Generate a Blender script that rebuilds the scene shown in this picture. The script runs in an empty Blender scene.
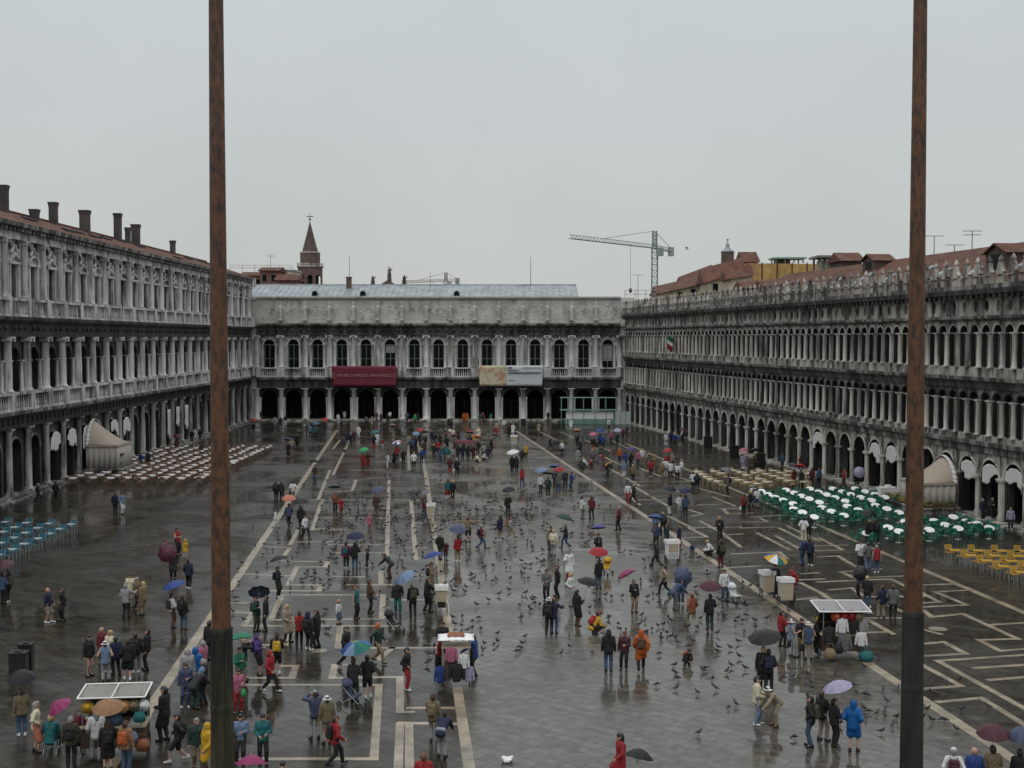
import bpy, math, random
import numpy as np
from mathutils import Vector, Matrix

# ------------------------------------------------------------------ camera, light, exposure
S = bpy.context.scene
C = S.collection
F, CW, CH = 1250.0, 1024, 768
CAMZ = 13.0
PITCH = math.atan(46.0 / F)
cam_d = bpy.data.cameras.new("camera")
cam = bpy.data.objects.new("camera", cam_d)
C.objects.link(cam)
cam.location = (0, 0, CAMZ)
cam.rotation_euler = (math.pi / 2 - PITCH, 0, 0)
cam_d.sensor_width = 36.0
cam_d.lens = F * 36.0 / CW
cam_d.clip_start = 0.2
cam_d.clip_end = 9000
S.camera = cam

W = bpy.data.worlds.new("World")
S.world = W
W.use_nodes = True
nt = W.node_tree
nt.nodes.clear()
out = nt.nodes.new("ShaderNodeOutputWorld")
bg = nt.nodes.new("ShaderNodeBackground")
sky = nt.nodes.new("ShaderNodeTexSky")
sky.sky_type = 'NISHITA'
sky.sun_disc = False
sky.sun_elevation = math.radians(58)
sky.sun_rotation = math.radians(200)
sky.dust_density = 4.0
tc = nt.nodes.new("ShaderNodeTexCoord")
sep = nt.nodes.new("ShaderNodeSeparateXYZ")
ramp = nt.nodes.new("ShaderNodeValToRGB")          # the even cloud layer, brighter overhead
e = ramp.color_ramp.elements
e[0].position = 0.0; e[0].color = (0.0535, 0.0556, 0.0535, 1)
e[1].position = 1.0; e[1].color = (0.138, 0.141, 0.146, 1)
k = e.new(0.28); k.color = (0.0590, 0.0634, 0.0655, 1)
k = e.new(0.45); k.color = (0.082, 0.085, 0.089, 1)
noi = nt.nodes.new("ShaderNodeTexNoise")
noi.inputs['Scale'].default_value = 5.0
noi.inputs['Detail'].default_value = 4
mr = nt.nodes.new("ShaderNodeMapRange")
mr.inputs['To Min'].default_value = 92
mr.inputs['To Max'].default_value = 108
mul = nt.nodes.new("ShaderNodeVectorMath"); mul.operation = 'SCALE'
mix = nt.nodes.new("ShaderNodeMix"); mix.data_type = 'RGBA'
mix.inputs['Factor'].default_value = 0.97
L = nt.links.new
L(tc.outputs['Generated'], sep.inputs[0])
L(sep.outputs['Z'], ramp.inputs[0])
L(tc.outputs['Generated'], noi.inputs['Vector'])
L(noi.outputs['Fac'], mr.inputs['Value'])
L(ramp.outputs['Color'], mul.inputs[0])
L(mr.outputs['Result'], mul.inputs['Scale'])
L(sky.outputs['Color'], mix.inputs['A'])
L(mul.outputs['Vector'], mix.inputs['B'])
L(mix.outputs['Result'], bg.inputs['Color'])
bg.inputs['Strength'].default_value = 0.1
L(bg.outputs[0], out.inputs[0])

sun_d = bpy.data.lights.new("sun", 'SUN')
sun_d.energy = 0.5
sun_d.angle = math.radians(40)
sun_d.color = (1.0, 0.97, 0.93)
sun = bpy.data.objects.new("sun", sun_d)
C.objects.link(sun)
sun.rotation_euler = (math.radians(32), 0, math.radians(-20))

S.view_settings.view_transform = 'Standard'
S.view_settings.look = 'None'
S.view_settings.exposure = 0.0
S.view_settings.gamma = 1.0
S.view_settings.use_curve_mapping = False

rnd = random.Random(7)

# ------------------------------------------------------------------ helpers
def ray(px, py):
    dx, dy = (px - CW / 2) / F, (CH / 2 - py) / F
    cp, sp = math.cos(PITCH), math.sin(PITCH)
    return Vector((dx, dy * sp + cp, dy * cp - sp))

def at(px, py, z=0.0):
    """photo pixel -> the point of the ground (or of the level z) it shows"""
    d = ray(px, py)
    t = (z - CAMZ) / d.z
    return Vector((d.x * t, d.y * t, z))

def atY(px, py, Y):
    d = ray(px, py)
    t = Y / d.y
    return Vector((d.x * t, Y, CAMZ + d.z * t))

def proj(p):
    cp, sp = math.cos(PITCH), math.sin(PITCH)
    dy, dz = p[1], p[2] - CAMZ
    depth = dy * cp - dz * sp
    up = dy * sp + dz * cp
    return CW / 2 + F * p[0] / depth, CH / 2 - F * up / depth

class MB:
    def __init__(s):
        s.v, s.f, s.m, s.sm = [], [], [], []
    def add(s, vs, fs, m=0, smooth=False):
        o = len(s.v)
        s.v += [tuple(p) for p in vs]
        for f in fs:
            s.f.append(tuple(o + i for i in f)); s.m.append(m); s.sm.append(smooth)
    def box(s, a, b, m=0):
        (x0, y0, z0), (x1, y1, z1) = a, b
        s.add([(x0,y0,z0),(x1,y0,z0),(x1,y1,z0),(x0,y1,z0),(x0,y0,z1),(x1,y0,z1),(x1,y1,z1),(x0,y1,z1)],
              [(0,3,2,1),(4,5,6,7),(0,1,5,4),(1,2,6,5),(2,3,7,6),(3,0,4,7)], m)
    def obox(s, M, a, b, m=0):
        (x0, y0, z0), (x1, y1, z1) = a, b
        vs = [M @ Vector(p) for p in [(x0,y0,z0),(x1,y0,z0),(x1,y1,z0),(x0,y1,z0),(x0,y0,z1),(x1,y0,z1),(x1,y1,z1),(x0,y1,z1)]]
        s.add(vs, [(0,3,2,1),(4,5,6,7),(0,1,5,4),(1,2,6,5),(2,3,7,6),(3,0,4,7)], m)
    def quad(s, a, b, c, d, m=0):
        s.add([a, b, c, d], [(0,1,2,3)], m)
    def tube(s, p0, p1, r0, r1=None, n=8, m=0, smooth=True):
        r1 = r0 if r1 is None else r1
        p0, p1 = Vector(p0), Vector(p1)
        d = (p1 - p0).normalized()
        a = d.orthogonal().normalized(); b = d.cross(a)
        vs = []
        for p, r in ((p0, r0), (p1, r1)):
            for i in range(n):
                t = 2 * math.pi * i / n
                vs.append(p + (a * math.cos(t) + b * math.sin(t)) * r)
        s.add(vs, [(i, (i+1) % n, n + (i+1) % n, n + i) for i in range(n)], m, smooth)
        s.add(vs[:n], [tuple(range(n-1, -1, -1))], m)
        s.add(vs[n:], [tuple(range(n))], m)
    def path(s, pts, r, n=6, m=0):
        for a, b in zip(pts, pts[1:]):
            s.tube(a, b, r, r, n, m)
    def lathe(s, prof, n=12, c=(0, 0, 0), m=0, smooth=True, flute=0):
        vs = []
        for r, z in prof:
            for i in range(n):
                t = 2 * math.pi * i / n
                q = r * (1 - flute * (i % 2))
                vs.append((c[0] + q * math.cos(t), c[1] + q * math.sin(t), c[2] + z))
        fs = []
        for j in range(len(prof) - 1):
            for i in range(n):
                fs.append((j*n+i, j*n+(i+1) % n, (j+1)*n+(i+1) % n, (j+1)*n+i))
        s.add(vs, fs, m, smooth)
        s.add(vs[:n], [tuple(range(n-1, -1, -1))], m)
        s.add(vs[-n:], [tuple(range(n))], m)
    def prof(s, poly, u0, u1, m=0):
        """polygon of (y, z) pushed along x from u0 to u1"""
        n = len(poly)
        vs = [(u0, y, z) for y, z in poly] + [(u1, y, z) for y, z in poly]
        s.add(vs, [(i, (i+1) % n, n+(i+1) % n, n+i) for i in range(n)], m)
        s.add(vs[:n], [tuple(range(n-1, -1, -1))], m)
        s.add(vs[n:], [tuple(range(n))], m)
    def prism(s, poly, y0, y1, m=0):
        """polygon of (x, z) pushed along y"""
        n = len(poly)
        vs = [(x, y0, z) for x, z in poly] + [(x, y1, z) for x, z in poly]
        s.add(vs, [(i, (i+1) % n, n+(i+1) % n, n+i) for i in range(n)], m)
        s.add(vs[:n], [tuple(range(n-1, -1, -1))], m)
        s.add(vs[n:], [tuple(range(n))], m)
    def mesh(s, name, mats):
        me = bpy.data.meshes.new(name)
        me.from_pydata(s.v, [], s.f)
        for mt in (mats if isinstance(mats, (list, tuple)) else [mats]):
            me.materials.append(mt)
        me.polygons.foreach_set('material_index', s.m)
        me.polygons.foreach_set('use_smooth', s.sm)
        me.update()
        return me
    def build(s, name, mats, parent=None):
        return obj(name, s.mesh(name, mats), parent)

def obj(name, me, parent=None, loc=None, rz=None):
    o = bpy.data.objects.new(name, me)
    C.objects.link(o)
    if parent is not None: o.parent = parent
    if loc is not None: o.location = loc
    if rz is not None: o.rotation_euler = (0, 0, rz)
    return o

def tag(o, label=None, cat=None, group=None, kind=None):
    if label: o['label'] = label
    if cat: o['category'] = cat
    if group: o['group'] = group
    if kind: o['kind'] = kind
    return o

def thing(name, loc, rz, label, cat, group=None):
    return tag(obj(name, None, None, loc, rz), label, cat, group)

def copy_thing(root, loc, rz):
    r = root.copy(); C.objects.link(r)
    r.location = loc; r.rotation_euler = (0, 0, rz)
    for ch in KIDS.get(root.name, []):
        c = ch.copy(); C.objects.link(c); c.parent = r
    return r
KIDS = {}
def kids(root, lst): KIDS[root.name] = lst

# ------------------------------------------------------------------ materials
def _new(name):
    m = bpy.data.materials.new(name); m.use_nodes = True
    t = m.node_tree
    return m, t, t.nodes['Principled BSDF']

def mat(name, col, rough=0.6, metal=0.0, var=0.25, scale=6.0, spec=None):
    """plain stuff with a little procedural mottling"""
    m, t, b = _new(name)
    g = t.nodes.new('ShaderNodeTexCoord')
    n = t.nodes.new('ShaderNodeTexNoise'); n.inputs['Scale'].default_value = scale; n.inputs['Detail'].default_value = 3
    mx = t.nodes.new('ShaderNodeMix'); mx.data_type = 'RGBA'
    mx.inputs['A'].default_value = (*[c * (1 - var) for c in col], 1)
    mx.inputs['B'].default_value = (*[min(1, c * (1 + var)) for c in col], 1)
    t.links.new(g.outputs['Object'], n.inputs['Vector'])
    t.links.new(n.outputs['Fac'], mx.inputs['Factor'])
    t.links.new(mx.outputs['Result'], b.inputs['Base Color'])
    b.inputs['Roughness'].default_value = rough
    b.inputs['Metallic'].default_value = metal
    if spec is not None: b.inputs['Specular IOR Level'].default_value = spec
    return m

def stone(name, clean, dirty, amount=0.5, streak=0.16, rough=0.75, scale=1.1):
    """weathered stone: black run-off streaks over washed stone"""
    m, t, b = _new(name)
    g = t.nodes.new('ShaderNodeNewGeometry')
    mp = t.nodes.new('ShaderNodeMapping'); mp.inputs['Scale'].default_value = (scale, scale, scale * streak)
    n = t.nodes.new('ShaderNodeTexNoise'); n.inputs['Scale'].default_value = 1.0; n.inputs['Detail'].default_value = 7
    n.inputs['Roughness'].default_value = 0.68
    n2 = t.nodes.new('ShaderNodeTexNoise'); n2.inputs['Scale'].default_value = 0.55; n2.inputs['Detail'].default_value = 5
    r = t.nodes.new('ShaderNodeValToRGB')
    c = 0.32 + 0.36 * amount
    r.color_ramp.elements[0].position = c - 0.07; r.color_ramp.elements[0].color = (*dirty, 1)
    r.color_ramp.elements[1].position = c + 0.09; r.color_ramp.elements[1].color = (*clean, 1)
    mm = t.nodes.new('ShaderNodeMix'); mm.data_type = 'RGBA'; mm.blend_type = 'MULTIPLY'
    mm.inputs['Factor'].default_value = 0.6
    r2 = t.nodes.new('ShaderNodeValToRGB')
    r2.color_ramp.elements[0].position = 0.3; r2.color_ramp.elements[0].color = (0.5, 0.49, 0.47, 1)
    r2.color_ramp.elements[1].position = 0.7; r2.color_ramp.elements[1].color = (1, 1, 1, 1)
    lk = t.links.new
    lk(g.outputs['Position'], mp.inputs['Vector']); lk(mp.outputs[0], n.inputs['Vector'])
    lk(g.outputs['Position'], n2.inputs['Vector'])
    lk(n.outputs['Fac'], r.inputs[0]); lk(n2.outputs['Fac'], r2.inputs[0])
    lk(r.outputs[0], mm.inputs['A']); lk(r2.outputs[0], mm.inputs['B'])
    lk(mm.outputs['Result'], b.inputs['Base Color'])
    b.inputs['Roughness'].default_value = rough
    return m

M = {}
M['marble'] = stone('washed_stone', (0.60, 0.59, 0.57), (0.10, 0.097, 0.09), 0.32)
M['column'] = stone('column_stone', (0.66, 0.65, 0.63), (0.15, 0.145, 0.135), 0.30, 0.10)
M['shade_dirtcol'] = stone('shaded_dirty_column_stone', (0.50, 0.49, 0.465), (0.07, 0.068, 0.062), 0.46, 0.12)  # dirt deepened: gloom of the ground arcade put into the column colour
M['grey'] = stone('grey_stone', (0.33, 0.325, 0.305), (0.045, 0.045, 0.042), 0.55)
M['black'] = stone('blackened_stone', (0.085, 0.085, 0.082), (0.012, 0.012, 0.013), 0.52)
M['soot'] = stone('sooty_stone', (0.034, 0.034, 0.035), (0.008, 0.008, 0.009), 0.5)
M['warm'] = stone('warm_stone', (0.46, 0.435, 0.375), (0.055, 0.052, 0.046), 0.47, 0.2)
M['warmcol'] = stone('warm_column_stone', (0.60, 0.57, 0.51), (0.10, 0.095, 0.085), 0.36, 0.10)
M['frieze'] = stone('frieze_stone', (0.54, 0.525, 0.485), (0.22, 0.21, 0.185), 0.15, 0.5)
M['glass'] = mat('dark_window_glass', (0.005, 0.007, 0.007), 0.45, 0, 0.4, 2, .12)
M['frame'] = mat('window_frame_paint', (0.16, 0.17, 0.155), 0.5)
M['greenframe'] = mat('green_window_frame', (0.015, 0.028, 0.024), 0.5)
M['void'] = mat('shade_black_interior', (0.012, 0.0115, 0.011), 0.9)  # near black: the shade indoors is put into the wall colour
M['blind'] = mat('pale_window_blind', (0.30, 0.29, 0.26), 0.8)
M['lead'] = None
M['rust'] = stone('red_painted_timber', (0.140, 0.056, 0.022), (0.040, 0.024, 0.014), 0.42, 0.4, 0.6, 9.0)
M['chimney'] = stone('sooty_brick', (0.075, 0.058, 0.056), (0.035, 0.03, 0.032), 0.45, 0.6)
M['bronze'] = stone('old_bronze', (0.060, 0.055, 0.028), (0.012, 0.012, 0.010), 0.5, 0.1, 0.42, 4.0)
M['brass'] = mat('gilding', (0.6, 0.42, 0.12), 0.35, 1.0)
M['brick'] = stone('haze_dulled_brick', (0.165, 0.105, 0.085), (0.10, 0.07, 0.06), 0.45, 0.8)  # redness taken out: distance haze put into the brick colour
M['spire'] = stone('spire_tile', (0.115, 0.075, 0.062), (0.075, 0.052, 0.046), 0.45, 0.6)
M['ochre'] = stone('ochre_plaster', (0.52, 0.32, 0.10), (0.30, 0.20, 0.09), 0.3, 0.4)
M['rose'] = stone('red_plaster', (0.30, 0.115, 0.09), (0.17, 0.085, 0.07), 0.35, 0.4)
M['cream'] = stone('cream_plaster', (0.52, 0.46, 0.33), (0.28, 0.24, 0.17), 0.3, 0.4)
M['white'] = mat('white_paint', (0.72, 0.72, 0.71), 0.45, 0, 0.06)
M['steel'] = mat('galvanised_steel', (0.34, 0.36, 0.36), 0.4, 0.6)
M['crane'] = mat('pale_green_crane_paint', (0.22, 0.29, 0.265), 0.5)
M['crane2'] = mat('grey_crane_paint', (0.36, 0.33, 0.31), 0.5)
M['scaf'] = mat('scaffold_green_steel', (0.16, 0.27, 0.25), 0.5)
M['board'] = mat('grey_hoarding_board', (0.40, 0.43, 0.42), 0.6, 0, 0.12, 1.0)
M['dark'] = mat('dark_metal', (0.02, 0.02, 0.022), 0.4, 0.3)
M['canvas'] = mat('cream_canvas', (0.40, 0.37, 0.325), 0.85, 0, 0.14, 2.5)
M['canvas2'] = mat('tan_canvas', (0.34, 0.285, 0.23), 0.85, 0, 0.14, 2.5)
M['drape'] = mat('white_drape', (0.58, 0.57, 0.55), 0.9, 0, 0.12, 3)
M['wood'] = mat('pale_cart_wood', (0.42, 0.35, 0.24), 0.6, 0, 0.2, 4)
M['wood2'] = mat('dark_cart_wood', (0.07, 0.045, 0.03), 0.55, 0, 0.3, 4)
M['rubber'] = mat('rubber', (0.015, 0.015, 0.015), 0.8)

def tile_mat():
    m, t, b = _new('terracotta_roof_tiles')
    g = t.nodes.new('ShaderNodeTexCoord')
    w = t.nodes.new('ShaderNodeTexWave'); w.wave_type = 'BANDS'; w.bands_direction = 'X'
    w.inputs['Scale'].default_value = 1.3; w.inputs['Distortion'].default_value = 1.0
    n = t.nodes.new('ShaderNodeTexNoise'); n.inputs['Scale'].default_value = 0.9; n.inputs['Detail'].default_value = 8
    n.inputs['Roughness'].default_value = 0.75
    r = t.nodes.new('ShaderNodeValToRGB')
    e = r.color_ramp.elements
    e[0].position = .30; e[0].color = (.06, .038, .03, 1)
    e[1].position = .72; e[1].color = (.235, .15, .11, 1)
    k = e.new(.5); k.color = (.145, .062, .042, 1)  # browner middle tone: far haze put into the tile colour
    mm = t.nodes.new('ShaderNodeMix'); mm.data_type = 'RGBA'; mm.blend_type = 'MULTIPLY'; mm.inputs['Factor'].default_value = .45
    bu = t.nodes.new('ShaderNodeBump'); bu.inputs['Strength'].default_value = .6; bu.inputs['Distance'].default_value = .1
    lk = t.links.new
    lk(g.outputs['Object'], w.inputs['Vector']); lk(g.outputs['Object'], n.inputs['Vector'])
    lk(n.outputs['Fac'], r.inputs[0]); lk(r.outputs[0], mm.inputs['A']); lk(w.outputs['Color'], mm.inputs['B'])
    lk(mm.outputs['Result'], b.inputs['Base Color']); lk(w.outputs['Fac'], bu.inputs['Height']); lk(bu.outputs[0], b.inputs['Normal'])
    b.inputs['Roughness'].default_value = .85; b.inputs['Specular IOR Level'].default_value = .25
    return m
M['tile'] = tile_mat()
M['seam'] = stone('lead_roofing', (0.30, 0.345, 0.355), (0.19, 0.225, 0.235), 0.45, 0.5, 0.45, 0.8)

def ground_mat(nm='wet_trachyte_slabs', c1=(.024,.021,.015,1), c2=(.048,.043,.032,1), cm=(.013,.012,.010,1), r0=.09, spec=.27):
    m, t, b = _new(nm)
    g = t.nodes.new('ShaderNodeTexCoord')
    mp = t.nodes.new('ShaderNodeMapping'); mp.inputs['Rotation'].default_value = (0, 0, math.radians(41))
    br = t.nodes.new('ShaderNodeTexBrick')
    br.inputs['Scale'].default_value = 1.0
    br.inputs['Brick Width'].default_value = 1.15; br.inputs['Row Height'].default_value = 0.52
    br.inputs['Mortar Size'].default_value = 0.012; br.inputs['Mortar Smooth'].default_value = .6
    br.inputs['Color1'].default_value = c1
    br.inputs['Color2'].default_value = c2
    br.inputs['Mortar'].default_value = cm
    n = t.nodes.new('ShaderNodeTexNoise'); n.inputs['Scale'].default_value = .16; n.inputs['Detail'].default_value = 7
    n.inputs['Roughness'].default_value = .62; n.inputs['Distortion'].default_value = .6
    n3 = t.nodes.new('ShaderNodeTexNoise'); n3.inputs['Scale'].default_value = 2.3; n3.inputs['Detail'].default_value = 5
    rr = t.nodes.new('ShaderNodeValToRGB')          # film of water against drier stone
    e = rr.color_ramp.elements
    e[0].position = .40; e[0].color = (r0, r0, r0, 1)
    e[1].position = .60; e[1].color = (.34, .34, .34, 1)
    cr = t.nodes.new('ShaderNodeValToRGB')
    e = cr.color_ramp.elements
    e[0].position = .32; e[0].color = (.52, .52, .51, 1)
    e[1].position = .70; e[1].color = (1.25, 1.23, 1.18, 1)
    mm = t.nodes.new('ShaderNodeMix'); mm.data_type = 'RGBA'; mm.blend_type = 'MULTIPLY'; mm.inputs['Factor'].default_value = 1
    # each slab lies at a slightly different height, its face a little hollow
    b1 = t.nodes.new('ShaderNodeBump'); b1.inputs['Strength'].default_value = .35; b1.inputs['Distance'].default_value = .03
    b2 = t.nodes.new('ShaderNodeBump'); b2.inputs['Strength'].default_value = .30; b2.inputs['Distance'].default_value = .05
    n4 = t.nodes.new('ShaderNodeTexNoise'); n4.inputs['Scale'].default_value = .9; n4.inputs['Detail'].default_value = 3
    lk = t.links.new
    lk(g.outputs['Object'], mp.inputs['Vector']); lk(mp.outputs[0], br.inputs['Vector'])
    for q in (n, n3, n4): lk(g.outputs['Object'], q.inputs['Vector'])
    lk(n.outputs['Fac'], rr.inputs[0]); lk(n3.outputs['Fac'], cr.inputs[0])
    lk(br.outputs['Color'], mm.inputs['A']); lk(cr.outputs[0], mm.inputs['B'])
    lk(mm.outputs['Result'], b.inputs['Base Color']); lk(rr.outputs[0], b.inputs['Roughness'])
    lk(br.outputs['Fac'], b1.inputs['Height']); b1.invert = True
    lk(n4.outputs['Fac'], b2.inputs['Height']); lk(b1.outputs[0], b2.inputs['Normal'])
    lk(b2.outputs[0], b.inputs['Normal'])
    b.inputs['IOR'].default_value = 1.42; b.inputs['Specular IOR Level'].default_value = spec
    return m
M['ground'] = ground_mat()

M['field'] = ground_mat('pale_wet_trachyte_slabs', (.070,.065,.053,1), (.098,.091,.075,1), (.045,.042,.035,1), .06, .5)

def inlay_mat():
    m, t, b = _new('wet_white_inlay')
    g = t.nodes.new('ShaderNodeTexCoord')
    n = t.nodes.new('ShaderNodeTexNoise'); n.inputs['Scale'].default_value = .9; n.inputs['Detail'].default_value = 6
    n.inputs['Roughness'].default_value = .7
    r = t.nodes.new('ShaderNodeValToRGB')
    e = r.color_ramp.elements
    e[0].position = .33; e[0].color = (.10, .084, .058, 1)
    e[1].position = .62; e[1].color = (.33, .275, .195, 1)
    bu = t.nodes.new('ShaderNodeBump'); bu.inputs['Strength'].default_value = .25; bu.inputs['Distance'].default_value = .03
    lk = t.links.new
    lk(g.outputs['Object'], n.inputs['Vector']); lk(n.outputs['Fac'], r.inputs[0]); lk(r.outputs[0], b.inputs['Base Color'])
    lk(n.outputs['Fac'], bu.inputs['Height']); lk(bu.outputs[0], b.inputs['Normal'])
    b.inputs['Roughness'].default_value = .3
    return m
M['inlay'] = inlay_mat()

COL = {  # everyday colour words -> cloth albedo
 'black': (.011,.011,.013), 'charcoal': (.028,.028,.031), 'navy': (.012,.018,.06), 'blue': (.022,.065,.27), 'bright blue': (.012,.13,.40),
 'light blue': (.19,.28,.44), 'denim': (.06,.11,.20), 'teal': (.01,.16,.17), 'green': (.01,.20,.10), 'bright green': (.03,.40,.10), 'olive': (.075,.068,.036),
 'tan': (.30,.22,.12), 'khaki': (.22,.175,.095), 'beige': (.38,.32,.23), 'cream': (.58,.53,.38), 'white': (.60,.60,.60), 'grey': (.16,.16,.165),
 'light grey': (.38,.38,.385), 'brown': (.11,.055,.03), 'red': (.40,.016,.022), 'dark red': (.17,.012,.022), 'pink': (.52,.15,.25),
 'magenta': (.33,.03,.14), 'orange': (.58,.13,.025), 'yellow': (.72,.42,.03), 'purple': (.085,.04,.22), 'lilac': (.42,.40,.56), 'maroon': (.09,.02,.035),
 'dark green': (.015,.05,.04), 'slate blue': (.07,.085,.16), 'terracotta': (.36,.19,.10), 'violet': (.075,.075,.28), 'salmon': (.62,.22,.14), 'rust': (.35,.12,.05),
}
for c_ in COL: COL[c_] = tuple(v * (.92 if c_ in ('white', 'cream') else .62) for v in COL[c_])
_cm = {}
def cloth(c, rough=.75):
    if (c, rough) not in _cm:
        m = _cm[(c, rough)] = mat(c.replace(' ', '_') + ('_cloth' if rough > .5 else '_nylon'), COL[c], rough, 0, .3, 9)
        if rough < .5: m.node_tree.nodes['Principled BSDF'].inputs['Specular IOR Level'].default_value = .25
        if rough > .5 or c in ('yellow', 'orange'):          # creases
            t = m.node_tree; b = t.nodes['Principled BSDF']
            n = t.nodes.new('ShaderNodeTexNoise'); n.inputs['Scale'].default_value = 7; n.inputs['Detail'].default_value = 2; n.inputs['Distortion'].default_value = 1.4
            g = t.nodes.new('ShaderNodeTexCoord'); mp = t.nodes.new('ShaderNodeMapping'); mp.inputs['Scale'].default_value = (1, 1, .55)
            bu = t.nodes.new('ShaderNodeBump'); bu.inputs['Strength'].default_value = .9; bu.inputs['Distance'].default_value = .06
            t.links.new(g.outputs['Object'], mp.inputs[0]); t.links.new(mp.outputs[0], n.inputs[0]); t.links.new(n.outputs['Fac'], bu.inputs['Height']); t.links.new(bu.outputs[0], b.inputs['Normal'])
    return _cm[(c, rough)]
SKIN = mat('skin', (.38, .225, .16), .55, 0, .08)
EYE = mat('eye', (.02, .015, .012), .3)
LIP = mat('lip', (.35, .13, .11), .5)
HAIR = {'brown': mat('brown_hair', (.045, .025, .014), .6), 'black': mat('black_hair', (.010, .009, .008), .55),
        'blond': mat('blond_hair', (.36, .25, .11), .6), 'grey': mat('grey_hair', (.20, .195, .185), .65), 'red': mat('reddish_hair', (.13, .045, .02), .6)}
# ------------------------------------------------------------------ the setting: ground
mb = MB()
mb.quad((-1800, -200, 0), (1800, -200, 0), (1800, 3500, 0), (-1800, 3500, 0))
tag(mb.build('ground', M['ground']), kind='structure')

# the open middle of the square is laid with paler slabs
mb = MB()
def ext(a, b, yy):
    a, b = at(*a), at(*b); t_ = (yy - a.y) / (b.y - a.y); return a + (b - a) * t_
q0, q1 = ext((417,440), (425,470), 192), ext((425,470), (474,800), 12)
r0, r1 = ext((516,431), (1060,790), 192), ext((516,431), (1060,790), 12)
m0 = at(425, 470)
mb.add([(p_.x, p_.y, .003) for p_ in (q1, r1, r0, q0, m0)], [(0, 1, 2, 3, 4)])
tag(mb.build('paving_field', M['field']), kind='structure')
inl = MB()
def band(a, b, w=.30, z=.004):
    """a strip of white stone laid between two points of the pavement"""
    a, b = Vector(a), Vector(b)
    a.z = b.z = 0
    d = (b - a).normalized(); n = Vector((-d.y, d.x, 0)) * w / 2
    a = a - d * w / 2; b = b + d * w / 2
    up = Vector((0, 0, z))
    inl.add([a - n + up, b - n + up, b + n + up, a + n + up], [(0, 1, 2, 3)])
def pb(x0, y0, x1, y1, w=.30, z=.004): band(at(x0, y0), at(x1, y1), w, z)
# the three long bands of the square and the outer right one
pb(337, 430, 80, 812, .42, .009)
pb(425, 470, 474, 800, .36, .009); pb(417, 440, 425, 470, .36, .009)
pb(516, 431, 1060, 790, .44, .009)
pb(627, 444, 1060, 628, .40, .009)
z_ = [.0048]
def pl(pts, w=.28):
    for a, b in zip(pts, pts[1:]):
        z_[0] = .0048 if z_[0] > .0075 else z_[0] + .0004
        pb(*a, *b, w, z_[0])
LEFT = [
 [(271,620),(282,595),(383,595),(382,619),(271,620)], [(244,626),(395,626)], [(252,614),(244,626)], [(265,591),(319,591),(321,585),(288,585),(297,567),(325,567),(328,562),(277,561)],
 [(259,547),(290,548),(280,561)], [(240,574),(287,576)], [(231,603),(246,603)], [(228,612),(250,613)],
 [(243,685),(379,685),(374,759),(244,759)], [(233,678),(292,678),(296,666),(283,666)], [(349,665),(335,665),(332,678),(400,677),(400,712),(411,712)],
 [(400,724),(397,800)], [(409,724),(410,800)], [(401,723),(455,724)], [(410,708),(453,708)], [(340,626),(338,648),(438,648)], [(250,645),(285,645),(288,632)],
 [(349,585),(390,585)], [(335,577),(363,577)], [(381,571),(381,585)], [(383,560),(387,560)], [(389,480),(387,562)], [(378,660),(392,648)],
 [(322,500),(312,530),(345,530)], [(298,530),(290,545)], [(316,518),(390,518)], [(314,529),(340,529)], [(298,542),(335,542)], [(310,500),(387,500)],
 [(330,470),(318,500)], [(345,450),(333,475)], [(322,491),(352,491),(356,480)], [(352,470),(385,470)], [(360,455),(388,455)], [(333,449),(340,440)],
 [(368,478),(392,478)], [(361,508),(385,508)], [(411,500),(416,560)], [(407,548),(425,548)], [(408,523),(424,523)], [(395,500),(424,500)], [(412,575),(432,575)],
 [(392,600),(432,600)], [(330,545),(385,545)], [(335,553),(387,553)], [(350,440),(344,452)], [(372,440),(400,440)], [(370,462),(412,462)], [(408,440),(409,470)],
]
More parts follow.
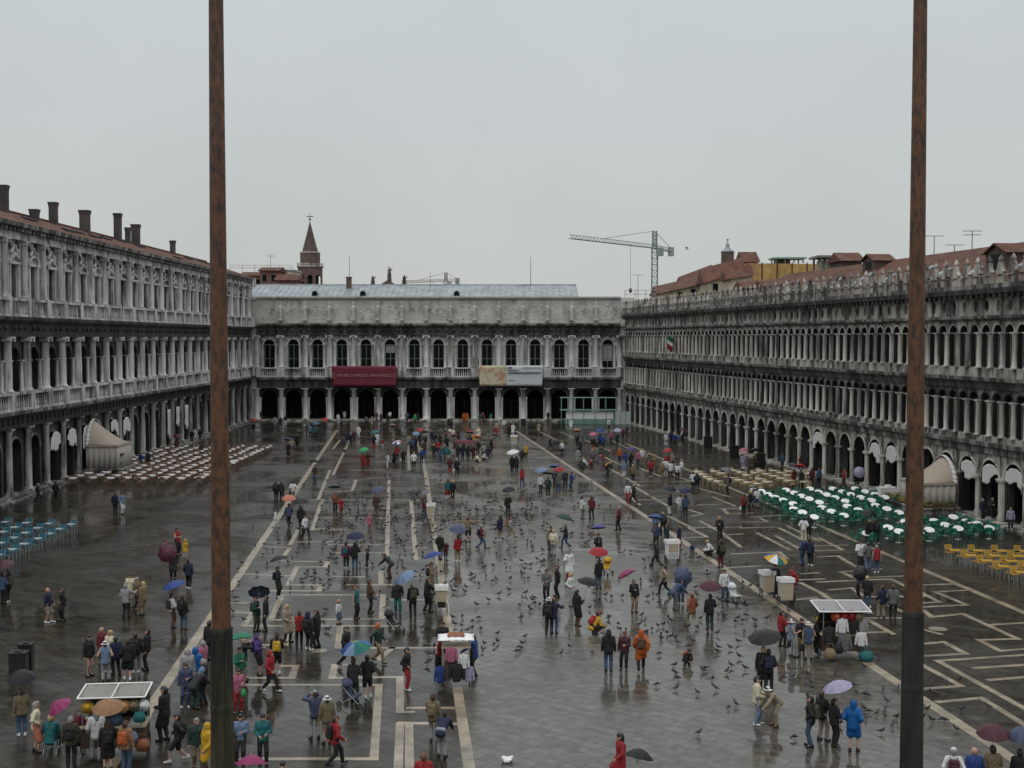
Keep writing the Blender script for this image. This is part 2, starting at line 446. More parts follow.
RIGHT = [
 [(819,557),(838,556),(858,568)], [(812,551),(843,550),(819,538),(800,539)], [(841,572),(855,578),(905,576)], [(841,572),(880,569)], [(819,582),(891,579),(905,586)],
 [(924,585),(955,584)], [(971,590),(935,592),(967,605),(924,607)], [(922,593),(939,602),(925,603)], [(923,610),(932,617),(963,614),(1018,639),(979,640),(1000,651),(1040,648)],
 [(989,625),(1040,622)], [(859,618),(901,618)], [(865,618),(893,634)], [(819,592),(833,601)], [(923,644),(944,642),(966,654),(923,656)],
 [(1040,654),(938,661),(1040,717)], [(922,665),(961,686),(922,689)], [(939,702),(981,698),(1040,734)], [(857,633),(886,632)],
 [(689,528),(707,537),(682,538)], [(690,528),(740,527)], [(779,528),(815,546),(846,545)], [(787,526),(819,541)], [(723,534),(741,547)], [(733,554),(779,552),(787,559)], [(725,568),(759,566)],
 [(795,574),(818,573)], [(800,580),(823,579)], [(801,583),(823,594)], [(793,600),(815,598),(826,606)], [(713,497),(735,506)], [(721,509),(743,508)], [(723,509),(728,514),(752,513)],
 [(689,510),(703,514),(692,516)], [(743,522),(768,522),(760,518)], [(751,517),(790,515)], [(635,487),(648,495)], [(627,494),(640,505)], [(652,497),(668,506)], [(668,489),(690,494)],
 [(660,470),(690,481),(672,482)], [(640,468),(662,477)], [(612,470),(640,486)], [(600,455),(625,467)], [(585,440),(610,451)], [(610,440),(632,450)], [(560,432),(580,440)], [(540,432),(556,440)],
 [(600,462),(640,461)], [(640,500),(688,499)], [(690,486),(730,497)], [(668,516),(694,529)], [(630,482),(660,481)], [(698,505),(722,504)], [(757,533),(790,550)], [(742,528),(775,527)],
 [(700,521),(726,535),(742,534)], [(776,536),(800,549)], [(830,590),(851,588),(866,597),(900,596)], [(843,602),(870,613)], [(903,597),(925,596)], [(975,668),(1040,664)], [(990,680),(1040,676)],
 [(925,630),(940,634)], [(890,606),(905,613)],
]
for s_ in LEFT + RIGHT: pl(s_)
def disc(px, py, r):
    c = at(px, py)
    inl.add([(c.x + r * math.cos(t * math.pi / 12), c.y + r * math.sin(t * math.pi / 12), .0100) for t in range(24)], [tuple(range(24))])
disc(319, 651, .34); disc(938, 629, .42)
for x, y in ((531,0),):
    pass
tag(inl.build('paving', M['inlay']), kind='structure')

# ------------------------------------------------------------------ facade builders (local frame: x along the facade, -y towards the square)
def arch_wall(mb, u0, n, w, z0, z1, ow, zopen, zs, t, y0=0.0, rise=None, arch=True, m=0, mr=0):
    r = ow / 2; rise = r if rise is None else rise
    K = 10
    for k in range(n):
        a = u0 + k * w; c = a + w / 2; b = a + w
        P = lambda u, z: (u, y0, z)
        Q = lambda u, z: (u, y0 + t, z)
        mb.quad(P(a, z0), P(c - r, z0), P(c - r, z1), P(a, z1), m)
        mb.quad(P(c + r, z0), P(b, z0), P(b, z1), P(c + r, z1), m)
        if zopen > z0: mb.quad(P(c - r, z0), P(c + r, z0), P(c + r, zopen), P(c - r, zopen), m)
        if arch:
            pts = [(c - r * math.cos(math.pi * i / K), zs + rise * math.sin(math.pi * i / K)) for i in range(K + 1)]
        else:
            pts = [(c - r, zs), (c + r, zs)]
        for (ua, za), (ub, zb) in zip(pts, pts[1:]):
            mb.quad(P(ua, za), P(ub, zb), P(ub, z1), P(ua, z1), m)
            mb.quad(P(ua, za), Q(ua, za), Q(ub, zb), P(ub, zb), mr)
        mb.quad(P(c - r, zopen), Q(c - r, zopen), Q(c - r, zs), P(c - r, zs), mr)
        mb.quad(P(c + r, zs), Q(c + r, zs), Q(c + r, zopen), P(c + r, zopen), mr)
        if zopen > z0: mb.quad(P(c - r, zopen), P(c + r, zopen), Q(c + r, zopen), Q(c - r, zopen), mr)

def arch_trim(mb, c, ow, zs, rise, wdt=.16, y=-.06, m=0, t=.12):
    """raised archivolt ring"""
    r = ow / 2; K = 10
    for i in range(K):
        a, b = math.pi * i / K, math.pi * (i + 1) / K
        f = lambda q, ang: (c - (r + q) * math.cos(ang), zs + (rise + q) * math.sin(ang))
        (x0, z0), (x1, z1), (x2, z2), (x3, z3) = f(.02, a), f(.02, b), f(wdt, b), f(wdt, a)
        mb.add([(x0,y,z0),(x1,y,z1),(x2,y,z2),(x3,y,z3),(x0,y+t,z0),(x1,y+t,z1),(x2,y+t,z2),(x3,y+t,z3)],
               [(0,1,2,3),(0,4,5,1),(3,2,6,7)], m)

def column_mesh(name, r, h, mt, cap=.45, base=.3, n=12, square=None):
    mb = MB()
    mb.lathe([(r*1.3, base*.35), (r*1.32, base*.6), (r*1.12, base*.8), (r, base), (r*1.0, h*.4), (r*.86, h-cap), (r*.98, h-cap+.04), (r*.9, h-cap+.1), (r*1.25, h-cap*.35), (r*1.3, h-cap*.25)], n)
    q = r * 1.42
    mb.box((-q, -q, 0), (q, q, base*.35))
    mb.box((-q, -q, h-cap*.25), (q, q, h))
    return mb.mesh(name, mt)

def ionic_mesh(name, r, h, mt):
    mb = MB()
    mb.lathe([(r*1.3, .1), (r*1.3, .2), (r*1.1, .26), (r, .34), (r, h*.4), (r*.86, h-.42), (r*1.0, h-.36), (r*1.05, h-.25)], 12)
    q = r * 1.4
    mb.box((-q, -q, 0), (q, q, .1)); mb.box((-q, -q, h-.14), (q, q, h))
    for s in (-1, 1):
        mb.tube((s*r*1.1, -q*.95, h-.27), (s*r*1.1, q*.95, h-.27), r*.42, None, 8)
    return mb.mesh(name, mt)

def balustrade(mb, u0, u1, z, h, y0, bays, w, n_per=8, ped=.5, m=0, md=0):
    """rail, plinth, turned balusters and a pedestal over each column"""
    mb.box((u0, y0, z), (u1, y0 + .34, z + .18), m)
    mb.box((u0, y0 - .04, z + h - .2), (u1, y0 + .38, z + h), m)
    for k in range(bays + 1):
        c = u0 + k * w
        mb.box((max(u0, c - ped/2), y0 - .07, z + .01), (min(u1, c + ped/2), y0 + .30, z + h + .05), m)
        if k < bays:
            for j in range(n_per):
                x = c + ped/2 + (w - ped) * (j + .5) / n_per
                mb.lathe([(.10, .18), (.06, .24), (.115, .45), (.05, h*.62), (.05, h-.3), (.09, h-.2)], 5, (x, y0 + .17, z), md, True)

def parts(name, me, root, locs, limit=100, key=None, extra=None):
    """one child per place; past the limit the least visible ones become a single part"""
    order = sorted(locs, key=key) if key else list(locs)
    res = []
    for p in order[:limit]:
        o = obj(name, me, root, p); res.append(o)
        if extra:
            for nm, m2 in extra: obj(nm, m2, o)
    rest = order[limit:]
    if rest:
        base = np.empty(len(me.vertices) * 3); me.vertices.foreach_get('co', base); base = base.reshape(-1, 3)
        polys = [tuple(p.vertices) for p in me.polygons]; mi = [p.material_index for p in me.polygons]
        nb = MB()
        for p in rest:
            o_ = len(nb.v)
            nb.v += [tuple(q) for q in (base + np.array(p))]
            nb.f += [tuple(o_ + i for i in f) for f in polys]; nb.m += mi; nb.sm += [False] * len(polys)
        tag(nb.build('far_' + name, [s for s in me.materials], root), kind='stuff')
    return res

def window_mesh(ow, z0, zs, rise, fm, bars=2, arch=True):
    """frame with mullions; pane as its own mesh (local origin: sill centre of the bay at z=0)"""
    r = ow / 2; K = 10
    fr = MB()
    fr.box((-r, -.05, z0), (-r + .1, .05, zs)); fr.box((r - .1, -.05, z0), (r, .05, zs))
    fr.box((-r + .1, -.05, z0), (r - .1, .05, z0 + .1)); fr.box((-r + .1, -.045, zs - .06), (r - .1, .045, zs + .06))
    fr.box((-.05, -.05, z0 + .1), (.05, .05, zs - .06))
    hh = (zs - z0) * .52
    fr.box((-r + .1, -.04, z0 + hh), (r - .1, .04, z0 + hh + .08))
    pn = MB()
    if arch:
        pts = [(-r * math.cos(math.pi * i / K), .02, zs + rise * math.sin(math.pi * i / K)) for i in range(K + 1)]
        pn.add([(-r, .02, z0)] + pts + [(r, .02, z0)], [tuple(range(K + 3))])
    else:
        pn.quad((-r, .02, z0), (r, .02, z0), (r, .02, zs), (-r, .02, zs))
    return fr.mesh('window', fm), pn.mesh('pane', M['glass'])

def cornice(y_out, z0, z1, depth=.25):
    h = z1 - z0
    return [(depth, z0), (-.08, z0), (-.08, z0 + h*.3), (-y_out*.45, z0 + h*.45), (-y_out*.5, z0 + h*.62), (-y_out, z0 + h*.74), (-y_out, z1), (depth, z1)]

# ------------------------------------------------------------------ left building (three storeys)
LB = thing('arcade_building', (-40.44, 60, 0), math.atan2(1, -.004), 'long three storey white stone arcade building with chimneys along the left side', 'building')
n, w = 33, 4.09
u0 = 1.0 - w / 2; u1 = u0 + n * w
seen = lambda p: abs(p[0] - 45) if p[0] > 34 else 999
mb = MB(); mb.box((u0, -1.5, 0), (u1, .6, .16)); mb.box((u0, -1.05, .16), (u1, .6, .32)); mb.build('step', M['grey'], LB)
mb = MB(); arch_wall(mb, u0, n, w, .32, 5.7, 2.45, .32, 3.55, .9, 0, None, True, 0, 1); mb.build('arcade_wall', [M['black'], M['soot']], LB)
mb = MB(); arch_trim(mb, 0, 2.45, 3.55, 1.22, .22, -.07)
parts('archivolt', mb.mesh('archivolt', M['grey']), LB, [(u0 + (k+.5)*w, 0, 0) for k in range(n)])
col = column_mesh('column', .30, 5.38, M['shade_dirtcol'], .5, .35)
parts('column', col, LB, [(u0 + k*w, -.28, .32) for k in range(n+1)])
pil = MB(); pil.box((-.16, -.05, 0), (.16, .12, 3.3)); pil.box((-.2, -.1, 3.3), (.2, .12, 3.5)); pil = pil.mesh('pilaster', M['black'])
parts('pilaster', pil, LB, [(u0 + (k+.5)*w + s*1.42, -.0, .32) for k in range(n) for s in (-1, 1)], 100, lambda p: -p[0] if p[0] < 34 else p[0] - 500)
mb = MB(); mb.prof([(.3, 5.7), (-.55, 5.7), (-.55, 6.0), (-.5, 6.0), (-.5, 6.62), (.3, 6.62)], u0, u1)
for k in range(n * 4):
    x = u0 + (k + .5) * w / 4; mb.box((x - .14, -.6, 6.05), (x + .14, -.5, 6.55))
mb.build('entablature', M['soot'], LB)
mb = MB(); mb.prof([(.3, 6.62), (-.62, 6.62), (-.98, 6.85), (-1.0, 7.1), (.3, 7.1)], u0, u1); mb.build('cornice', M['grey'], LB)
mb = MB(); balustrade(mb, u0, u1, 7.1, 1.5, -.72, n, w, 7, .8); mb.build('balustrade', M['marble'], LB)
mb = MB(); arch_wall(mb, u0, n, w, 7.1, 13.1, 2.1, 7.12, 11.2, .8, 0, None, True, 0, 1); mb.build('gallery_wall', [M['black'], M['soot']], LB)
mb = MB(); arch_trim(mb, 0, 2.1, 11.2, 1.05, .25, -.1, 0, .2)
parts('archivolt', mb.mesh('archivolt', M['black']), LB, [(u0 + (k+.5)*w, 0, 0) for k in range(n)])
ion = ionic_mesh('column', .36, 4.5, M['column'])
parts('column', ion, LB, [(u0 + k*w, -.3, 8.6) for k in range(n+1)])
sm = column_mesh('column', .17, 2.6, M['column'], .3, .2, 8)
parts('small_column', sm, LB, [(u0 + (k+.5)*w + s*1.24, -.12, 8.6) for k in range(n) for s in (-1, 1)], 100, lambda p: -p[0] if p[0] < 34 else p[0] - 500)
fr, pn = window_mesh(2.1, 7.2, 11.2, 1.05, M['greenframe'])
parts('window', fr, LB, [(u0 + (k+.5)*w, .62, 0) for k in range(n)], 100, None, [('pane', pn)])
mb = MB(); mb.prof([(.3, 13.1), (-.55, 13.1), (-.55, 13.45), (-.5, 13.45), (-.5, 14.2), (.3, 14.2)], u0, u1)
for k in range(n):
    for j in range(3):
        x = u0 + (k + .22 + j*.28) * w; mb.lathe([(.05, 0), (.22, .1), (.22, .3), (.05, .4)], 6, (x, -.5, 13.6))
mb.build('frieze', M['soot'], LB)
mb = MB(); mb.prof([(.3, 14.2), (-.6, 14.2), (-.9, 14.45), (-.95, 14.72), (.3, 14.72)], u0, u1); mb.build('cornice', M['black'], LB)
mb = MB(); balustrade(mb, u0, u1, 14.72, 1.5, -.68, n, w, 7, .85); mb.build('balustrade', M['marble'], LB)
mb = MB(); arch_wall(mb, u0, n, w, 14.72, 21.0, 1.35, 16.1, 18.95, .55, 0, None, False, 0, 1); mb.build('upper_wall', [M['marble'], M['grey']], LB)
cor = ionic_mesh('column', .29, 4.78, M['column'])
parts('column', cor, LB, [(u0 + k*w, -.2, 16.22) for k in range(n+1)])
fr, pn = window_mesh(1.35, 16.1, 18.95, 0, M['greenframe'], 2, False)
parts('window', fr, LB, [(u0 + (k+.5)*w, .4, 0) for k in range(n)], 100, None, [('pane', pn)])
# window hoods: jamb strips, and by turns a gable or a bow, with carved figures above
for kind in (0, 1):
    mb = MB()
    for s in (-1, 1): mb.box((s*.86 - .13, -.2, 16.1), (s*.86 + .13, .05, 19.0))
    mb.box((-1.15, -.32, 19.0), (1.15, .05, 19.22))
    top = [(-1.2, 19.22), (0, 20.0), (1.2, 19.22)] if kind == 0 else [(-1.2 * math.cos(math.pi*i/8), 19.22 + .72*math.sin(math.pi*i/8)) for i in range(9)]
    inner = [(x*.82, 19.22 + (z-19.22)*.72) for x, z in top]
    for (a, b), (c, d) in zip(zip(top, top[1:]), zip(inner, inner[1:])):
        mb.add([(a[0],-.32,a[1]),(b[0],-.32,b[1]),(d[0],-.32,d[1]),(c[0],-.32,c[1]),(a[0],.05,a[1]),(b[0],.05,b[1]),(d[0],.0,d[1]),(c[0],.0,c[1])], [(0,1,2,3),(0,4,5,1),(3,2,6,7)])
    for s in (-1, 1):
        mb.tube((s*.75, -.18, 19.85), (s*.28, -.2, 20.35), .17, .1, 6); mb.lathe([(.02, 0), (.13, .1), (.02, .25)], 6, (s*.18, -.2, 20.35))
    me = mb.mesh('window_hood', M['marble'])
    parts('window_hood', me, LB, [(u0 + (k+.5)*w, 0, 0) for k in range(kind, n, 2)])
mb = MB()
for s in (-1, 1):
        x = s*.78; mb.lathe([(.06, 20.15), (.27, 20.35), (.2, 20.6), (.27, 20.8), (.08, 20.98)], 6, (x, -.02, 0))
parts('garland', mb.mesh('garland', M['black']), LB, [(u0 + (k+.5)*w, 0, 0) for k in range(n)])
mb = MB(); mb.prof([(.3, 21.0), (-.42, 21.0), (-.42, 21.35), (-.36, 21.35), (-.36, 21.72), (.3, 21.72)], u0, u1); mb.build('architrave', M['marble'], LB)
mb = MB(); mb.prof([(.3, 21.72), (-.45, 21.72), (-1.0, 21.98), (-1.05, 22.3), (.3, 22.3)], u0, u1)
for k in range(n * 5):
    x = u0 + (k+.5)*w/5; mb.box((x-.16, -.9, 21.6), (x+.16, -.36, 21.8))
mb.build('cornice', M['grey'], LB)
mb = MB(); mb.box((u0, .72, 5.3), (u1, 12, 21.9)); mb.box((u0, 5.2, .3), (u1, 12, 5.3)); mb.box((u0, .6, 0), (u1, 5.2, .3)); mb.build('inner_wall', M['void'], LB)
def shops(root, xs, y, z0):
    fr = MB(); fr.box((-1.2,-.06,z0),(-1.08,.04,z0+2.7)); fr.box((1.08,-.06,z0),(1.2,.04,z0+2.7)); fr.box((-1.08,-.06,z0+2.58),(1.08,.04,z0+2.7)); fr.box((-.05,-.06,z0),(.05,.04,z0+2.58))
    fr = fr.mesh('shop_window', M['wood2'])
    pn = MB(); pn.quad((-1.08,0,z0),(1.08,0,z0),(1.08,0,z0+2.58),(-1.08,0,z0+2.58)); pn = pn.mesh('pane', M['glass'])
    for x in xs:
        o = obj('shop_window', fr, root, (x, y - .06, 0)); obj('pane', pn, o)
shops(LB, [u0 + (k+.5)*w for k in range(10, n)], 5.2, .3)
rf = MB(); rf.prof([(-.95, 22.32), (6.3, 24.75), (13.2, 22.32), (13.2, 22.1), (-.95, 22.1)], u0, u1); rf = rf.build('roof', M['tile'], LB)
mb = MB(); mb.tube((u0, 6.3, 24.8), (u1, 6.3, 24.8), .14, None, 6); mb.build('ridge_tile', M['tile'], rf)
for k in range(n):
    if rnd.random() < .5:
        mb = MB(); a = rnd.uniform(.2, 4.5); x = u0 + k*w + rnd.random()*3; q = lambda y: 22.36 + (y+.95)*.3352
        mb.add([(x, a, q(a)), (x+2.2, a, q(a)), (x+2.2, a+.7, q(a+.7)), (x, a+.7, q(a+.7)), (x, a, q(a)+.16), (x+2.2, a, q(a)+.16), (x+2.2, a+.7, q(a+.7)+.16), (x, a+.7, q(a+.7)+.16)], [(4,5,6,7),(0,1,5,4),(1,2,6,5),(3,0,4,7)]); mb.build('roof_patch', M['soot'], rf)
for px, wd, yt, yb in ((2,.85,186,210),(32.5,.9,210,216),(51.5,.9,203,222),(83,1.15,211,230),(116,.95,214,237),(126,.7,228,241),(134,1.1,225,243),(171,.8,241,252)):
    Y = 46.2 / ((512 - px) / 1250 - .004)
    zt = CAMZ + (338 - yt) * Y / 1250
    u = (Y - 60)
    mb = MB(); h = wd*.4
    mb.box((u-h, 5.6-h, 23.9), (u+h, 5.6+h, zt-.55)); 
    mb.add([(u-h,5.6-h,zt-.55),(u+h,5.6-h,zt-.55),(u+h,5.6+h,zt-.55),(u-h,5.6+h,zt-.55),(u-h*1.18,5.6-h*1.18,zt-.12),(u+h*1.18,5.6-h*1.18,zt-.12),(u+h*1.18,5.6+h*1.18,zt-.12),(u-h*1.18,5.6+h*1.18,zt-.12)],[(0,1,5,4),(1,2,6,5),(2,3,7,6),(3,0,4,7)])
    mb.box((u-h*1.24, 5.6-h*1.24, zt-.12), (u+h*1.24, 5.6+h*1.24, zt))
    ch = mb.build('chimney', M['chimney'], rf)

def blinds(root, name_prefix, seed, prob, h0, h1, hw):
    r = random.Random(seed)
    for o in [c for c in root.children if c.name.split('.')[0] == 'window' and c.location.z == 0]:
        z = max(v.co.z for v in o.data.vertices)
        if abs(z - h1) > 1.2 or r.random() > prob: continue
        d = r.uniform(.35, .95) * (h1 - h0); mb = MB(); mb.box((-hw, .0, h1 - d), (hw, .012, h1 - .08)); mb.build('blind', M['blind'], o)
blinds(LB, 'w', 1, .3, 16.2, 18.95, .56); blinds(LB, 'w', 2, .16, 8.8, 11.2, .93)
mb = MB(); mb.box((u1, -.3, 0), (u1 + 2.3, 5, 21.0)); mb.box((u1, -.9, 7.1), (u1 + 2.0, -.3, 8.6)); mb.box((u1, -.9, 14.72), (u1 + 2.0, -.3, 16.2)); mb.box((u1, -.9, 21.0), (u1 + 2.2, 5, 22.3)); mb.build('corner_pier', M['marble'], LB)
# white drapes hung in the arches
def drape(root_loc, rz, u, z0, z1, wid, seed, tall, label, group, yo=-.02):
    r = random.Random(seed)
    nx, nz = 22, 9
    M4 = Matrix.Translation(root_loc) @ Matrix.Rotation(rz, 4, 'Z')
    base = M4 @ Vector((u, yo, 0))
    vs = []
    for j in range(nz + 1):
        f = j / nz
        for i in range(nx + 1):
            g = i / nx
            half = wid / 2
            x = -half + wid * g
            if not tall:
                top = z0 + (z1 - z0) * (.55 + .45 * math.sqrt(max(0, 1 - (x / half) ** 2)))
            else:
                top = z1; x = x * (.55 + .45 * abs(f - .4))
            hem = z0 + .25 * math.sin(g * 7 + seed) + (.7 * g if seed % 2 else .7 * (1 - g)) * (0.5 if tall else 1)
            z = hem + (top - hem) * f
            vs.append((x, .07 * math.sin(g * 26 + seed) * (1.2 - f * .6), z))
    mbd = MB()
    fs = [(j*(nx+1)+i, j*(nx+1)+i+1, (j+1)*(nx+1)+i+1, (j+1)*(nx+1)+i) for j in range(nz) for i in range(nx)]
    mbd.add(vs, fs, 0, True)
    o = mbd.build('drape', M['drape'])
    o.location = base; o.rotation_euler = (0, 0, rz)
    sol = o.modifiers.new('s', 'SOLIDIFY'); sol.thickness = .03
    return tag(o, label, 'curtain', group)
LBL, LBR = Vector((-40.44, 60, 0)), math.atan2(1, -.004)
names = ['white drape in the nearest left arch, before the cream tent', 'white drape filling the second arch in front of the cream tent', 'torn looking white drape in the arch touching the cream tent',
         'small white drape in the first arch past the cream tent', 'ragged short white drape in the second arch past the cream tent', 'long narrow white drape reaching nearly to the step under the left arcade',
         'white drape tied half way up, between two long drapes', 'white drape swung aside in the left arch nearest the flagpole']
for i, (k, z0, z1, wd, tl) in enumerate(((2, 2.9, 4.75, 2.4, 0), (3, 2.9, 4.75, 2.4, 0), (4, 2.6, 4.75, 2.4, 0), (6, 3.2, 4.75, 2.4, 0), (7, 2.8, 4.75, 2.4, 0), (11, 1.2, 4.6, 1.6, 1), (12, 2.3, 4.7, 1.9, 1), (13, 1.7, 4.7, 2.1, 1))):
    drape(LBL, LBR, (101.9 + 4.09*k - 60), z0, z1, wd, i + 1, tl, names[i], 'white drapes of the left arcade', -.42)

# ------------------------------------------------------------------ far wing
FWL = Vector((-39.9, 195.8, 0))
FW = thing('arcade_building', FWL, 0, 'white stone wing closing the far end, two storeys under a carved attic', 'building')
n, w = 15, 3.786
u0, u1 = 0.0, n * w
mb = MB(); mb.box((u0, -1.7, 0), (u1, .6, .15)); mb.box((u0, -1.2, .15), (u1, .6, .3)); mb.build('step', M['warm'], FW)
mb = MB(); arch_wall(mb, u0, n, w, .3, 5.15, 2.55, .3, 3.62, .9, 0, 1.25, True, 0, 1); mb.build('arcade_wall', [M['black'], M['soot']], FW)
mb = MB(); arch_trim(mb, 0, 2.55, 3.62, 1.25, .2, -.07)
parts('archivolt', mb.mesh('archivolt', M['black']), FW, [(u0 + (k+.5)*w, 0, 0) for k in range(n)])
parts('column', column_mesh('column', .40, 4.85, M['column'], .45, .35), FW, [(u0 + k*w, -.3, .3) for k in range(n+1)])
mb = MB(); mb.box((-.17, -.08, 0), (.17, .12, 3.2)); mb.box((-.22, -.12, 3.2), (.22, .12, 3.4))
parts('pilaster', mb.mesh('pilaster', M['column']), FW, [(u0 + (k+.5)*w + s*1.46, 0, .3) for k in range(n) for s in (-1, 1)])
mb = MB(); mb.prof([(.3, 5.15), (-.62, 5.15), (-.62, 5.4), (-.52, 5.45), (-.52, 6.35), (.3, 6.35)], u0, u1)
for k in range(n * 4):
    x = u0 + (k + .5) * w / 4; mb.box((x - .16, -.62, 5.5), (x + .16, -.52, 6.25))
mb.build('entablature', M['black'], FW)
mb = MB(); mb.prof([(.3, 6.35), (-.65, 6.35), (-1.0, 6.6), (-1.05, 6.9), (.3, 6.9)], u0, u1); mb.build('cornice', M['grey'], FW)
mb = MB(); balustrade(mb, u0, u1, 6.9, 1.5, -.75, n, w, 8, 1.25); mb.build('balustrade', M['marble'], FW)
mb = MB(); arch_wall(mb, u0, n, w, 6.9, 13.4, 1.66, 7.2, 11.95, .7, 0, None, True, 0, 1); mb.build('upper_wall', [M['marble'], M['black']], FW)
mb = MB(); c = 0
arch_trim(mb, c, 1.66, 11.95, .83, .27, -.12, 0, .2)
for s in (-1, 1):
    mb.lathe([(.05, 0), (.2, .1), (.16, .5), (.05, .7)], 6, (c + s*1.05, -.1, 12.5))
mb.lathe([(.05, 0), (.16, .1), (.2, .45), (.05, .6)], 6, (c, -.2, 12.7))
parts('archivolt', mb.mesh('archivolt', M['frieze']), FW, [(u0 + (k+.5)*w, 0, 0) for k in range(n)])
parts('column', ionic_mesh('column', .40, 5.0, M['column']), FW, [(u0 + k*w, -.3, 8.4) for k in range(n+1)])
parts('small_column', column_mesh('column', .17, 3.5, M['column'], .3, .2, 8), FW, [(u0 + (k+.5)*w + s*1.06, -.1, 8.4) for k in range(n) for s in (-1, 1)])
fr, pn = window_mesh(1.66, 7.3, 11.95, .83, M['frame'])
parts('window', fr, FW, [(u0 + (k+.5)*w, .5, 0) for k in range(n)], 100, None, [('pane', pn)])
mb = MB(); mb.prof([(.3, 13.4), (-.6, 13.4), (-.6, 13.7), (-.5, 13.7), (-.5, 14.75), (.3, 14.75)], u0, u1)
for k in range(n * 3):
    x = u0 + (k+.5)*w/3; mb.lathe([(.06, 0), (.28, .15), (.28, .5), (.06, .7)], 6, (x, -.5, 13.9))
mb.build('entablature', M['black'], FW)
mb = MB(); mb.prof([(.3, 14.75), (-.65, 14.75), (-1.05, 15.0), (-1.1, 15.3), (.3, 15.3)], u0, u1); mb.build('cornice', M['grey'], FW)
mb = MB(); mb.box((u0, -.1, 15.3), (u1, .5, 19.0)); mb.box((u0 , -.28, 15.3), (u1, -.1, 15.75)); mb.build('attic_wall', M['frieze'], FW)
mb = MB(); mb.prof([(.5, 19.0), (-.2, 19.0), (-.55, 19.2), (-.6, 19.45), (.5, 19.45)], u0, u1); mb.build('attic_cornice', M['frieze'], FW)
blinds(FW, 'w', 3, .22, 8.5, 11.9, .72)
# robed figures in front of the attic piers, carved panels between
st = MB(); st.box((-.35, -.3, 0), (.35, .25, .45))
st.lathe([(.30, .45), (.36, .7), (.27, 1.5), (.33, 2.0), (.30, 2.25), (.12, 2.42), (.10, 2.5), (.17, 2.6), (.18, 2.75), (.10, 2.9), (.02, 2.93)], 9)
st.tube((-.3, 0, 2.15), (-.42, -.12, 1.6), .1, .08, 6); st.tube((-.42, -.12, 1.6), (-.12, -.3, 1.45), .08, .06, 6); st.tube((.3, 0, 2.15), (.48, -.1, 1.75), .1, .07, 6)
parts('statue', st.mesh('statue', M['frieze']), FW, [(u0 + k*w, -.5, 15.72) for k in range(1, n)])
for q in range(3):
    r = random.Random(q); mb = MB()
    for i in range(6 + 4*q):
        a = r.uniform(-1.25, 1.25); z = 2.0 + r.uniform(-1.0, .9); b = (a + r.uniform(-.4, .4), -.14, z + r.uniform(-.3, .3))
        mb.tube((a, -.10, z), b, r.uniform(.05, .12), r.uniform(.03, .08), 6)
    mb.box((-1.3, -.14, .62), (1.3, -.1, .75)); mb.box((-1.3, -.14, 3.05), (1.3, -.1, 3.15))
    me = mb.mesh('relief', M['frieze'])
    parts('relief', me, FW, [(u0 + (k+.5)*w, 0, 15.3) for k in range(n) if (k % 3 == q)])
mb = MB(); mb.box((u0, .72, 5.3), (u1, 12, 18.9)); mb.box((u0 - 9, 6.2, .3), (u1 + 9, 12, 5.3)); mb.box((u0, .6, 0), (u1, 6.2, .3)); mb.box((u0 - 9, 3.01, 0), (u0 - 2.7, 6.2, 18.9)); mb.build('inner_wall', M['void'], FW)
shops(FW, [u0 + (k+.5)*w for k in range(n)], 6.2, .3)
mb = MB(); mb.box((u1, -.35, 0), (u1 + 2.2, 3, 15.3)); mb.box((u1, -.1, 15.3), (u1 + 2.2, 3, 19.3)); mb.box((u1, -.95, 6.95), (u1 + 2.2, -.35, 8.4)); mb.box((u1, -1.0, 14.85), (u1 + 2.2, -.35, 15.28)); mb.build('corner_pier', M['marble'], FW)
mb = MB(); mb.box((u0 - 2.6, -.25, 0), (u0, 3, 15.3)); mb.box((u0 - 2.6, -.1, 15.3), (u0, 3, 19.3)); mb.box((u0 - 2.6, -1.0, 14.85), (u0, -.25, 15.28)); mb.box((u0 - 2.6, -.55, 19.0), (u0, 3, 19.42)); mb.build('corner_pier', M['frieze'], FW)
# lead roof with three round dormers
xa, xb = atY(244, 290, 200).x - FWL.x, atY(576, 290, 204).x - FWL.x
rf = MB(); rf.prof([(1.0, 19.4), (9.0, 21.65), (16, 19.4)], xa, xb)
nr = int((xb - xa) / .95)
for i in range(nr + 1):
    x = xa + (xb - xa) * i / nr
    rf.tube((x, 1.0, 19.42), (x, 9.0, 21.67), .05, None, 4)
rf.tube((xa, 9, 21.68), (xb, 9, 21.68), .12, None, 6)
rf = rf.build('roof', M['seam'], FW)
for px in (316, 363.7, 457):
    x = atY(px, 294, 199).x - FWL.x
    mb = MB(); mb.prism([(x - .5, 19.55)] + [(x - .5*math.cos(math.pi*i/8), 20.0 + .5*math.sin(math.pi*i/8)) for i in range(9)] + [(x + .5, 19.55)], 1.9, 3.4)
    d = mb.build('dormer', M['seam'], rf)
    mb = MB(); mb.prism([(x - .4, 19.6)] + [(x - .4*math.cos(math.pi*i/8), 20.0 + .4*math.sin(math.pi*i/8)) for i in range(9)] + [(x + .4, 19.6)], 1.86, 1.9); mb.build('pane', M['glass'], d)
for px, py, hh in ((597, 297, .6), (349, 279, 1.0)):
    p = atY(px, py + 5, 203); mb = MB(); mb.box((p.x-FWL.x-.4, 6.8, p.z-1.5), (p.x-FWL.x+.4, 7.6, p.z+hh)); mb.box((p.x-FWL.x-.5, 6.7, p.z+hh), (p.x-FWL.x+.5, 7.7, p.z+hh+.15)); mb.build('chimney', M['brick'], FW)

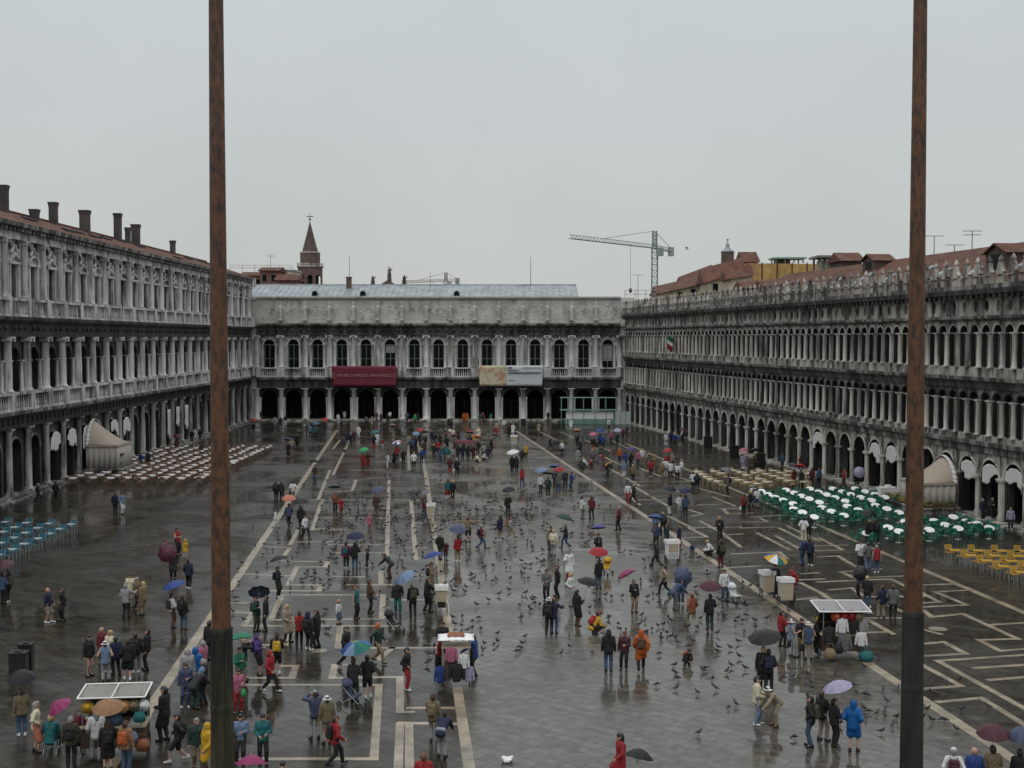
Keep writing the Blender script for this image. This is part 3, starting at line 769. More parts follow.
# ------------------------------------------------------------------ right building
RBL, RBR = Vector((17.65, 194.5, 0)), math.atan2(-1, .1555)
RB = thing('arcade_building', RBL, RBR, 'long right hand arcade building with crenellated parapet and red tiled roof', 'building')
n, w = 44, 3.10
u0, u1 = 0.0, n * w
mb = MB(); mb.box((u0, -1.1, 0), (u1, .6, .15)); mb.build('step', M['warm'], RB)
mb = MB(); arch_wall(mb, u0, n, w, .15, 4.75, 2.35, .15, 3.1, .8, 0, 1.2, True, 0, 1); mb.build('arcade_wall', [M['warm'], M['black']], RB)
mb = MB(); arch_trim(mb, 0, 2.35, 3.1, 1.2, .18, -.06)
parts('archivolt', mb.mesh('archivolt', M['warmcol']), RB, [(u0 + (k+.5)*w, 0, 0) for k in range(n)])
mb = MB(); mb.box((-.36, -.14, 0), (.36, .2, .35)); mb.box((-.25, -.1, .35), (.25, .2, 2.7)); mb.box((-.34, -.18, 2.7), (.34, .2, 2.82)); mb.box((-.40, -.24, 2.82), (.40, .2, 2.98))
parts('pier', mb.mesh('pier', M['warmcol']), RB, [(u0 + k*w, -.02, .15) for k in range(n+1)])
mb = MB(); mb.prof([(.3, 4.75), (-.15, 4.75), (-.15, 5.15), (-.45, 5.3), (-.5, 5.6), (.3, 5.6)], u0, u1); mb.build('cornice', M['grey'], RB)
mb = MB(); mb.prof([(.3, 5.6), (-.1, 5.6), (-.1, 6.0), (.3, 6.0)], u0, u1); mb.build('sill_course', M['warm'], RB)
half = w / 2; n2 = n * 2
vis = lambda p: (0 if p[0] < 112 else 1, -p[0])
def storey(zb, zt, zcap, rise, ow, wm, dm, tm, nm):
    mb = MB(); arch_wall(mb, u0, n2, half, zb, zt, ow, zb + .02, zcap, .55, 0, rise, True, 0, 1); mb.build('window_wall', [wm, M['soot']], RB)
    mb = MB(); arch_trim(mb, 0, ow, zcap, rise, .13, -.05)
    parts('archivolt', mb.mesh('archivolt', tm), RB, [(u0 + (k+.5)*half, 0, 0) for k in range(n2)], 50, vis)
    cm = column_mesh('column', .185, zcap - zb, M['warmcol'], .34, .22, 10)
    parts('column', cm, RB, [(u0 + k*half, -.1, zb) for k in range(n2 + 1)], 50, vis)
    fr, pn = window_mesh(ow, zb + .05, zcap, rise, M['frame'])
    bm = MB()
    parts('window', fr, RB, [(u0 + (k+.5)*half, .4, 0) for k in range(n2)], 50, vis, [('pane', pn)])
    if n2 > 50:
        mbp = MB(); mbp.quad((u0, .5, zb), (u1, .5, zb), (u1, .5, zcap + rise), (u0, .5, zcap + rise)); mbp.build('dark_pane', M['glass'], RB)
storey(6.0, 9.35, 8.55, .52, 1.10, M['grey'], M['soot'], M['black'], 0)
mb = MB(); mb.prof([(.3, 9.35), (-.2, 9.35), (-.2, 9.8), (.3, 9.8)], u0, u1); mb.build('frieze', M['black'], RB)
mb = MB(); mb.prof([(.3, 9.8), (-.22, 9.8), (-.5, 9.95), (-.55, 10.2), (.3, 10.2)], u0, u1); mb.build('cornice', M['grey'], RB)
mb = MB(); mb.prof([(.3, 10.2), (-.12, 10.2), (-.12, 10.85), (.3, 10.85)], u0, u1); mb.build('sill_course', M['warm'], RB)
storey(10.85, 14.25, 13.4, .54, 1.12, M['warm'], M['soot'], M['warmcol'], 1)
mb = MB(); mb.prof([(.3, 14.25), (-.16, 14.25), (-.42, 14.4), (-.45, 14.6), (.3, 14.6)], u0, u1); mb.build('cornice', M['grey'], RB)
# frieze with oval openings
mb = MB()
for k in range(n2):
    a = u0 + k*half; c = a + half/2; K = 12; z0, z1, zc = 14.6, 15.95, 15.28
    hole = [(c + .29*math.cos(2*math.pi*i/K), zc + .43*math.sin(2*math.pi*i/K)) for i in range(K)]
    sq = []
    for i in range(K):
        ca, sa = math.cos(2*math.pi*i/K), math.sin(2*math.pi*i/K)
        t = min((half/2)/abs(ca) if abs(ca) > 1e-6 else 9, ((z1-z0)/2)/abs(sa) if abs(sa) > 1e-6 else 9)
        sq.append((c + ca*t, zc + sa*t))
    for i in range(K):
        j = (i+1) % K
        mb.add([(hole[i][0],0,hole[i][1]),(hole[j][0],0,hole[j][1]),(sq[j][0],0,sq[j][1]),(sq[i][0],0,sq[i][1]),(hole[i][0],.3,hole[i][1]),(hole[j][0],.3,hole[j][1])], [(0,1,2,3),(0,4,5,1)])
    for ux in (a, a + half):
        for zz in (z0, z1): pass
    # the four corners left by the star-shaped fill
    ii = [i for i in range(K)]
    for i in ii:
        j = (i+1) % K
        if abs(sq[i][0]-sq[j][0]) > 1e-6 and abs(sq[i][1]-sq[j][1]) > 1e-6:
            cx = sq[i][0] if abs(abs(sq[i][0]-c)-half/2) < 1e-6 else sq[j][0]
            cz = sq[i][1] if abs(abs(sq[i][1]-zc)-(z1-z0)/2) < 1e-6 else sq[j][1]
            mb.add([(sq[i][0],0,sq[i][1]),(sq[j][0],0,sq[j][1]),(cx,0,cz)], [(0,1,2)])
mb.build('oculus_frieze', M['warm'], RB)
mb = MB(); mb.prof([(.3, 15.95), (-.2, 15.95), (-.68, 16.15), (-.75, 16.5), (.3, 16.5)], u0, u1)
for k in range(n2 * 2):
    x = u0 + (k+.5)*half/2; mb.box((x-.14, -.6, 15.85), (x+.14, -.2, 16.12))
mb.build('cornice', M['black'], RB)
mb = MB(); mb.box((u0, -.45, 16.5), (u1, -.1, 16.85)); mb.box((u0, -.5, 17.35), (u1, -.42, 17.45)); mb.build('parapet', M['grey'], RB)
mg = MB()
mg.prism([(-.42, 16.85), (-.36, 17.55), (-.46, 17.62), (-.28, 17.9), (-.18, 18.3), (.18, 18.3), (.28, 17.9), (.46, 17.62), (.36, 17.55), (.42, 16.85)], -.42, -.12)
mg.lathe([(.1, 18.28), (.17, 18.36), (.2, 18.5), (.12, 18.66), (.05, 18.78), (.01, 18.85)], 8, (0, -.27, 0))
parts('merlon', mg.mesh('merlon', M['warm']), RB, [(u0 + k*half, 0, 0) for k in range(n2 + 1)], 100, vis)
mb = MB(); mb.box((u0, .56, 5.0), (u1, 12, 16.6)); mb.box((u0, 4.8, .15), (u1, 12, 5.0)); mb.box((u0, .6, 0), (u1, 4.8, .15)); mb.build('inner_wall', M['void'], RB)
shops(RB, [u0 + (k+.5)*w for k in range(0, 36)], 4.8, .15)
ur = (194.5 - 147) * 1.013                       # the tall red roof starts here
rf = MB(); rf.prof([(.9, 16.9), (7.6, 20.55), (14.5, 16.9), (14.5, 16.5), (.9, 16.5)], ur, u1); rf = rf.build('roof', M['tile'], RB)
q = lambda y: 16.93 + (y - .9) * .5448
for i in range(15):                               # pale skylight strips lying on the tiles
    a = ur + 6 + i * 5.6 + rnd.uniform(-1, 1); y0 = rnd.uniform(1.6, 3.2); y1 = y0 + rnd.uniform(1.6, 2.6); wd = rnd.uniform(.7, 1.2)
    mb = MB(); mb.add([(a,y0,q(y0)),(a+wd,y0,q(y0)),(a+wd,y1,q(y1)),(a,y1,q(y1)),(a,y0,q(y0)+.14),(a+wd,y0,q(y0)+.14),(a+wd,y1,q(y1)+.14),(a,y1,q(y1)+.14)],[(4,5,6,7),(0,1,5,4),(1,2,6,5),(2,3,7,6),(3,0,4,7)])
    mb.build('skylight', M['seam'], rf)
def dormer(u, y, wd, dp, z0, z1, wall, parent):
    mb = MB(); h = wd/2
    mb.prism([(u-h, z0), (u+h, z0), (u+h, z1), (u, z1+.35*wd*.6), (u-h, z1)], y, y+dp)
    d = mb.build('dormer', wall, parent)
    mb = MB()
    for s in (-1, 1):
        mb.add([(u, y-.25, z1+.35*wd*.6+.12), (u+s*(h+.3), y-.25, z1-.05), (u+s*(h+.3), y+dp, z1-.05), (u, y+dp, z1+.35*wd*.6+.12), (u, y-.25, z1+.35*wd*.6), (u+s*(h+.3), y-.25, z1-.17)], [(0,1,2,3),(0,4,5,1)])
    mb.build('dormer_roof', M['tile'], d)
    mb = MB(); mb.box((u-h*.45, y-.06, z0+.35), (u+h*.45, y-.02, z1-.1)); mb.build('dormer_window', M['glass'], d)
dormer((194.5-94)*1.013, 3.2, 3.0, 3.0, 17.6, 19.4, M['spire'], rf)
dormer((194.5-121)*1.013, 5.6, 2.6, 2.2, 19.3, 20.5, M['spire'], rf)
# ochre attic strip and low roof above the far half
mb = MB(); mb.box((u0 + 1, 3.2, 16.4), (ur - .1, 3.8, 18.2)); mb.build('attic_wall', M['ochre'], RB)
mb = MB(); mb.prof([(2.6, 18.2), (3.8, 18.5), (3.8, 18.2)], u0 + 1, ur - .1); mb.build('attic_roof', M['tile'], RB)
# drapes in the nearer right arches
for i, (px, zz) in enumerate(((816, 2.2), (871, 2.0), (888, 2.0), (965, 2.1), (985, 2.2), (1008, 2.2))):
    Y = 60918 / (px - 306.0); k = round(((194.5 - Y) * 1.013) / w - .5)
    drape(RBL, RBR, (k + .5) * w, zz + .35, 4.02, 2.15, i + 11, 0,
          ['crumpled white drape in the right arcade above the beige chairs', 'white drape in the arch left of the white cloth table', 'white drape in the arch just above the white cloth table',
           'white drape in the first arch right of the beige tent', 'white drape in the second arch right of the beige tent', 'white drape in the last right arch at the picture edge'][i], 'white drapes of the right arcade')
# ------------------------------------------------------------------ flagpoles
def flagpole(px0, py0, Y, zj, r_mid, r_sl, label, dark):
    p = atY(px0, py0, Y); x = p.x
    t = thing('flagpole', (x, Y, 0), 0, label, 'flagpole')
    mb = MB(); mb.box((-1.2,-1.2,0),(1.2,1.2,.25)); mb.box((-.9,-.9,.25),(.9,.9,.5))
    mb.lathe([(.85,.5),(.8,.9),(.55,1.2),(.62,1.9),(.75,2.3),(.5,2.6),(.45,3.0)], 16); mb.build('pedestal', M['bronze'], t)
    mb = MB()
    mb.lathe([(r_sl*1.12,3.0),(r_sl*1.08,3.3),(r_sl*1.02,zj-1.7),(r_sl*1.0,zj-1.5),(r_sl*1.0,zj-.1)], 32, (0,0,0), 0, False, .12)
    mb.lathe([(r_sl*1.02,zj-1.75),(r_sl*1.05,zj-1.68),(r_sl*1.02,zj-1.6)], 24)
    mb.lathe([(r_sl*.98,zj-.12),(r_sl*1.01,zj-.06),(r_sl*.96,zj)], 24)
    mb.build('bronze_sleeve', M['soot'] if dark else M['bronze'], t)
    mb = MB(); mb.lathe([(r_mid, zj-.2),(r_mid*.98, zj+2),(r_mid*.74, 20),(r_mid*.5, 31)], 20)
    mb.build('mast', M['rust'], t)
    mb = MB(); mb.lathe([(.05,31),(.28,31.1),(.32,31.4),(.2,31.7),(.05,31.9)], 12); mb.build('finial', M['brass'], t)
    return t
flagpole(221.3, 620, 26, 6.95, .20, .235, 'rust red flagpole in a greenish fluted bronze sleeve, the left of the two', 0)
flagpole(913.3, 600, 27.5, 6.95, .198, .235, 'rust red flagpole in a blackened fluted sleeve, the right of the two', 1)

# ------------------------------------------------------------------ things beyond the roofs
def tower():
    Y = 330; c = atY(310.3, 285, Y); s = Y / F
    Z = lambda py: CAMZ + (338 - py) * s
    t = thing('bell_tower', (c.x, Y, 0), math.radians(8), 'brick bell tower with a pointed spire above the far left roof', 'tower')
    h = 12 * s
    mb = MB(); mb.box((-h, -h, 0), (h, h, Z(286))); mb.build('shaft', M['brick'], t)
    for a in range(4):
        mb = MB(); arch_wall(mb, -h, 3, 2*h/3, Z(286), Z(267.5), 1.25, Z(286)+.02, Z(278), .5, -h)
        o = mb.build('belfry_wall', M['brick'], t); o.rotation_euler = (0, 0, a*math.pi/2)
    mb = MB(); mb.box((-h+1, -h+1, Z(286)), (h-1, h-1, Z(268))); mb.build('inner_wall', M['void'], t)
    mb = MB(); mb.box((-h*1.08, -h*1.08, Z(267.5)), (h*1.08, h*1.08, Z(266.8)))
    for a in range(4):
        R = Matrix.Rotation(a*math.pi/2, 4, 'Z')
        mb.obox(R, (-h*1.05, -h*1.06, Z(264.6)), (h*1.05, -h*.99, Z(264.1)))
        for i in range(12):
            x = -h + 2*h*(i+.5)/12; mb.obox(R, (x-.12, -h*1.05, Z(266.8)), (x+.12, -h*1.0, Z(264.6)))
    mb.build('balustrade', M['marble'], t)
    d = 9.3 * s
    mb = MB(); mb.lathe([(d*1.06, Z(266.8)), (d*1.06, Z(253.6))], 8, (0,0,0), 0, False); mb.build('drum', M['brick'], t)
    mb = MB(); mb.lathe([(d*1.12, Z(253.6)), (d*1.12, Z(252.6)), (d*1.0, Z(252.4))], 8, (0,0,0), 0, False); mb.build('cornice', M['marble'], t)
    mb = MB(); mb.lathe([(d*.86, Z(252.4)), (d*.45, Z(238)), (.12, Z(223))], 8, (0,0,0), 0, False); mb.build('spire', M['spire'], t)
    mb = MB(); mb.tube((0,0,Z(223.5)), (0,0,Z(214)), .1, .05, 6); mb.lathe([(.05,0),(.35,.3),(.05,.6)], 8, (0,0,Z(221))); mb.box((-.9,-.05,Z(217.5)),(.9,.05,Z(216.8))); mb.build('cross', M['dark'], t)
tower()

def house(name, px0, px1, py_eave, py_base, Y, dp, wall, label, roof='tile', ridge=1.6, wins=3, flat=False, floor=8):
    a, b = atY(px0, py_eave, Y), atY(px1, py_eave, Y)
    t = thing(name, ((a.x+b.x)/2, Y, 0), 0, label, 'house')
    h = (b.x-a.x)/2; z = a.z
    mb = MB(); mb.box((-h, 0, 0), (h, dp, z)); mb.build('wall', M[wall], t)
    if flat:
        mb = MB(); mb.box((-h-.2, -.2, z), (h+.2, dp, z+.3)); mb.build('roof', M['seam'], t)
    else:
        mb = MB(); mb.prof([(-.5, z), (dp/2, z+ridge), (dp+.5, z), (dp+.5, z-.15), (-.5, z-.15)], -h-.4, h+.4); mb.build('roof', M[roof], t)
    for i in range(wins):
        x = -h + 2*h*(i+.5)/wins
        mb = MB(); mb.box((x-.55, -.08, z-2.3), (x+.55, -.02, z-.7)); f = mb.build('window', M['frame'], t)
        mb = MB(); mb.box((x-.45, -.1, z-2.2), (x+.45, -.08, z-.8)); mb.build('pane', M['glass'], f)
    return t
house('house', 240, 264, 275.5, 285, 262, 10, 'ochre', 'yellow ochre house half hidden behind the left building end', 'tile', 1.0, 2)
house('house', 260, 278, 270.5, 285, 255, 8, 'rose', 'red plastered house with a low chimney left of the bell tower', 'tile', .9, 2)
house('house', 274, 294, 271.0, 285, 268, 9, 'cream', 'pale attic house with a row of small windows beside the bell tower', 'tile', .4, 5, True)
house('house', 276, 297, 280, 290, 250, 7, 'rose', 'dark red house with sloping roof at the foot of the bell tower', 'tile', 1.2, 2)
# terrace railings and aerial
def rail_fence(px0, px1, py, Y, h, label):
    a, b = atY(px0, py, Y), atY(px1, py, Y)
    t = thing('roof_railing', (a.x, Y, a.z), 0, label, 'railing')
    mb = MB(); W_ = b.x - a.x
    for z in (h*.5, h): mb.tube((0,0,z), (W_,0,z), .05, None, 5)
    mb.build('rail', M['steel'], t)
    n = max(3, int(W_/2.2))
    for i in range(n+1):
        m2 = MB(); m2.tube((W_*i/n,0,-.6), (W_*i/n,0,h), .05, None, 5); m2.build('post', M['steel'], t)
rail_fence(230, 292, 270.5, 258, 1.1, 'thin roof terrace railing above the red and ochre houses')
rail_fence(625, 656, 298, 206, 1.3, 'thin railing on the roof corner under the crane mast')

def statue_church():
    Y = 300; t = thing('church_front', (atY(388, 285, Y).x, Y, 0), 0, 'church gable topped by three pale statues behind the lead roof', 'church')
    Z = lambda py: CAMZ + (338 - py) * Y / F
    s = Y / F
    mb = MB(); mb.box((-9*s*2.2, 0, 0), (9*s*2.2, 6, Z(287))); mb.build('wall', M['grey'], t)
    mb = MB(); mb.prism([(-9*s, Z(287)), (9*s, Z(287)), (8*s, Z(285)), (0, Z(280)), (-8*s, Z(285))], -.3, 2); mb.build('gable', M['brick'], t)
    for px, y0, y1 in ((372.5, 285, 275.5), (389, 280.3, 266.5), (404, 285, 275)):
        x = (px - 388) * s; h = Z(y1) - Z(y0)
        mb = MB(); mb.box((-.5, -.5, -.8), (.5, .5, h*.2)); mb.lathe([(.45, h*.2), (.5, h*.4), (.35, h*.62), (.48, h*.76), (.15, h*.85), (.22, h*.93), (.05, h)], 8); mb.tube((.3, 0, h*.7), (.75, -.2, h*.85), .14, .1, 6)
        o = mb.build('statue', M['grey'], t); o.location = (x, .8, Z(y0))
statue_church()

def lattice(mb, p0, p1, wd, n, tri=False, r=.06, m=0):
    p0, p1 = Vector(p0), Vector(p1); d = (p1 - p0).normalized()
    a = d.cross(Vector((0,0,1)));
    a = a.normalized() if a.length > .1 else Vector((1,0,0))
    b = a.cross(d).normalized()
    offs = [(-1,-1),(1,-1),(1,1),(-1,1)] if not tri else [(-1,-1),(1,-1),(0,1)]
    cs = [(a*x + b*y) * wd/2 for x, y in offs]
    for c in cs: mb.tube(p0+c, p1+c, r*1.5, None, 5, m)
    for i in range(n):
        f0, f1 = i/n, (i+1)/n
        q0, q1 = p0.lerp(p1, f0), p0.lerp(p1, f1)
        for j in range(len(cs)):
            k = (j+1) % len(cs)
            mb.tube(q0+cs[j], q1+cs[k], r, None, 4, m)
            mb.tube(q0+cs[j], q0+cs[k], r, None, 4, m)
def crane(mast, Yc, top, jl, jr, col, label, wd, sc=1):
    (mx, mtop), (lx, ly, lY), (rx, ry, rY) = mast, jl, jr
    base = atY(mx, 300, Yc)
    t = thing('tower_crane', (base.x, Yc, 0), 0, label, 'crane')
    o = Vector((base.x, Yc, 0))
    J = atY(mx, top, Yc) - o; T = atY(mx, mtop, Yc) - o
    mb = MB(); lattice(mb, (0,0,0), (0,0,J.z), wd, 26, False, .06*sc); mb.build('mast', M[col], t)
    mb = MB(); lattice(mb, (0,0,J.z), (0,0,T.z), wd*.7, 4, False, .09*sc); mb.build('tower_head', M[col], t)
    l = atY(lx, ly, lY) - o; r = atY(rx, ry, rY) - o
    mb = MB(); lattice(mb, J, l, wd*.65, 26, True, .045*sc); mb.build('jib', M[col], t)
    mb = MB(); lattice(mb, J, r, wd*.65, 7, True, .045*sc); mb.build('counter_jib', M[col], t)
    mb = MB(); q = J.lerp(r, .88); mb.box((q.x-.6*sc, q.y-.6, q.z-1.3*sc), (q.x+.6*sc, q.y+.6, q.z+.6*sc)); mb.build('counterweight', M['steel'], t)
    mb = MB(); mb.tube(T, J.lerp(l, .62)+Vector((0,0,.4)), .05*sc, None, 4); mb.tube(T, r, .05*sc, None, 4); mb.build('tie_rod', M['dark'], t)
    mb = MB(); mb.box((.3*wd, -1.2*sc, J.z-2.0*sc), (1.5*wd, .2, J.z-.3*sc)); cb = mb.build('cab', M[col], t)
    q = J.lerp(l, .30)
    mb = MB(); mb.tube(q, q-Vector((0,0,9*sc)), .04*sc, None, 4); mb.build('hoist_rope', M['dark'], t)
    mb = MB(); mb.lathe([(.05,0),(.3,.2),(.3,.8),(.05,1)], 6, (q.x, q.y, q.z-10*sc)); mb.build('hook', M['dark'], t)
crane((654.5, 231), 262, 246.5, (570, 236.5, 240), (673, 250.5, 271), 'crane', 'pale green lattice tower crane standing above the far right corner', 1.15)
crane((446, 272.5), 430, 280.3, (402, 282, 420), (459, 280, 435), 'crane2', 'small distant crane, only its top showing over the lead roof', 1.3, 1.2)
def aerial(px, py0, py1, Y, label, arms):
    p, q = atY(px, py0, Y), atY(px, py1, Y)
    mb = MB(); h = q.z - p.z
    mb.tube((0,0,-1.5), (0,0,h), .05, .035, 5)
    for i in range(arms):
        z = h - i*.35; mb.tube((-.9+.15*i,0,z), (.9-.15*i,0,z), .035, None, 4)
        for j in range(-3, 4): mb.tube((j*.25,-.25,z), (j*.25,.25,z), .02, None, 4)
    o = mb.build('aerial', M['dark']); o.location = p
    tag(o, label, 'aerial', None)
aerial(349.5, 284, 256, 204, 'tall thin mast on the lead roof left of the church statues', 0)
aerial(530.7, 290, 257, 204, 'tall thin mast near the right end of the lead roof', 0)
aerial(270.7, 272, 255, 258, 'television aerial on the red house beside the bell tower', 2)
aerial(638, 297, 275, 207, 'slim aerial rising from the railed roof corner left of the crane mast', 1)
aerial(934, 257, 236, 122, 'television aerial just right of the right flagpole', 1)
aerial(954.5, 250, 245, 118, 'short aerial between the two taller ones at right', 1)
aerial(972, 249, 231, 114, 'tallest television aerial on the right tiled roof', 2)
aerial(430.2, 290, 272, 204, 'thin pole on the lead roof just left of the small distant crane', 0)

# roofs behind the right building
def block(px0, px1, py0, py1, Y, dp, wall, label, cat='house', roof=None, ridge=2.0, wins=0, name='house', ry=0):
    a, b = atY(px0, py0, Y), atY(px1, py1, Y)
    t = thing(name, (a.x, Y, 0), 0, label, cat)
    W_ = b.x - a.x
    mb = MB(); mb.add([(0,0,0),(W_,0,0),(W_,dp,0),(0,dp,0),(0,0,a.z),(W_,0,b.z),(W_,dp,b.z),(0,dp,a.z)],[(0,1,5,4),(1,2,6,5),(2,3,7,6),(3,0,4,7),(4,5,6,7)]); mb.build('wall', M[wall], t)
    if roof:
        mb = MB(); n = Vector((0,0,ridge))
        f0, f1, k0, k1 = Vector((-.4,-.5,a.z)), Vector((W_+.4,-.5,b.z)), Vector((-.4,dp+.4,a.z)), Vector((W_+.4,dp+.4,b.z))
        m0, m1 = (f0+k0)/2+n, (f1+k1)/2+n
        mb.add([f0,f1,k1,k0,m0,m1],[(0,1,5,4),(2,3,4,5),(1,2,5),(3,0,4),(3,2,1,0)]); mb.build('roof', M[roof], t)
    for i in range(wins):
        x = W_*(i+.5)/wins; z = a.z*(1-(i+.5)/wins)+b.z*(i+.5)/wins
        mb = MB(); mb.box((x-.45,-.08,z-1.9),(x+.45,-.02,z-.6)); mb.build('window', M['glass'], t)
    return t
block(660, 700, 294, 284, 222, 14, 'cream', 'long low house with a red roof rising right beside the crane mast', 'house', 'tile', 1.6, 3)
block(686, 716, 287, 274, 232, 16, 'rose', 'red roofed house climbing towards the small domed tower', 'house', 'tile', 2.2, 0)
block(706, 744, 283, 271, 214, 9, 'cream', 'house with a cream gable and red roof below the domed tower', 'house', 'tile', 2.6, 2)
block(728, 752, 280, 275, 205, 6, 'cream', 'small cream dormer house with a dark door under red tiles', 'house', 'tile', 2.0, 1)
block(744, 758, 262, 262, 240, 8, 'rose', 'brown roofed attic left of the long ochre wall', 'house', 'tile', 2.2, 0)
block(745, 768, 288, 287, 190, 9, 'grey', 'low dark roofed house with patched tiles under the long ochre wall', 'house', 'tile', 1.3, 0)
block(766, 792, 288, 286, 184, 9, 'spire', 'low red roofed house where the tall red roof begins', 'house', 'tile', 1.4, 0)
t = block(747, 822, 263.2, 264, 236, 12, 'ochre', 'long ochre yellow roof terrace wall behind the right building', 'building', None, 0, 0, 'terrace_building')
a, b = atY(747, 263, 236), atY(822, 264, 236)
mb = MB()
for i in range(6):
    x = (b.x - a.x) * i / 5; mb.tube((x, -.15, a.z - 7), (x, -.15, a.z + .1), .1, None, 6)
mb.build('drainpipe', M['dark'], t)
def pavilion(px0, px1, py0, py1, Y, roofm, label, posts=4):
    a, b = atY(px0, py0, Y), atY(px1, py1, Y); W_ = b.x - a.x; h = a.z - b.z
    t = thing('roof_pavilion', (a.x, Y, b.z), 0, label, 'pavilion')
    mb = MB(); mb.box((-.6, -.6, h-.3), (W_+.6, 4.6, h)); mb.build('roof', M[roofm], t)
    for i in range(posts):
        for y in (0, 4):
            mb = MB(); mb.box((W_*i/(posts-1)-.12, y-.12, 0), (W_*i/(posts-1)+.12, y+.12, h-.3)); mb.build('post', M['frame'], t)
    mb = MB(); mb.box((.3, 1.2, 0), (W_*.55, 3.6, h*.7)); mb.build('wall', M['greenframe'] if roofm == 'scaf' else M['cream'], t)
pavilion(776, 803, 257.3, 263, 246, 'scaf', 'green roofed terrace pavilion on top of the long ochre wall')
pavilion(821, 842, 255.5, 270, 170, 'frame', 'open grey roof terrace with posts right of the ochre wall', 5)
block(843, 862, 261, 261, 150, 6, 'spire', 'brown gabled roof house between the grey terrace and right flagpole', 'house', 'tile', 1.2, 1)
def cupola():
    Y = 250; c = atY(727.5, 264, Y); s = Y/F; Z = lambda py: CAMZ + (338-py)*s
    t = thing('domed_tower', (c.x, Y, 0), 0, 'small octagonal brick tower with a little dome above the red roofs', 'tower')
    mb = MB(); mb.lathe([(6.4*s, 0), (6.4*s, Z(252.5))], 8, (0,0,0), 0, False); mb.build('shaft', M['brick'], t)
    mb = MB(); mb.lathe([(6.9*s, Z(252.5)), (6.9*s, Z(251.6)), (5*s, Z(250.6)), (3*s, Z(249)), (2*s, Z(247.5)), (1.9*s, Z(245)), (.9*s, Z(243.5)), (.2*s, Z(241.5))], 12); mb.build('dome', M['seam'], t)
    mb = MB(); mb.tube((0,0,Z(242)), (0,0,Z(239)), .08, None, 5); mb.box((-.45,-.04,Z(240.4)), (.45,.04,Z(240.1))); mb.build('cross', M['dark'], t)
cupola()

# bird on the wing in the sky
def bird_mesh():
    mb = MB(); mb.lathe([(.01,-.16),(.06,-.08),(.07,.02),(.05,.1),(.035,.14),(.04,.17),(.01,.21)], 8)
    for s in (-1,1): mb.add([(s*.05,0,.08),(s*.05,0,-.06),(s*.3,.10,-.05),(s*.34,.16,-.02),(s*.26,.1,.07)],[(0,1,2,3,4)])
    mb.add([(-.05,0,-.14),(.05,0,-.14),(.08,0,-.28),(-.08,0,-.28)],[(0,1,2,3)])
    return mb.mesh('bird', M['dark'])
o = obj('bird', bird_mesh(), None, atY(686.8, 247.6, 120)); o.rotation_euler = (math.radians(-70), .3, math.radians(70)); o.scale = (.9,)*3
o.modifiers.new('s', 'SOLIDIFY').thickness = .012
tag(o, 'single dark bird flying in the sky right of the tower crane', 'bird')

# flag on the right building
p = atY(668, 338, 165); Yf = 165; xf = 17.65 + .1555*(194.5 - Yf)
t = thing('flag', (xf - .15, Yf, 12.2), RBR, 'small green white and red flag hanging from the right building', 'flag')
mb = MB(); mb.tube((0,.1,0), (0,-1.6,1.3), .035, None, 6); mb.build('staff', M['steel'], t)
mb = MB(); nx, nz = 15, 8; vs = []
for j in range(nz+1):
    for i in range(nx+1):
        f, g = i/nx, j/nz
        vs.append((.08*math.sin(f*9+g*2), -1.55+.75*g - .15*f, 1.25 - .6*g - f*1.7 + .08*math.sin(f*11)))
mb.add(vs, [(j*(nx+1)+i, j*(nx+1)+i+1, (j+1)*(nx+1)+i+1, (j+1)*(nx+1)+i) for j in range(nz) for i in range(nx)], 0, True)
mb.m[-nx*nz:] = [min(2, i*3//nx) for j in range(nz) for i in range(nx)]
o = mb.build('flag_cloth', [cloth('green'), cloth('white'), cloth('red')], t); o.modifiers.new('s','SOLIDIFY').thickness = .015

# ------------------------------------------------------------------ banners on the far wing
def text_mesh(s, size, mt, parent, loc, name='lettering', bold=0.0):
    cu = bpy.data.curves.new(name, 'FONT'); cu.body = s; cu.size = size; cu.align_x = 'CENTER'; cu.align_y = 'CENTER'; cu.extrude = .01; cu.offset = bold
    tmp = bpy.data.objects.new(name, cu); C.objects.link(tmp)
    dg = bpy.context.evaluated_depsgraph_get(); dg.update()
    me = bpy.data.meshes.new_from_object(tmp.evaluated_get(dg))
    bpy.data.objects.remove(tmp)
    me.materials.clear(); me.materials.append(mt)
    o = obj(name, me, parent, loc); o.rotation_euler = (math.pi/2, 0, 0)
    return o
def banner(px0, px1, py0, py1, label):
    Y = 194.6; a, b = atY(px0, py0, Y), atY(px1, py1, Y)
    t = thing('banner', ((a.x+b.x)/2, Y, (a.z+b.z)/2), 0, label, 'banner')
    return t, (b.x-a.x)/2, (a.z-b.z)/2
def cloth_sheet(h, v, x0, x1, mt, parent, name, seed):
    mb = MB(); nx, nz = 24, 8; vs = []
    for j in range(nz+1):
        for i in range(nx+1):
            x = x0 + (x1-x0)*i/nx; g = j/nz
            sag = .12*math.sin(math.pi*(x+h)/(2*h)*5+seed)*(g*(1-g))*1.2
            vs.append((x*(1-.02*(1-g)), .05*math.sin(x*1.7+seed)+.03*math.sin(g*5), -v + 2*v*g + sag))
    mb.add(vs, [(j*(nx+1)+i, j*(nx+1)+i+1, (j+1)*(nx+1)+i+1, (j+1)*(nx+1)+i) for j in range(nz) for i in range(nx)], 0, True)
    o = mb.build(name, mt, parent); o.modifiers.new('s','SOLIDIFY').thickness = .02
    return o
M['banner'] = mat('crimson_banner', (.14, .011, .027), .7, 0, .2, .6)
M['letter'] = mat('pale_red_lettering', (.40, .22, .21), .7, 0, .1)
t, h, v = banner(332, 397, 366, 386.5, 'long crimson banner with pale lettering on the far balcony')
cloth_sheet(h, v, -h, h, M['banner'], t, 'banner_cloth', 1)
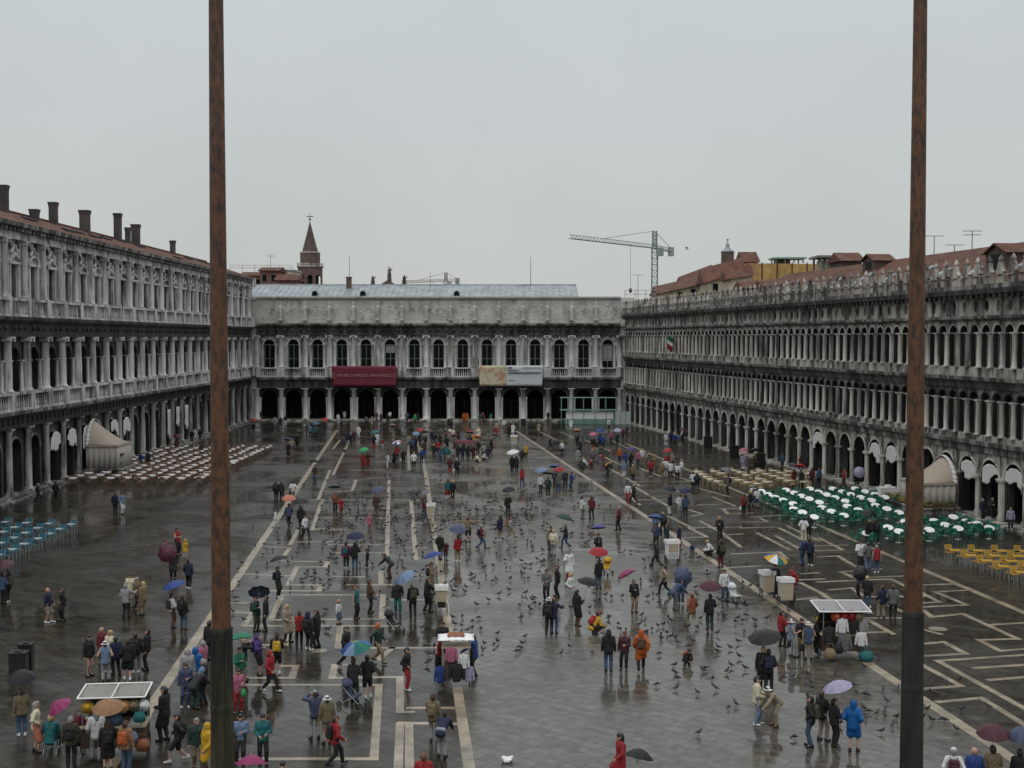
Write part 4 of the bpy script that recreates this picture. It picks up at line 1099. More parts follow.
text_mesh('I MUSEI DI PIAZZA SAN MARCO', .62, M['letter'], t, (0, -.1, .12))
for s in (-1, 1):
    mb = MB(); mb.box((s*h*.93-.04, -.1, -.35), (s*h*.93+.04, -.08, .55)); mb.build('margin_stripe', M['letter'], t)
M['bwhite'] = mat('white_banner_vinyl', (.50, .54, .55), .6, 0, .05, .5)
def art_mat():
    m, tt, b = _new('blotched_yellow_print')
    g = tt.nodes.new('ShaderNodeTexCoord'); n = tt.nodes.new('ShaderNodeTexNoise'); n.inputs['Scale'].default_value = .55; n.inputs['Detail'].default_value = 4; n.inputs['Distortion'].default_value = 1.2
    r = tt.nodes.new('ShaderNodeValToRGB'); e = r.color_ramp.elements
    e[0].position = .3; e[0].color = (.22,.23,.10,1); e[1].position = .7; e[1].color = (.45,.28,.07,1)
    for p_, c_ in ((.42,(.42,.40,.24,1)),(.52,(.55,.50,.36,1)),(.6,(.40,.22,.13,1))):
        k_ = e.new(p_); k_.color = c_
    tt.links.new(g.outputs['Object'], n.inputs[0]); tt.links.new(n.outputs['Fac'], r.inputs[0]); tt.links.new(r.outputs[0], b.inputs['Base Color'])
    b.inputs['Roughness'].default_value = .6
    return m
t, h, v = banner(479, 543, 365.5, 386, 'banner half yellow picture, half white with dark print, on the far balcony')
xs = -h + 2*h*.425
cloth_sheet(h, v, -h, xs, art_mat(), t, 'picture_panel', 2)
cloth_sheet(h, v, xs, h, M['bwhite'], t, 'text_panel', 3)
rr = random.Random(4)
for x0, x1, z, hh in ((xs+.25, xs+.95, v*.78, .13), (xs+.25, xs+2.0, v*.52, .06), (xs+.25, h-.3, v*.28, .10), (xs+2.6, h-.9, v*.78, .04), (h-.8, h-.3, v*.78, .05), (xs+.25, xs+1.5, -v*.45, .04), (xs+1.9, xs+2.1, -v*.75, .05)):
    mb = MB(); x = x0
    while x < x1:
        d = min(rr.uniform(.12, .35), x1 - x); mb.box((x, -.13, z-hh), (x+d-.03, -.11, z+hh)); x += d + .03
    mb.box((x0, -.125, z-.012), (x1, -.115, z+.012)); mb.build('print_line', M['dark'], t)

# ------------------------------------------------------------------ hoarding and scaffold at the far right corner
Y = 189.0; a = atY(561.5, 424, Y); b = atY(617, 424, Y)
t = thing('scaffold', (a.x, Y, 0), 0, 'green scaffold rails and white hoarding before the last far arches', 'scaffold')
W_ = b.x - a.x
mb = MB(); mb.box((.7, .35, .75), (W_-.5, .45, 1.85)); mb.build('hoarding', M['white'], t)
mb = MB(); mb.box((.5, .2, .0), (W_+.3, .3, .7)); mb.build('skirt_board', M['scaf'], t)
for z in (2.05, 3.95):
    mb = MB(); mb.tube((-.2,.0,z), (W_+.1,.0,z), .06, None, 6); mb.tube((-.2,1.2,z), (W_+.1,1.2,z), .06, None, 6); mb.build('rail', M['scaf'], t)
mb = MB(); mb.box((-.2, .05, 2.1), (W_+.1, 1.15, 2.18)); mb.build('deck', M['scaf'], t)
for i in range(6):
    for y in (0, 1.2):
        mb = MB(); mb.tube((W_*i/5, y, 0), (W_*i/5, y, 4.05), .05, None, 6); mb.build('upright', M['scaf'], t)
a = atY(615, 424, 187); b = atY(631, 424, 187)
t = thing('site_fence', (a.x, 187, 0), 0, 'grey green site fence closing the corner beside the white hoarding', 'fence')
for i in range(3):
    x = (b.x-a.x)*i/3; mb = MB(); mb.box((x+.02, 0, .05), (x+(b.x-a.x)/3-.02, .06, 2.0)); mb.build('panel', M['board'], t)
    mb = MB(); mb.box((x-.05, -.05, 0), (x+.02, .1, 2.1)); mb.build('post', M['scaf'], t)

# ------------------------------------------------------------------ bandstand tents
def tent(loc, rz, u0, u1, outw, zp, ze, za, label, flowers, ma=.7):
    t = thing('canopy_tent', Matrix.Translation(loc) @ Matrix.Rotation(rz, 4, 'Z') @ Vector(((u0+u1)/2, -.45, 0)), rz, label, 'tent')
    h = (u1-u0)/2
    mb = MB(); mb.box((-h-ma+.1, -outw-.5, 0), (h+.6, -.1, zp-.12)); mb.box((-h-ma, -outw-.6, zp-.12), (h+.7, -.05, zp)); mb.build('podium', M['grey'], t)
    K, J = 16, 10
    mb = MB(); vs = []
    for i in range(K+1):
        a = math.pi*i/K; bx, bz = -h*math.cos(a), ze + (za-ze)*max(0, math.sin(a))**1.25
        fx = -h*1.04 + 2.08*h*i/K
        for j in range(J+1):
            f = j/J
            vs.append((bx+(fx-bx)*f, -outw*f, bz+(ze-bz)*f - .08*math.sin(math.pi*f)*((bz-ze)/(za-ze+.01))))
    mb.add(vs, [(i*(J+1)+j, (i+1)*(J+1)+j, (i+1)*(J+1)+j+1, i*(J+1)+j+1) for i in range(K) for j in range(J)], 0, True)
    o = mb.build('canopy', M['canvas2'], t); o.modifiers.new('s','SOLIDIFY').thickness = .03
    mb = MB()
    for i in range(K):      # white bow of canvas round the back arch
        f = lambda q, a: (-(h+q)*math.cos(a), ze + (za-ze+q)*max(0, math.sin(a))**1.25)
        a, b = math.pi*i/K, math.pi*(i+1)/K
        (x0,z0),(x1,z1),(x2,z2),(x3,z3) = f(.0,a), f(.0,b), f(.2,b), f(.2,a)
        mb.add([(x0,-.35,z0+.06),(x1,-.35,z1+.06),(x2,-.1,z2-.1),(x3,-.1,z3-.1)], [(0,1,2,3)], 0, True)
    o = mb.build('back_arch', M['drape'], t); o.modifiers.new('s','SOLIDIFY').thickness = .03
    def curtain(p, q, nm):
        mb = MB(); p, q = Vector(p), Vector(q); d = q-p; nrm = Vector((-d.y, d.x, 0)).normalized(); n = int(d.length/.12); vs = []
        for i in range(n+1):
            for z, am in ((zp+.03, .09), ((zp+ze)/2, .06), (ze-.02, .03)):
                r = p + d*i/n + nrm*am*math.sin(i*1.5); vs.append((r.x, r.y, z))
        mb.add(vs, [(i*3+j, (i+1)*3+j, (i+1)*3+j+1, i*3+j+1) for i in range(n) for j in (0,1)], 0, True)
        o = mb.build(nm, M['canvas'], t); o.modifiers.new('s','SOLIDIFY').thickness = .025
    curtain((-h,-outw,0), (h,-outw,0), 'curtain'); curtain((h,-outw,0), (h,-.1,0), 'curtain'); curtain((-h,-.1,0), (-h,-outw,0), 'curtain')
    mb = MB(); mb.box((-h*1.05, -outw-.06, ze-.16), (h*1.05, -outw+.0, ze+.02)); mb.box((h*1.0,-outw,ze-.16),(h*1.05,0,ze+.02)); mb.box((-h*1.05,-outw,ze-.16),(-h*1.0,0,ze+.02)); mb.build('valance', M['canvas2'], t)
    if flowers:
        rr = random.Random(3); lf = mat('box_hedge_leaves', (.045,.075,.02), .7, 0, .4); fl = mat('yellow_flowers', (.45,.33,.04), .7, 0, .2)
        for (x0, x1, y0, y1) in ((-h-ma+.2, h+.5, -outw-.5, -outw-.12), (h+.12, h+.5, -outw-.1, -.3), (-h-ma+.2, -h-ma+.6, -outw-.1, -.3)):
            mb = MB(); mb.box((x0, y0, zp), (x1, y1, zp+.16), 0)
            for i in range(int(260*(x1-x0)*(y1-y0))+40):
                c = Vector((rr.uniform(x0,x1), rr.uniform(y0,y1), zp+rr.uniform(.14,.42))); a = Vector((rr.gauss(0,1),rr.gauss(0,1),rr.gauss(0,1))).normalized(); b = a.orthogonal().normalized(); s = rr.uniform(.04,.08)
                mb.add([c-a*s, c+b*s*.5, c+a*s, c-b*s*.5], [(0,1,2,3)], 2 if rr.random() < .3 else 1)
            mb.build('flower_box', [M['wood2'], lf, fl], t)
tent(LBL, LBR, 117.4-60, 121.6-60, 3.1, .7, 2.9, 5.2, 'cream and tan bandstand tent standing before the left arcade', False)
tent(RBL, RBR, (194.5-96.2)*1.013, (194.5-92.6)*1.013, 2.7, .5, 2.25, 4.1, 'beige bandstand tent with yellow flower boxes before the right arcade', True, 2.4)

# ------------------------------------------------------------------ cafe furniture
def split_thing(pieces, name, label, cat, group, single):
    """pieces: [(part name, MB, material)] -> one thing; small far kinds are joined in one mesh"""
    if single:
        nb = MB(); mats = []
        for nm, mb, mt in pieces:
            o_ = len(nb.v); nb.v += mb.v; nb.f += [tuple(o_+i for i in f) for f in mb.f]; nb.m += [len(mats)]*len(mb.f); nb.sm += mb.sm; mats.append(mt)
        return tag(nb.build(name, mats), label, cat, group)
    t = tag(obj(name, None), label, cat, group)
    kids(t, [mb.build(nm, mt, t) for nm, mb, mt in pieces])
    return t
def chair_pieces(cm, lm, kind):
    P = []
    s = MB()
    if kind == 'slat':
        for i in range(4): s.box((-.21, -.2+i*.11, .44), (.21, -.2+i*.11+.085, .465))
    else: s.box((-.21, -.21, .43), (.21, .21, .465))
    P.append(('seat', s, cm))
    b = MB()
    if kind == 'slat':
        for i in range(3): b.add([(-.21,.21+i*.02,.58+i*.11),(.21,.21+i*.02,.58+i*.11),(.21,.225+i*.02,.665+i*.11),(-.21,.225+i*.02,.665+i*.11),(-.21,.23+i*.02,.58+i*.11),(.21,.23+i*.02,.58+i*.11),(.21,.245+i*.02,.665+i*.11),(-.21,.245+i*.02,.665+i*.11)],[(0,1,2,3),(7,6,5,4),(3,2,6,7),(0,4,5,1),(1,5,6,2),(0,3,7,4)])
    else:
        vs = []
        for z, y, hw in ((.52,.19,.2),(.66,.225,.22),(.80,.255,.205),(.87,.265,.13)):
            vs += [(-hw,y-.02,z),(0,y+.02,z),(hw,y-.02,z),(hw,y+.01,z),(0,y+.05,z),(-hw,y+.01,z)]
        b.add(vs, [(k*6+i, k*6+(i+1)%6, k*6+6+(i+1)%6, k*6+6+i) for k in range(3) for i in range(6)] + [(0,1,2,3,4,5),(18,19,20,21,22,23)], 0, True)
    P.append(('backrest', b, cm))
    for x in (-1, 1):
        l = MB(); l.tube((x*.19,-.18,.44), (x*.21,-.22,0), .016, None, 6); P.append(('leg', l, lm))
        l = MB(); l.path([(x*.215,.265,.86),(x*.2,.2,.5),(x*.21,.24,0)], .016); P.append(('leg', l, lm))
    if kind != 'slat':
        for x in (-1, 1):
            l = MB(); l.path([(x*.215,.22,.66),(x*.26,.0,.66),(x*.24,-.17,.62),(x*.2,-.18,.44)], .017); P.append(('armrest', l, cm))
    return P
def table_pieces(tm, lm, rnd_, h=.73, sz=.35, four=True):
    P = []; t = MB()
    if rnd_: t.lathe([(sz, h-.03), (sz*1.01, h-.015), (sz, h)], 20)
    else: t.box((-sz, -sz, h-.035), (sz, sz, h))
    P.append(('tabletop', t, tm))
    if four:
        for x in (-1,1):
            for y in (-1,1):
                l = MB(); l.tube((x*sz*.8,y*sz*.8,h-.035), (x*sz*.9,y*sz*.9,0), .016, None, 6); P.append(('leg', l, lm))
    else:
        l = MB(); l.lathe([(.03, .03), (.03, h-.03)], 8); P.append(('stem', l, lm))
        l = MB(); l.lathe([(.24, 0), (.22, .03), (.04, .05)], 12); P.append(('foot', l, lm))
    return P
wt = mat('white_tabletop', (.70,.70,.69), .3, 0, .05); bt = mat('pale_blue_tabletop', (.36,.46,.50), .3, 0, .08)
gp = mat('green_plastic', (.006,.105,.06), .35, 0, .12); bpm = mat('turquoise_plastic_weave', (.015,.125,.175), .5, 0, .2); yp = mat('yellow_plastic_weave', (.42,.24,.018), .45, 0, .15)
br_ = mat('brown_rattan', (.17,.10,.06), .6, 0, .3, 14); bg_ = mat('pale_rattan', (.34,.27,.16), .6, 0, .25, 14); cl_ = mat('light_steel_leg', (.42,.42,.42), .35, .6)

def furniture(spec):
    pass
nf = {'chair': 0}
def place(proto, loc, rz, first):
    if first[0]:
        first[0] = False; proto.location = loc; proto.rotation_euler = (0,0,rz); return proto
    return copy_thing(proto, loc, rz)
CL = MB(); CL.add([(-.38,-.38,.752),(.38,-.38,.752),(.38,.38,.752),(-.38,.38,.752),(-.40,-.40,.65),(.40,-.40,.64),(.40,.40,.66),(-.40,.40,.64)],[(0,1,2,3),(0,4,5,1),(1,5,6,2),(2,6,7,3),(3,7,4,0)])
# rows of white tables and brown chairs (left)
tW = split_thing(table_pieces(wt, br_, False, .75, .37) + [('cloth', CL, wt)], 'cafe_table', 'square white cafe table in the brown chair rows before the cream tent', 'table', 'white tables of the left cafe', True); fW = [True]
cW = split_thing(chair_pieces(br_, br_, 'round'), 'rattan_chair', 'brown rattan cafe chair at the square white tables on the left', 'chair', 'brown chairs of the left cafe', True); fC = [True]
rr = random.Random(11)
dirL = LBR
for i in range(8):
    for j in range(16):
        Yt = 109.5 + j*2.15 + (.5 if i % 2 else 0); off = 1.9 + i*1.58
        X = -40.2 - .004*Yt + off
        if 115.2 < Yt < 122.8 and off < 4.4: continue
        if proj((X, Yt, 0))[0] < 36: continue
        p = Vector((X + rr.uniform(-.12,.12), Yt + rr.uniform(-.15,.15), 0))
        place(tW, p, rr.uniform(-.12,.12), fW)
        for s in (-1, 1):
            if rr.random() < .96: place(cW, p + Vector((rr.uniform(-.1,.1), s*rr.uniform(.60,.72), 0)), (math.pi if s < 0 else 0) + rr.uniform(-.25,.25), fC)
# blue set (left edge) 
tB = split_thing(table_pieces(bt, cl_, False, .73, .29), 'blue_cafe_table', 'pale blue topped cafe table in the turquoise block at the left edge', 'table', 'blue cafe tables', False); f1 = [True]
cB = split_thing(chair_pieces(bpm, cl_, 'slat'), 'blue_cafe_chair', 'turquoise cafe chair with thin pale legs at the left edge', 'chair', 'turquoise cafe chairs', False); f2 = [True]
for i in range(4):
    for j in range(9):
        Yt = 66.5 + j*1.95 + i*.35; X = -29.2 - i*1.6
        if proj((X+.4, Yt, .7))[0] < -6: continue
        p = Vector((X + rr.uniform(-.06,.06), Yt, 0))
        place(tB, p, rr.uniform(-.05,.05), f1)
        for s in (-1, 1): place(cB, p + Vector((rr.uniform(-.05,.05), s*.58, 0)), (math.pi if s < 0 else 0) + rr.uniform(-.12,.12), f2)
# yellow set (right edge)
tY = split_thing(table_pieces(yp, cl_, False, .70, .33), 'yellow_cafe_table', 'small yellow topped cafe table in the yellow chair block at the right edge', 'table', 'tables of the yellow chair block', False); f1 = [True]
cY = split_thing(chair_pieces(yp, cl_, 'slat'), 'yellow_cafe_chair', 'yellow cafe chair with thin pale legs at the right edge', 'chair', 'yellow cafe chairs', False); f2 = [True]
for i in range(5):
    for j in range(7):
        Yt = 72.2 - j*1.7 - i*.1; X = 25.8 + i*1.3 + (72-Yt)*.162
        p = Vector((X, Yt, 0))
        if proj((X-.4, Yt, .7))[0] > 1028: continue
        place(tY, p, rr.uniform(-.05,.05) - .16, f1)
        for s in (-1, 1): place(cY, p + Vector((-s*.095 + rr.uniform(-.03,.03), s*.58, 0)), (math.pi if s < 0 else 0) + .16 + rr.uniform(-.1,.1), f2)
# green set (right)
TG = table_pieces(wt, cl_, True, .73, .33, False)
TG[0][1].v = [tuple(Matrix.Translation((0,0,.73)) @ Matrix.Rotation(math.radians(24),4,'X') @ Matrix.Translation((0,0,-.73)) @ Vector(p_)) for p_ in TG[0][1].v]   # tops tipped to shed the rain
tG = split_thing(TG, 'round_cafe_table', 'round white cafe table among green chairs before the beige tent', 'table', 'round tables of the green cafe', False); f1 = [True]
cG = split_thing(chair_pieces(gp, gp, 'round'), 'green_cafe_chair', 'green plastic cafe chair at the round white tables', 'chair', 'green cafe chairs', True); f2 = [True]
gt = [(800+x/8.533, 430+y/8.533) for x, y in ((85,500),(160,527),(280,500),(360,525),(230,550),(300,575),(470,498),(435,547),(558,523),(520,573),(388,605),(405,648),(610,598),(640,547),(645,640),(725,572),(498,680),(742,670),(845,702),(605,715),(375,727),(270,692),(188,660),(165,615),(80,585),(15,562),(120,740))]
gt += [(690+x/8.533, 430+y/8.533) for x, y in ((610,520),(668,548),(730,573),(797,597),(880,627),(885,672),(960,700),(820,510),(890,535))]
gt += [(819+x/4.986, 480+y/4.986) for x, y in ((575,203),(630,222),(550,247),(695,240),(735,205),(670,183),(790,217),(850,237),(240,265),(345,235),(400,255),(430,207),(470,190),(480,230),(500,265))]
ng = 0
for px, py in gt:
    p = at(px, py, .73); p.z = 0
    place(tG, p, 0, f1)
    a0 = rr.uniform(0, 6.28); k = 5 if rr.random() < .5 else 4
    for q in range(k):
        a = a0 + 2*math.pi*q/k + rr.uniform(-.2,.2); d = rr.uniform(.62,.8)
        place(cG, p + Vector((d*math.cos(a), d*math.sin(a), 0)), a - math.pi/2 + rr.uniform(-.2,.2), f2)
# beige set (far right)
tE = split_thing(table_pieces(mat('cream_tabletop', (.58,.54,.44), .35), bg_, False, .74, .42), 'beige_cafe_table', 'cream cafe table in the pale rattan block beyond the green chairs', 'table', 'cream tables of the far right cafe', True); f1 = [True]
cE = split_thing(chair_pieces(bg_, bg_, 'round'), 'pale_cafe_chair', 'pale rattan chair at the cream tables beyond the green chairs', 'chair', 'pale rattan chairs', True); f2 = [True]
for x, y in ((75,355),(110,375),(150,398),(185,418),(245,436),(215,350),(275,368),(375,342),(435,358),(360,408),(425,425),(495,383),(500,445),(600,415),(660,373),(665,440),(720,390),(785,410),(605,345),(560,362),(720,345),(780,362),(840,385),(845,430),(575,455),(900,420),(960,400),(850,350),(980,440),(1010,370)):
    p = at(690+x/8.533, 430+y/8.533, .73); p.z = 0
    place(tE, p, rr.uniform(-.2,.2), f1)
    for s in (-1, 1): place(cE, p + Vector((-s*.1, s*rr.uniform(.55,.68), 0)), (math.pi if s < 0 else 0) + .16 + rr.uniform(-.25,.25), f2)
# cloth covered table in the right arcade
p = at(887, 497); t = thing('cloth_table', p, .2, 'table under a white cloth beside a pier of the right arcade', 'table')
mb = MB(); mb.box((-.75,-.4,.78),(.75,.4,.82)); mb.add([(-.75,-.4,.78),(.75,-.4,.78),(.75,.4,.78),(-.75,.4,.78),(-.82,-.46,.1),(.8,-.47,.12),(.82,.45,.1),(-.8,.46,.08)],[(0,1,5,4),(1,2,6,5),(2,3,7,6),(3,0,4,7)]); mb.build('tablecloth', M['drape'], t)
mb = MB(); mb.box((-.1,-.15,.82),(.3,.2,1.0)); mb.build('tray', M['white'], t)
# ------------------------------------------------------------------ people: one smooth surface grown from tapered bones
def sdf_surface(caps, h, k):
    lo = np.min([np.minimum(np.array(a)-ra, np.array(b)-rb) for a, b, ra, rb in caps], axis=0) - 3*h
    hi = np.max([np.maximum(np.array(a)+ra, np.array(b)+rb) for a, b, ra, rb in caps], axis=0) + 3*h
    n = np.ceil((hi-lo)/h).astype(int)+1
    D = np.full(n, 1.0, dtype=np.float32)
    for a, b, ra, rb in caps:
        a, b = np.array(a, float), np.array(b, float)
        mg = max(ra, rb) + k + 3*h
        i0 = np.maximum(0, np.floor((np.minimum(a,b)-mg-lo)/h).astype(int)); i1 = np.minimum(n, np.ceil((np.maximum(a,b)+mg-lo)/h).astype(int)+1)
        g = [lo[q] + h*np.arange(i0[q], i1[q]) for q in range(3)]
        X, Y, Z = np.meshgrid(*g, indexing='ij')
        ab = b-a; L2 = float(ab@ab) + 1e-9
        t = np.clip(((X-a[0])*ab[0]+(Y-a[1])*ab[1]+(Z-a[2])*ab[2])/L2, 0, 1)
        d = np.sqrt((X-a[0]-t*ab[0])**2+(Y-a[1]-t*ab[1])**2+(Z-a[2]-t*ab[2])**2) - (ra+(rb-ra)*t)
        sl = tuple(slice(i0[q], i1[q]) for q in range(3))
        o = D[sl]; hh = np.maximum(k-np.abs(o-d), 0)/k
        D[sl] = np.minimum(o, d) - hh*hh*k*.25
    ins = D < 0
    cnt = np.zeros(np.array(n)-1, np.int8)
    offs = [(i,j,l) for i in (0,1) for j in (0,1) for l in (0,1)]
    sh = lambda A, o: A[o[0]:A.shape[0]-1+o[0], o[1]:A.shape[1]-1+o[1], o[2]:A.shape[2]-1+o[2]]
    for o in offs: cnt += sh(ins, o)
    mixd = (cnt > 0) & (cnt < 8)
    cells = np.argwhere(mixd)
    ids = np.full(mixd.shape, -1, int); ids[mixd] = np.arange(len(cells))
    P = np.zeros((len(cells), 3)); N = np.zeros(len(cells))
    for a in offs:
        for ax in range(3):
            if a[ax] == 0:
                b = list(a); b[ax] = 1
                da = D[cells[:,0]+a[0], cells[:,1]+a[1], cells[:,2]+a[2]]; db = D[cells[:,0]+b[0], cells[:,1]+b[1], cells[:,2]+b[2]]
                m = (da < 0) != (db < 0)
                t = np.where(m, da/np.where(m, da-db, 1), 0)
                p = np.tile(np.array(a, float), (len(cells), 1)); p[:, ax] += t
                P[m] += p[m]; N[m] += 1
    V = (cells + P/N[:,None])*h + lo
    fs = []
    for ax in range(3):
        u, v = (ax+1) % 3, (ax+2) % 3
        s0 = [slice(None)]*3; s1 = [slice(None)]*3; s0[ax] = slice(0,-1); s1[ax] = slice(1,None)
        A, B = ins[tuple(s0)], ins[tuple(s1)]
        e = np.argwhere(A != B)
        e = e[(e[:,u] > 0) & (e[:,v] > 0) & (e[:,u] < n[u]-1) & (e[:,v] < n[v]-1)]
        q = []
        for du, dv in ((1,1),(0,1),(0,0),(1,0)):
            c = e.copy(); c[:,u] -= du; c[:,v] -= dv; q.append(ids[c[:,0],c[:,1],c[:,2]])
        q = np.stack(q, 1); flip = ~A[e[:,0],e[:,1],e[:,2]]
        q[flip] = q[flip][:, ::-1]
        fs.append(q)
    return V, np.concatenate(fs)

def ik(a, b, L1, L2, hint):
    a, b, hint = Vector(a), Vector(b), Vector(hint)
    d = b-a; dist = min(d.length, L1+L2-.003); d = d.normalized()
    b = a + d*dist
    x = (L1*L1-L2*L2+dist*dist)/(2*dist); y = math.sqrt(max(0, L1*L1-x*x))
    p = (hint - d*hint.dot(d)).normalized()
    return a + d*x + p*y, b

POSES = {  # pelvis z, pelvis y, feet L R (x,y,z), lean deg, hand targets L(+x) R(-x)
 'st': (.93, 0, (.10,0,.08), (-.10,0,.08), 0, (.27,-.03,.84), (-.27,-.03,.84)),
 's2': (.92, 0, (.13,-.13,.08), (-.08,.07,.08), 1, (.25,-.16,.92), (-.27,.0,.84)),
 's3': (.925, 0, (.09,.05,.08), (-.13,-.06,.08), 3, (.20,-.09,1.0), (-.20,-.09,1.0)),
 's4': (.925, 0, (.12,.02,.08), (-.10,-.10,.08), 0, (.27,-.02,.84), (-.16,-.30,1.18)),
 's5': (.92, 0, (.08,-.05,.08), (-.16,.02,.08), 2, (.08,-.26,1.14), (-.27,-.03,.84)),
 'sp': (.925, 0, (.11,-.08,.08), (-.10,.05,.08), 2, (.12,-.25,1.08), (-.13,-.25,1.02)),
 'wk': (.89, 0, (.09,-.30,.10), (-.09,.30,.15), 4, (.26,.17,.90), (-.26,-.22,.92)),
 'wm': (.89, 0, (.09,.30,.15), (-.09,-.30,.10), 4, (.26,-.22,.92), (-.26,.17,.90)),
 'ca': (.925, 0, (.13,-.02,.08), (-.12,.03,.08), 0, (.09,-.24,1.52), (-.09,-.24,1.52)),
 'um': (.93, 0, (.10,-.03,.08), (-.10,.02,.08), 0, (.26,-.03,.85), (-.15,-.27,1.20)),
 'uw': (.89, 0, (.09,.29,.15), (-.09,-.29,.10), 4, (.26,-.2,.92), (-.15,-.30,1.18)),
 'ou': (.925, 0, (.14,0,.08), (-.14,0,.08), 0, (.70,-.12,1.42), (-.70,-.12,1.40)),
 'cr': (.36, .05, (.13,-.10,.08), (-.13,-.02,.08), 38, (.16,-.50,.40), (-.16,-.52,.36)),
 'be': (.91, .10, (.11,0,.08), (-.11,.04,.08), 48, (.17,-.62,.82), (-.17,-.62,.80)),
 'fw': (.925, 0, (.11,.10,.10), (-.10,-.10,.08), 6, (.22,-.46,1.02), (-.22,-.46,1.02)),
 'si': (.46, .05, (.13,-.40,.08), (-.13,-.38,.08), 8, (.15,-.33,.62), (-.15,-.33,.62)),
 'ar': (.925, 0, (.13,0,.08), (-.11,-.04,.08), 0, (.25,-.02,.86), (-.34,-.42,1.28)),
}
def skeleton(pose, kid):
    pz, py, fl, fr_, lean, hl, hr = POSES[pose]
    J = {}
    a = math.radians(lean)
    O = Vector((0, py, pz))
    def U(x, y, z):     # upright upper-body coordinates (z above the pelvis) -> leaned
        return O + Vector((x, y*math.cos(a) - z*math.sin(a), z*math.cos(a) + y*math.sin(a)))
    J['U'] = U
    ha = a*.45
    nk = U(0, 0, .53)
    hs = 1.28 if kid else 1.0
    def Hd(x, y, z):    # head coordinates about the neck top
        x, y, z = x*hs, y*hs, z*hs
        return nk + Vector((x, y*math.cos(ha) - z*math.sin(ha), z*math.cos(ha) + y*math.sin(ha)))
    J['H'] = Hd; J['hs'] = hs; J['O'] = O; J['nk'] = nk
    for s, f, h in ((1, fl, hl), (-1, fr_, hr)):
        hip = O + Vector((s*.09, 0, -.02)); kn, an = ik(hip, f, .43, .42, (s*.12, -1, .05))
        sh = U(s*.185, .01, .46); el, wr = ik(sh, h, .29, .26, (s*.55, .8, -.6))
        J[s] = dict(hip=hip, kn=kn, an=an, sh=sh, el=el, wr=wr)
    return J
def lerp(a, b, t): return Vector(a) + (Vector(b)-Vector(a))*t
_mesh_cache = {}
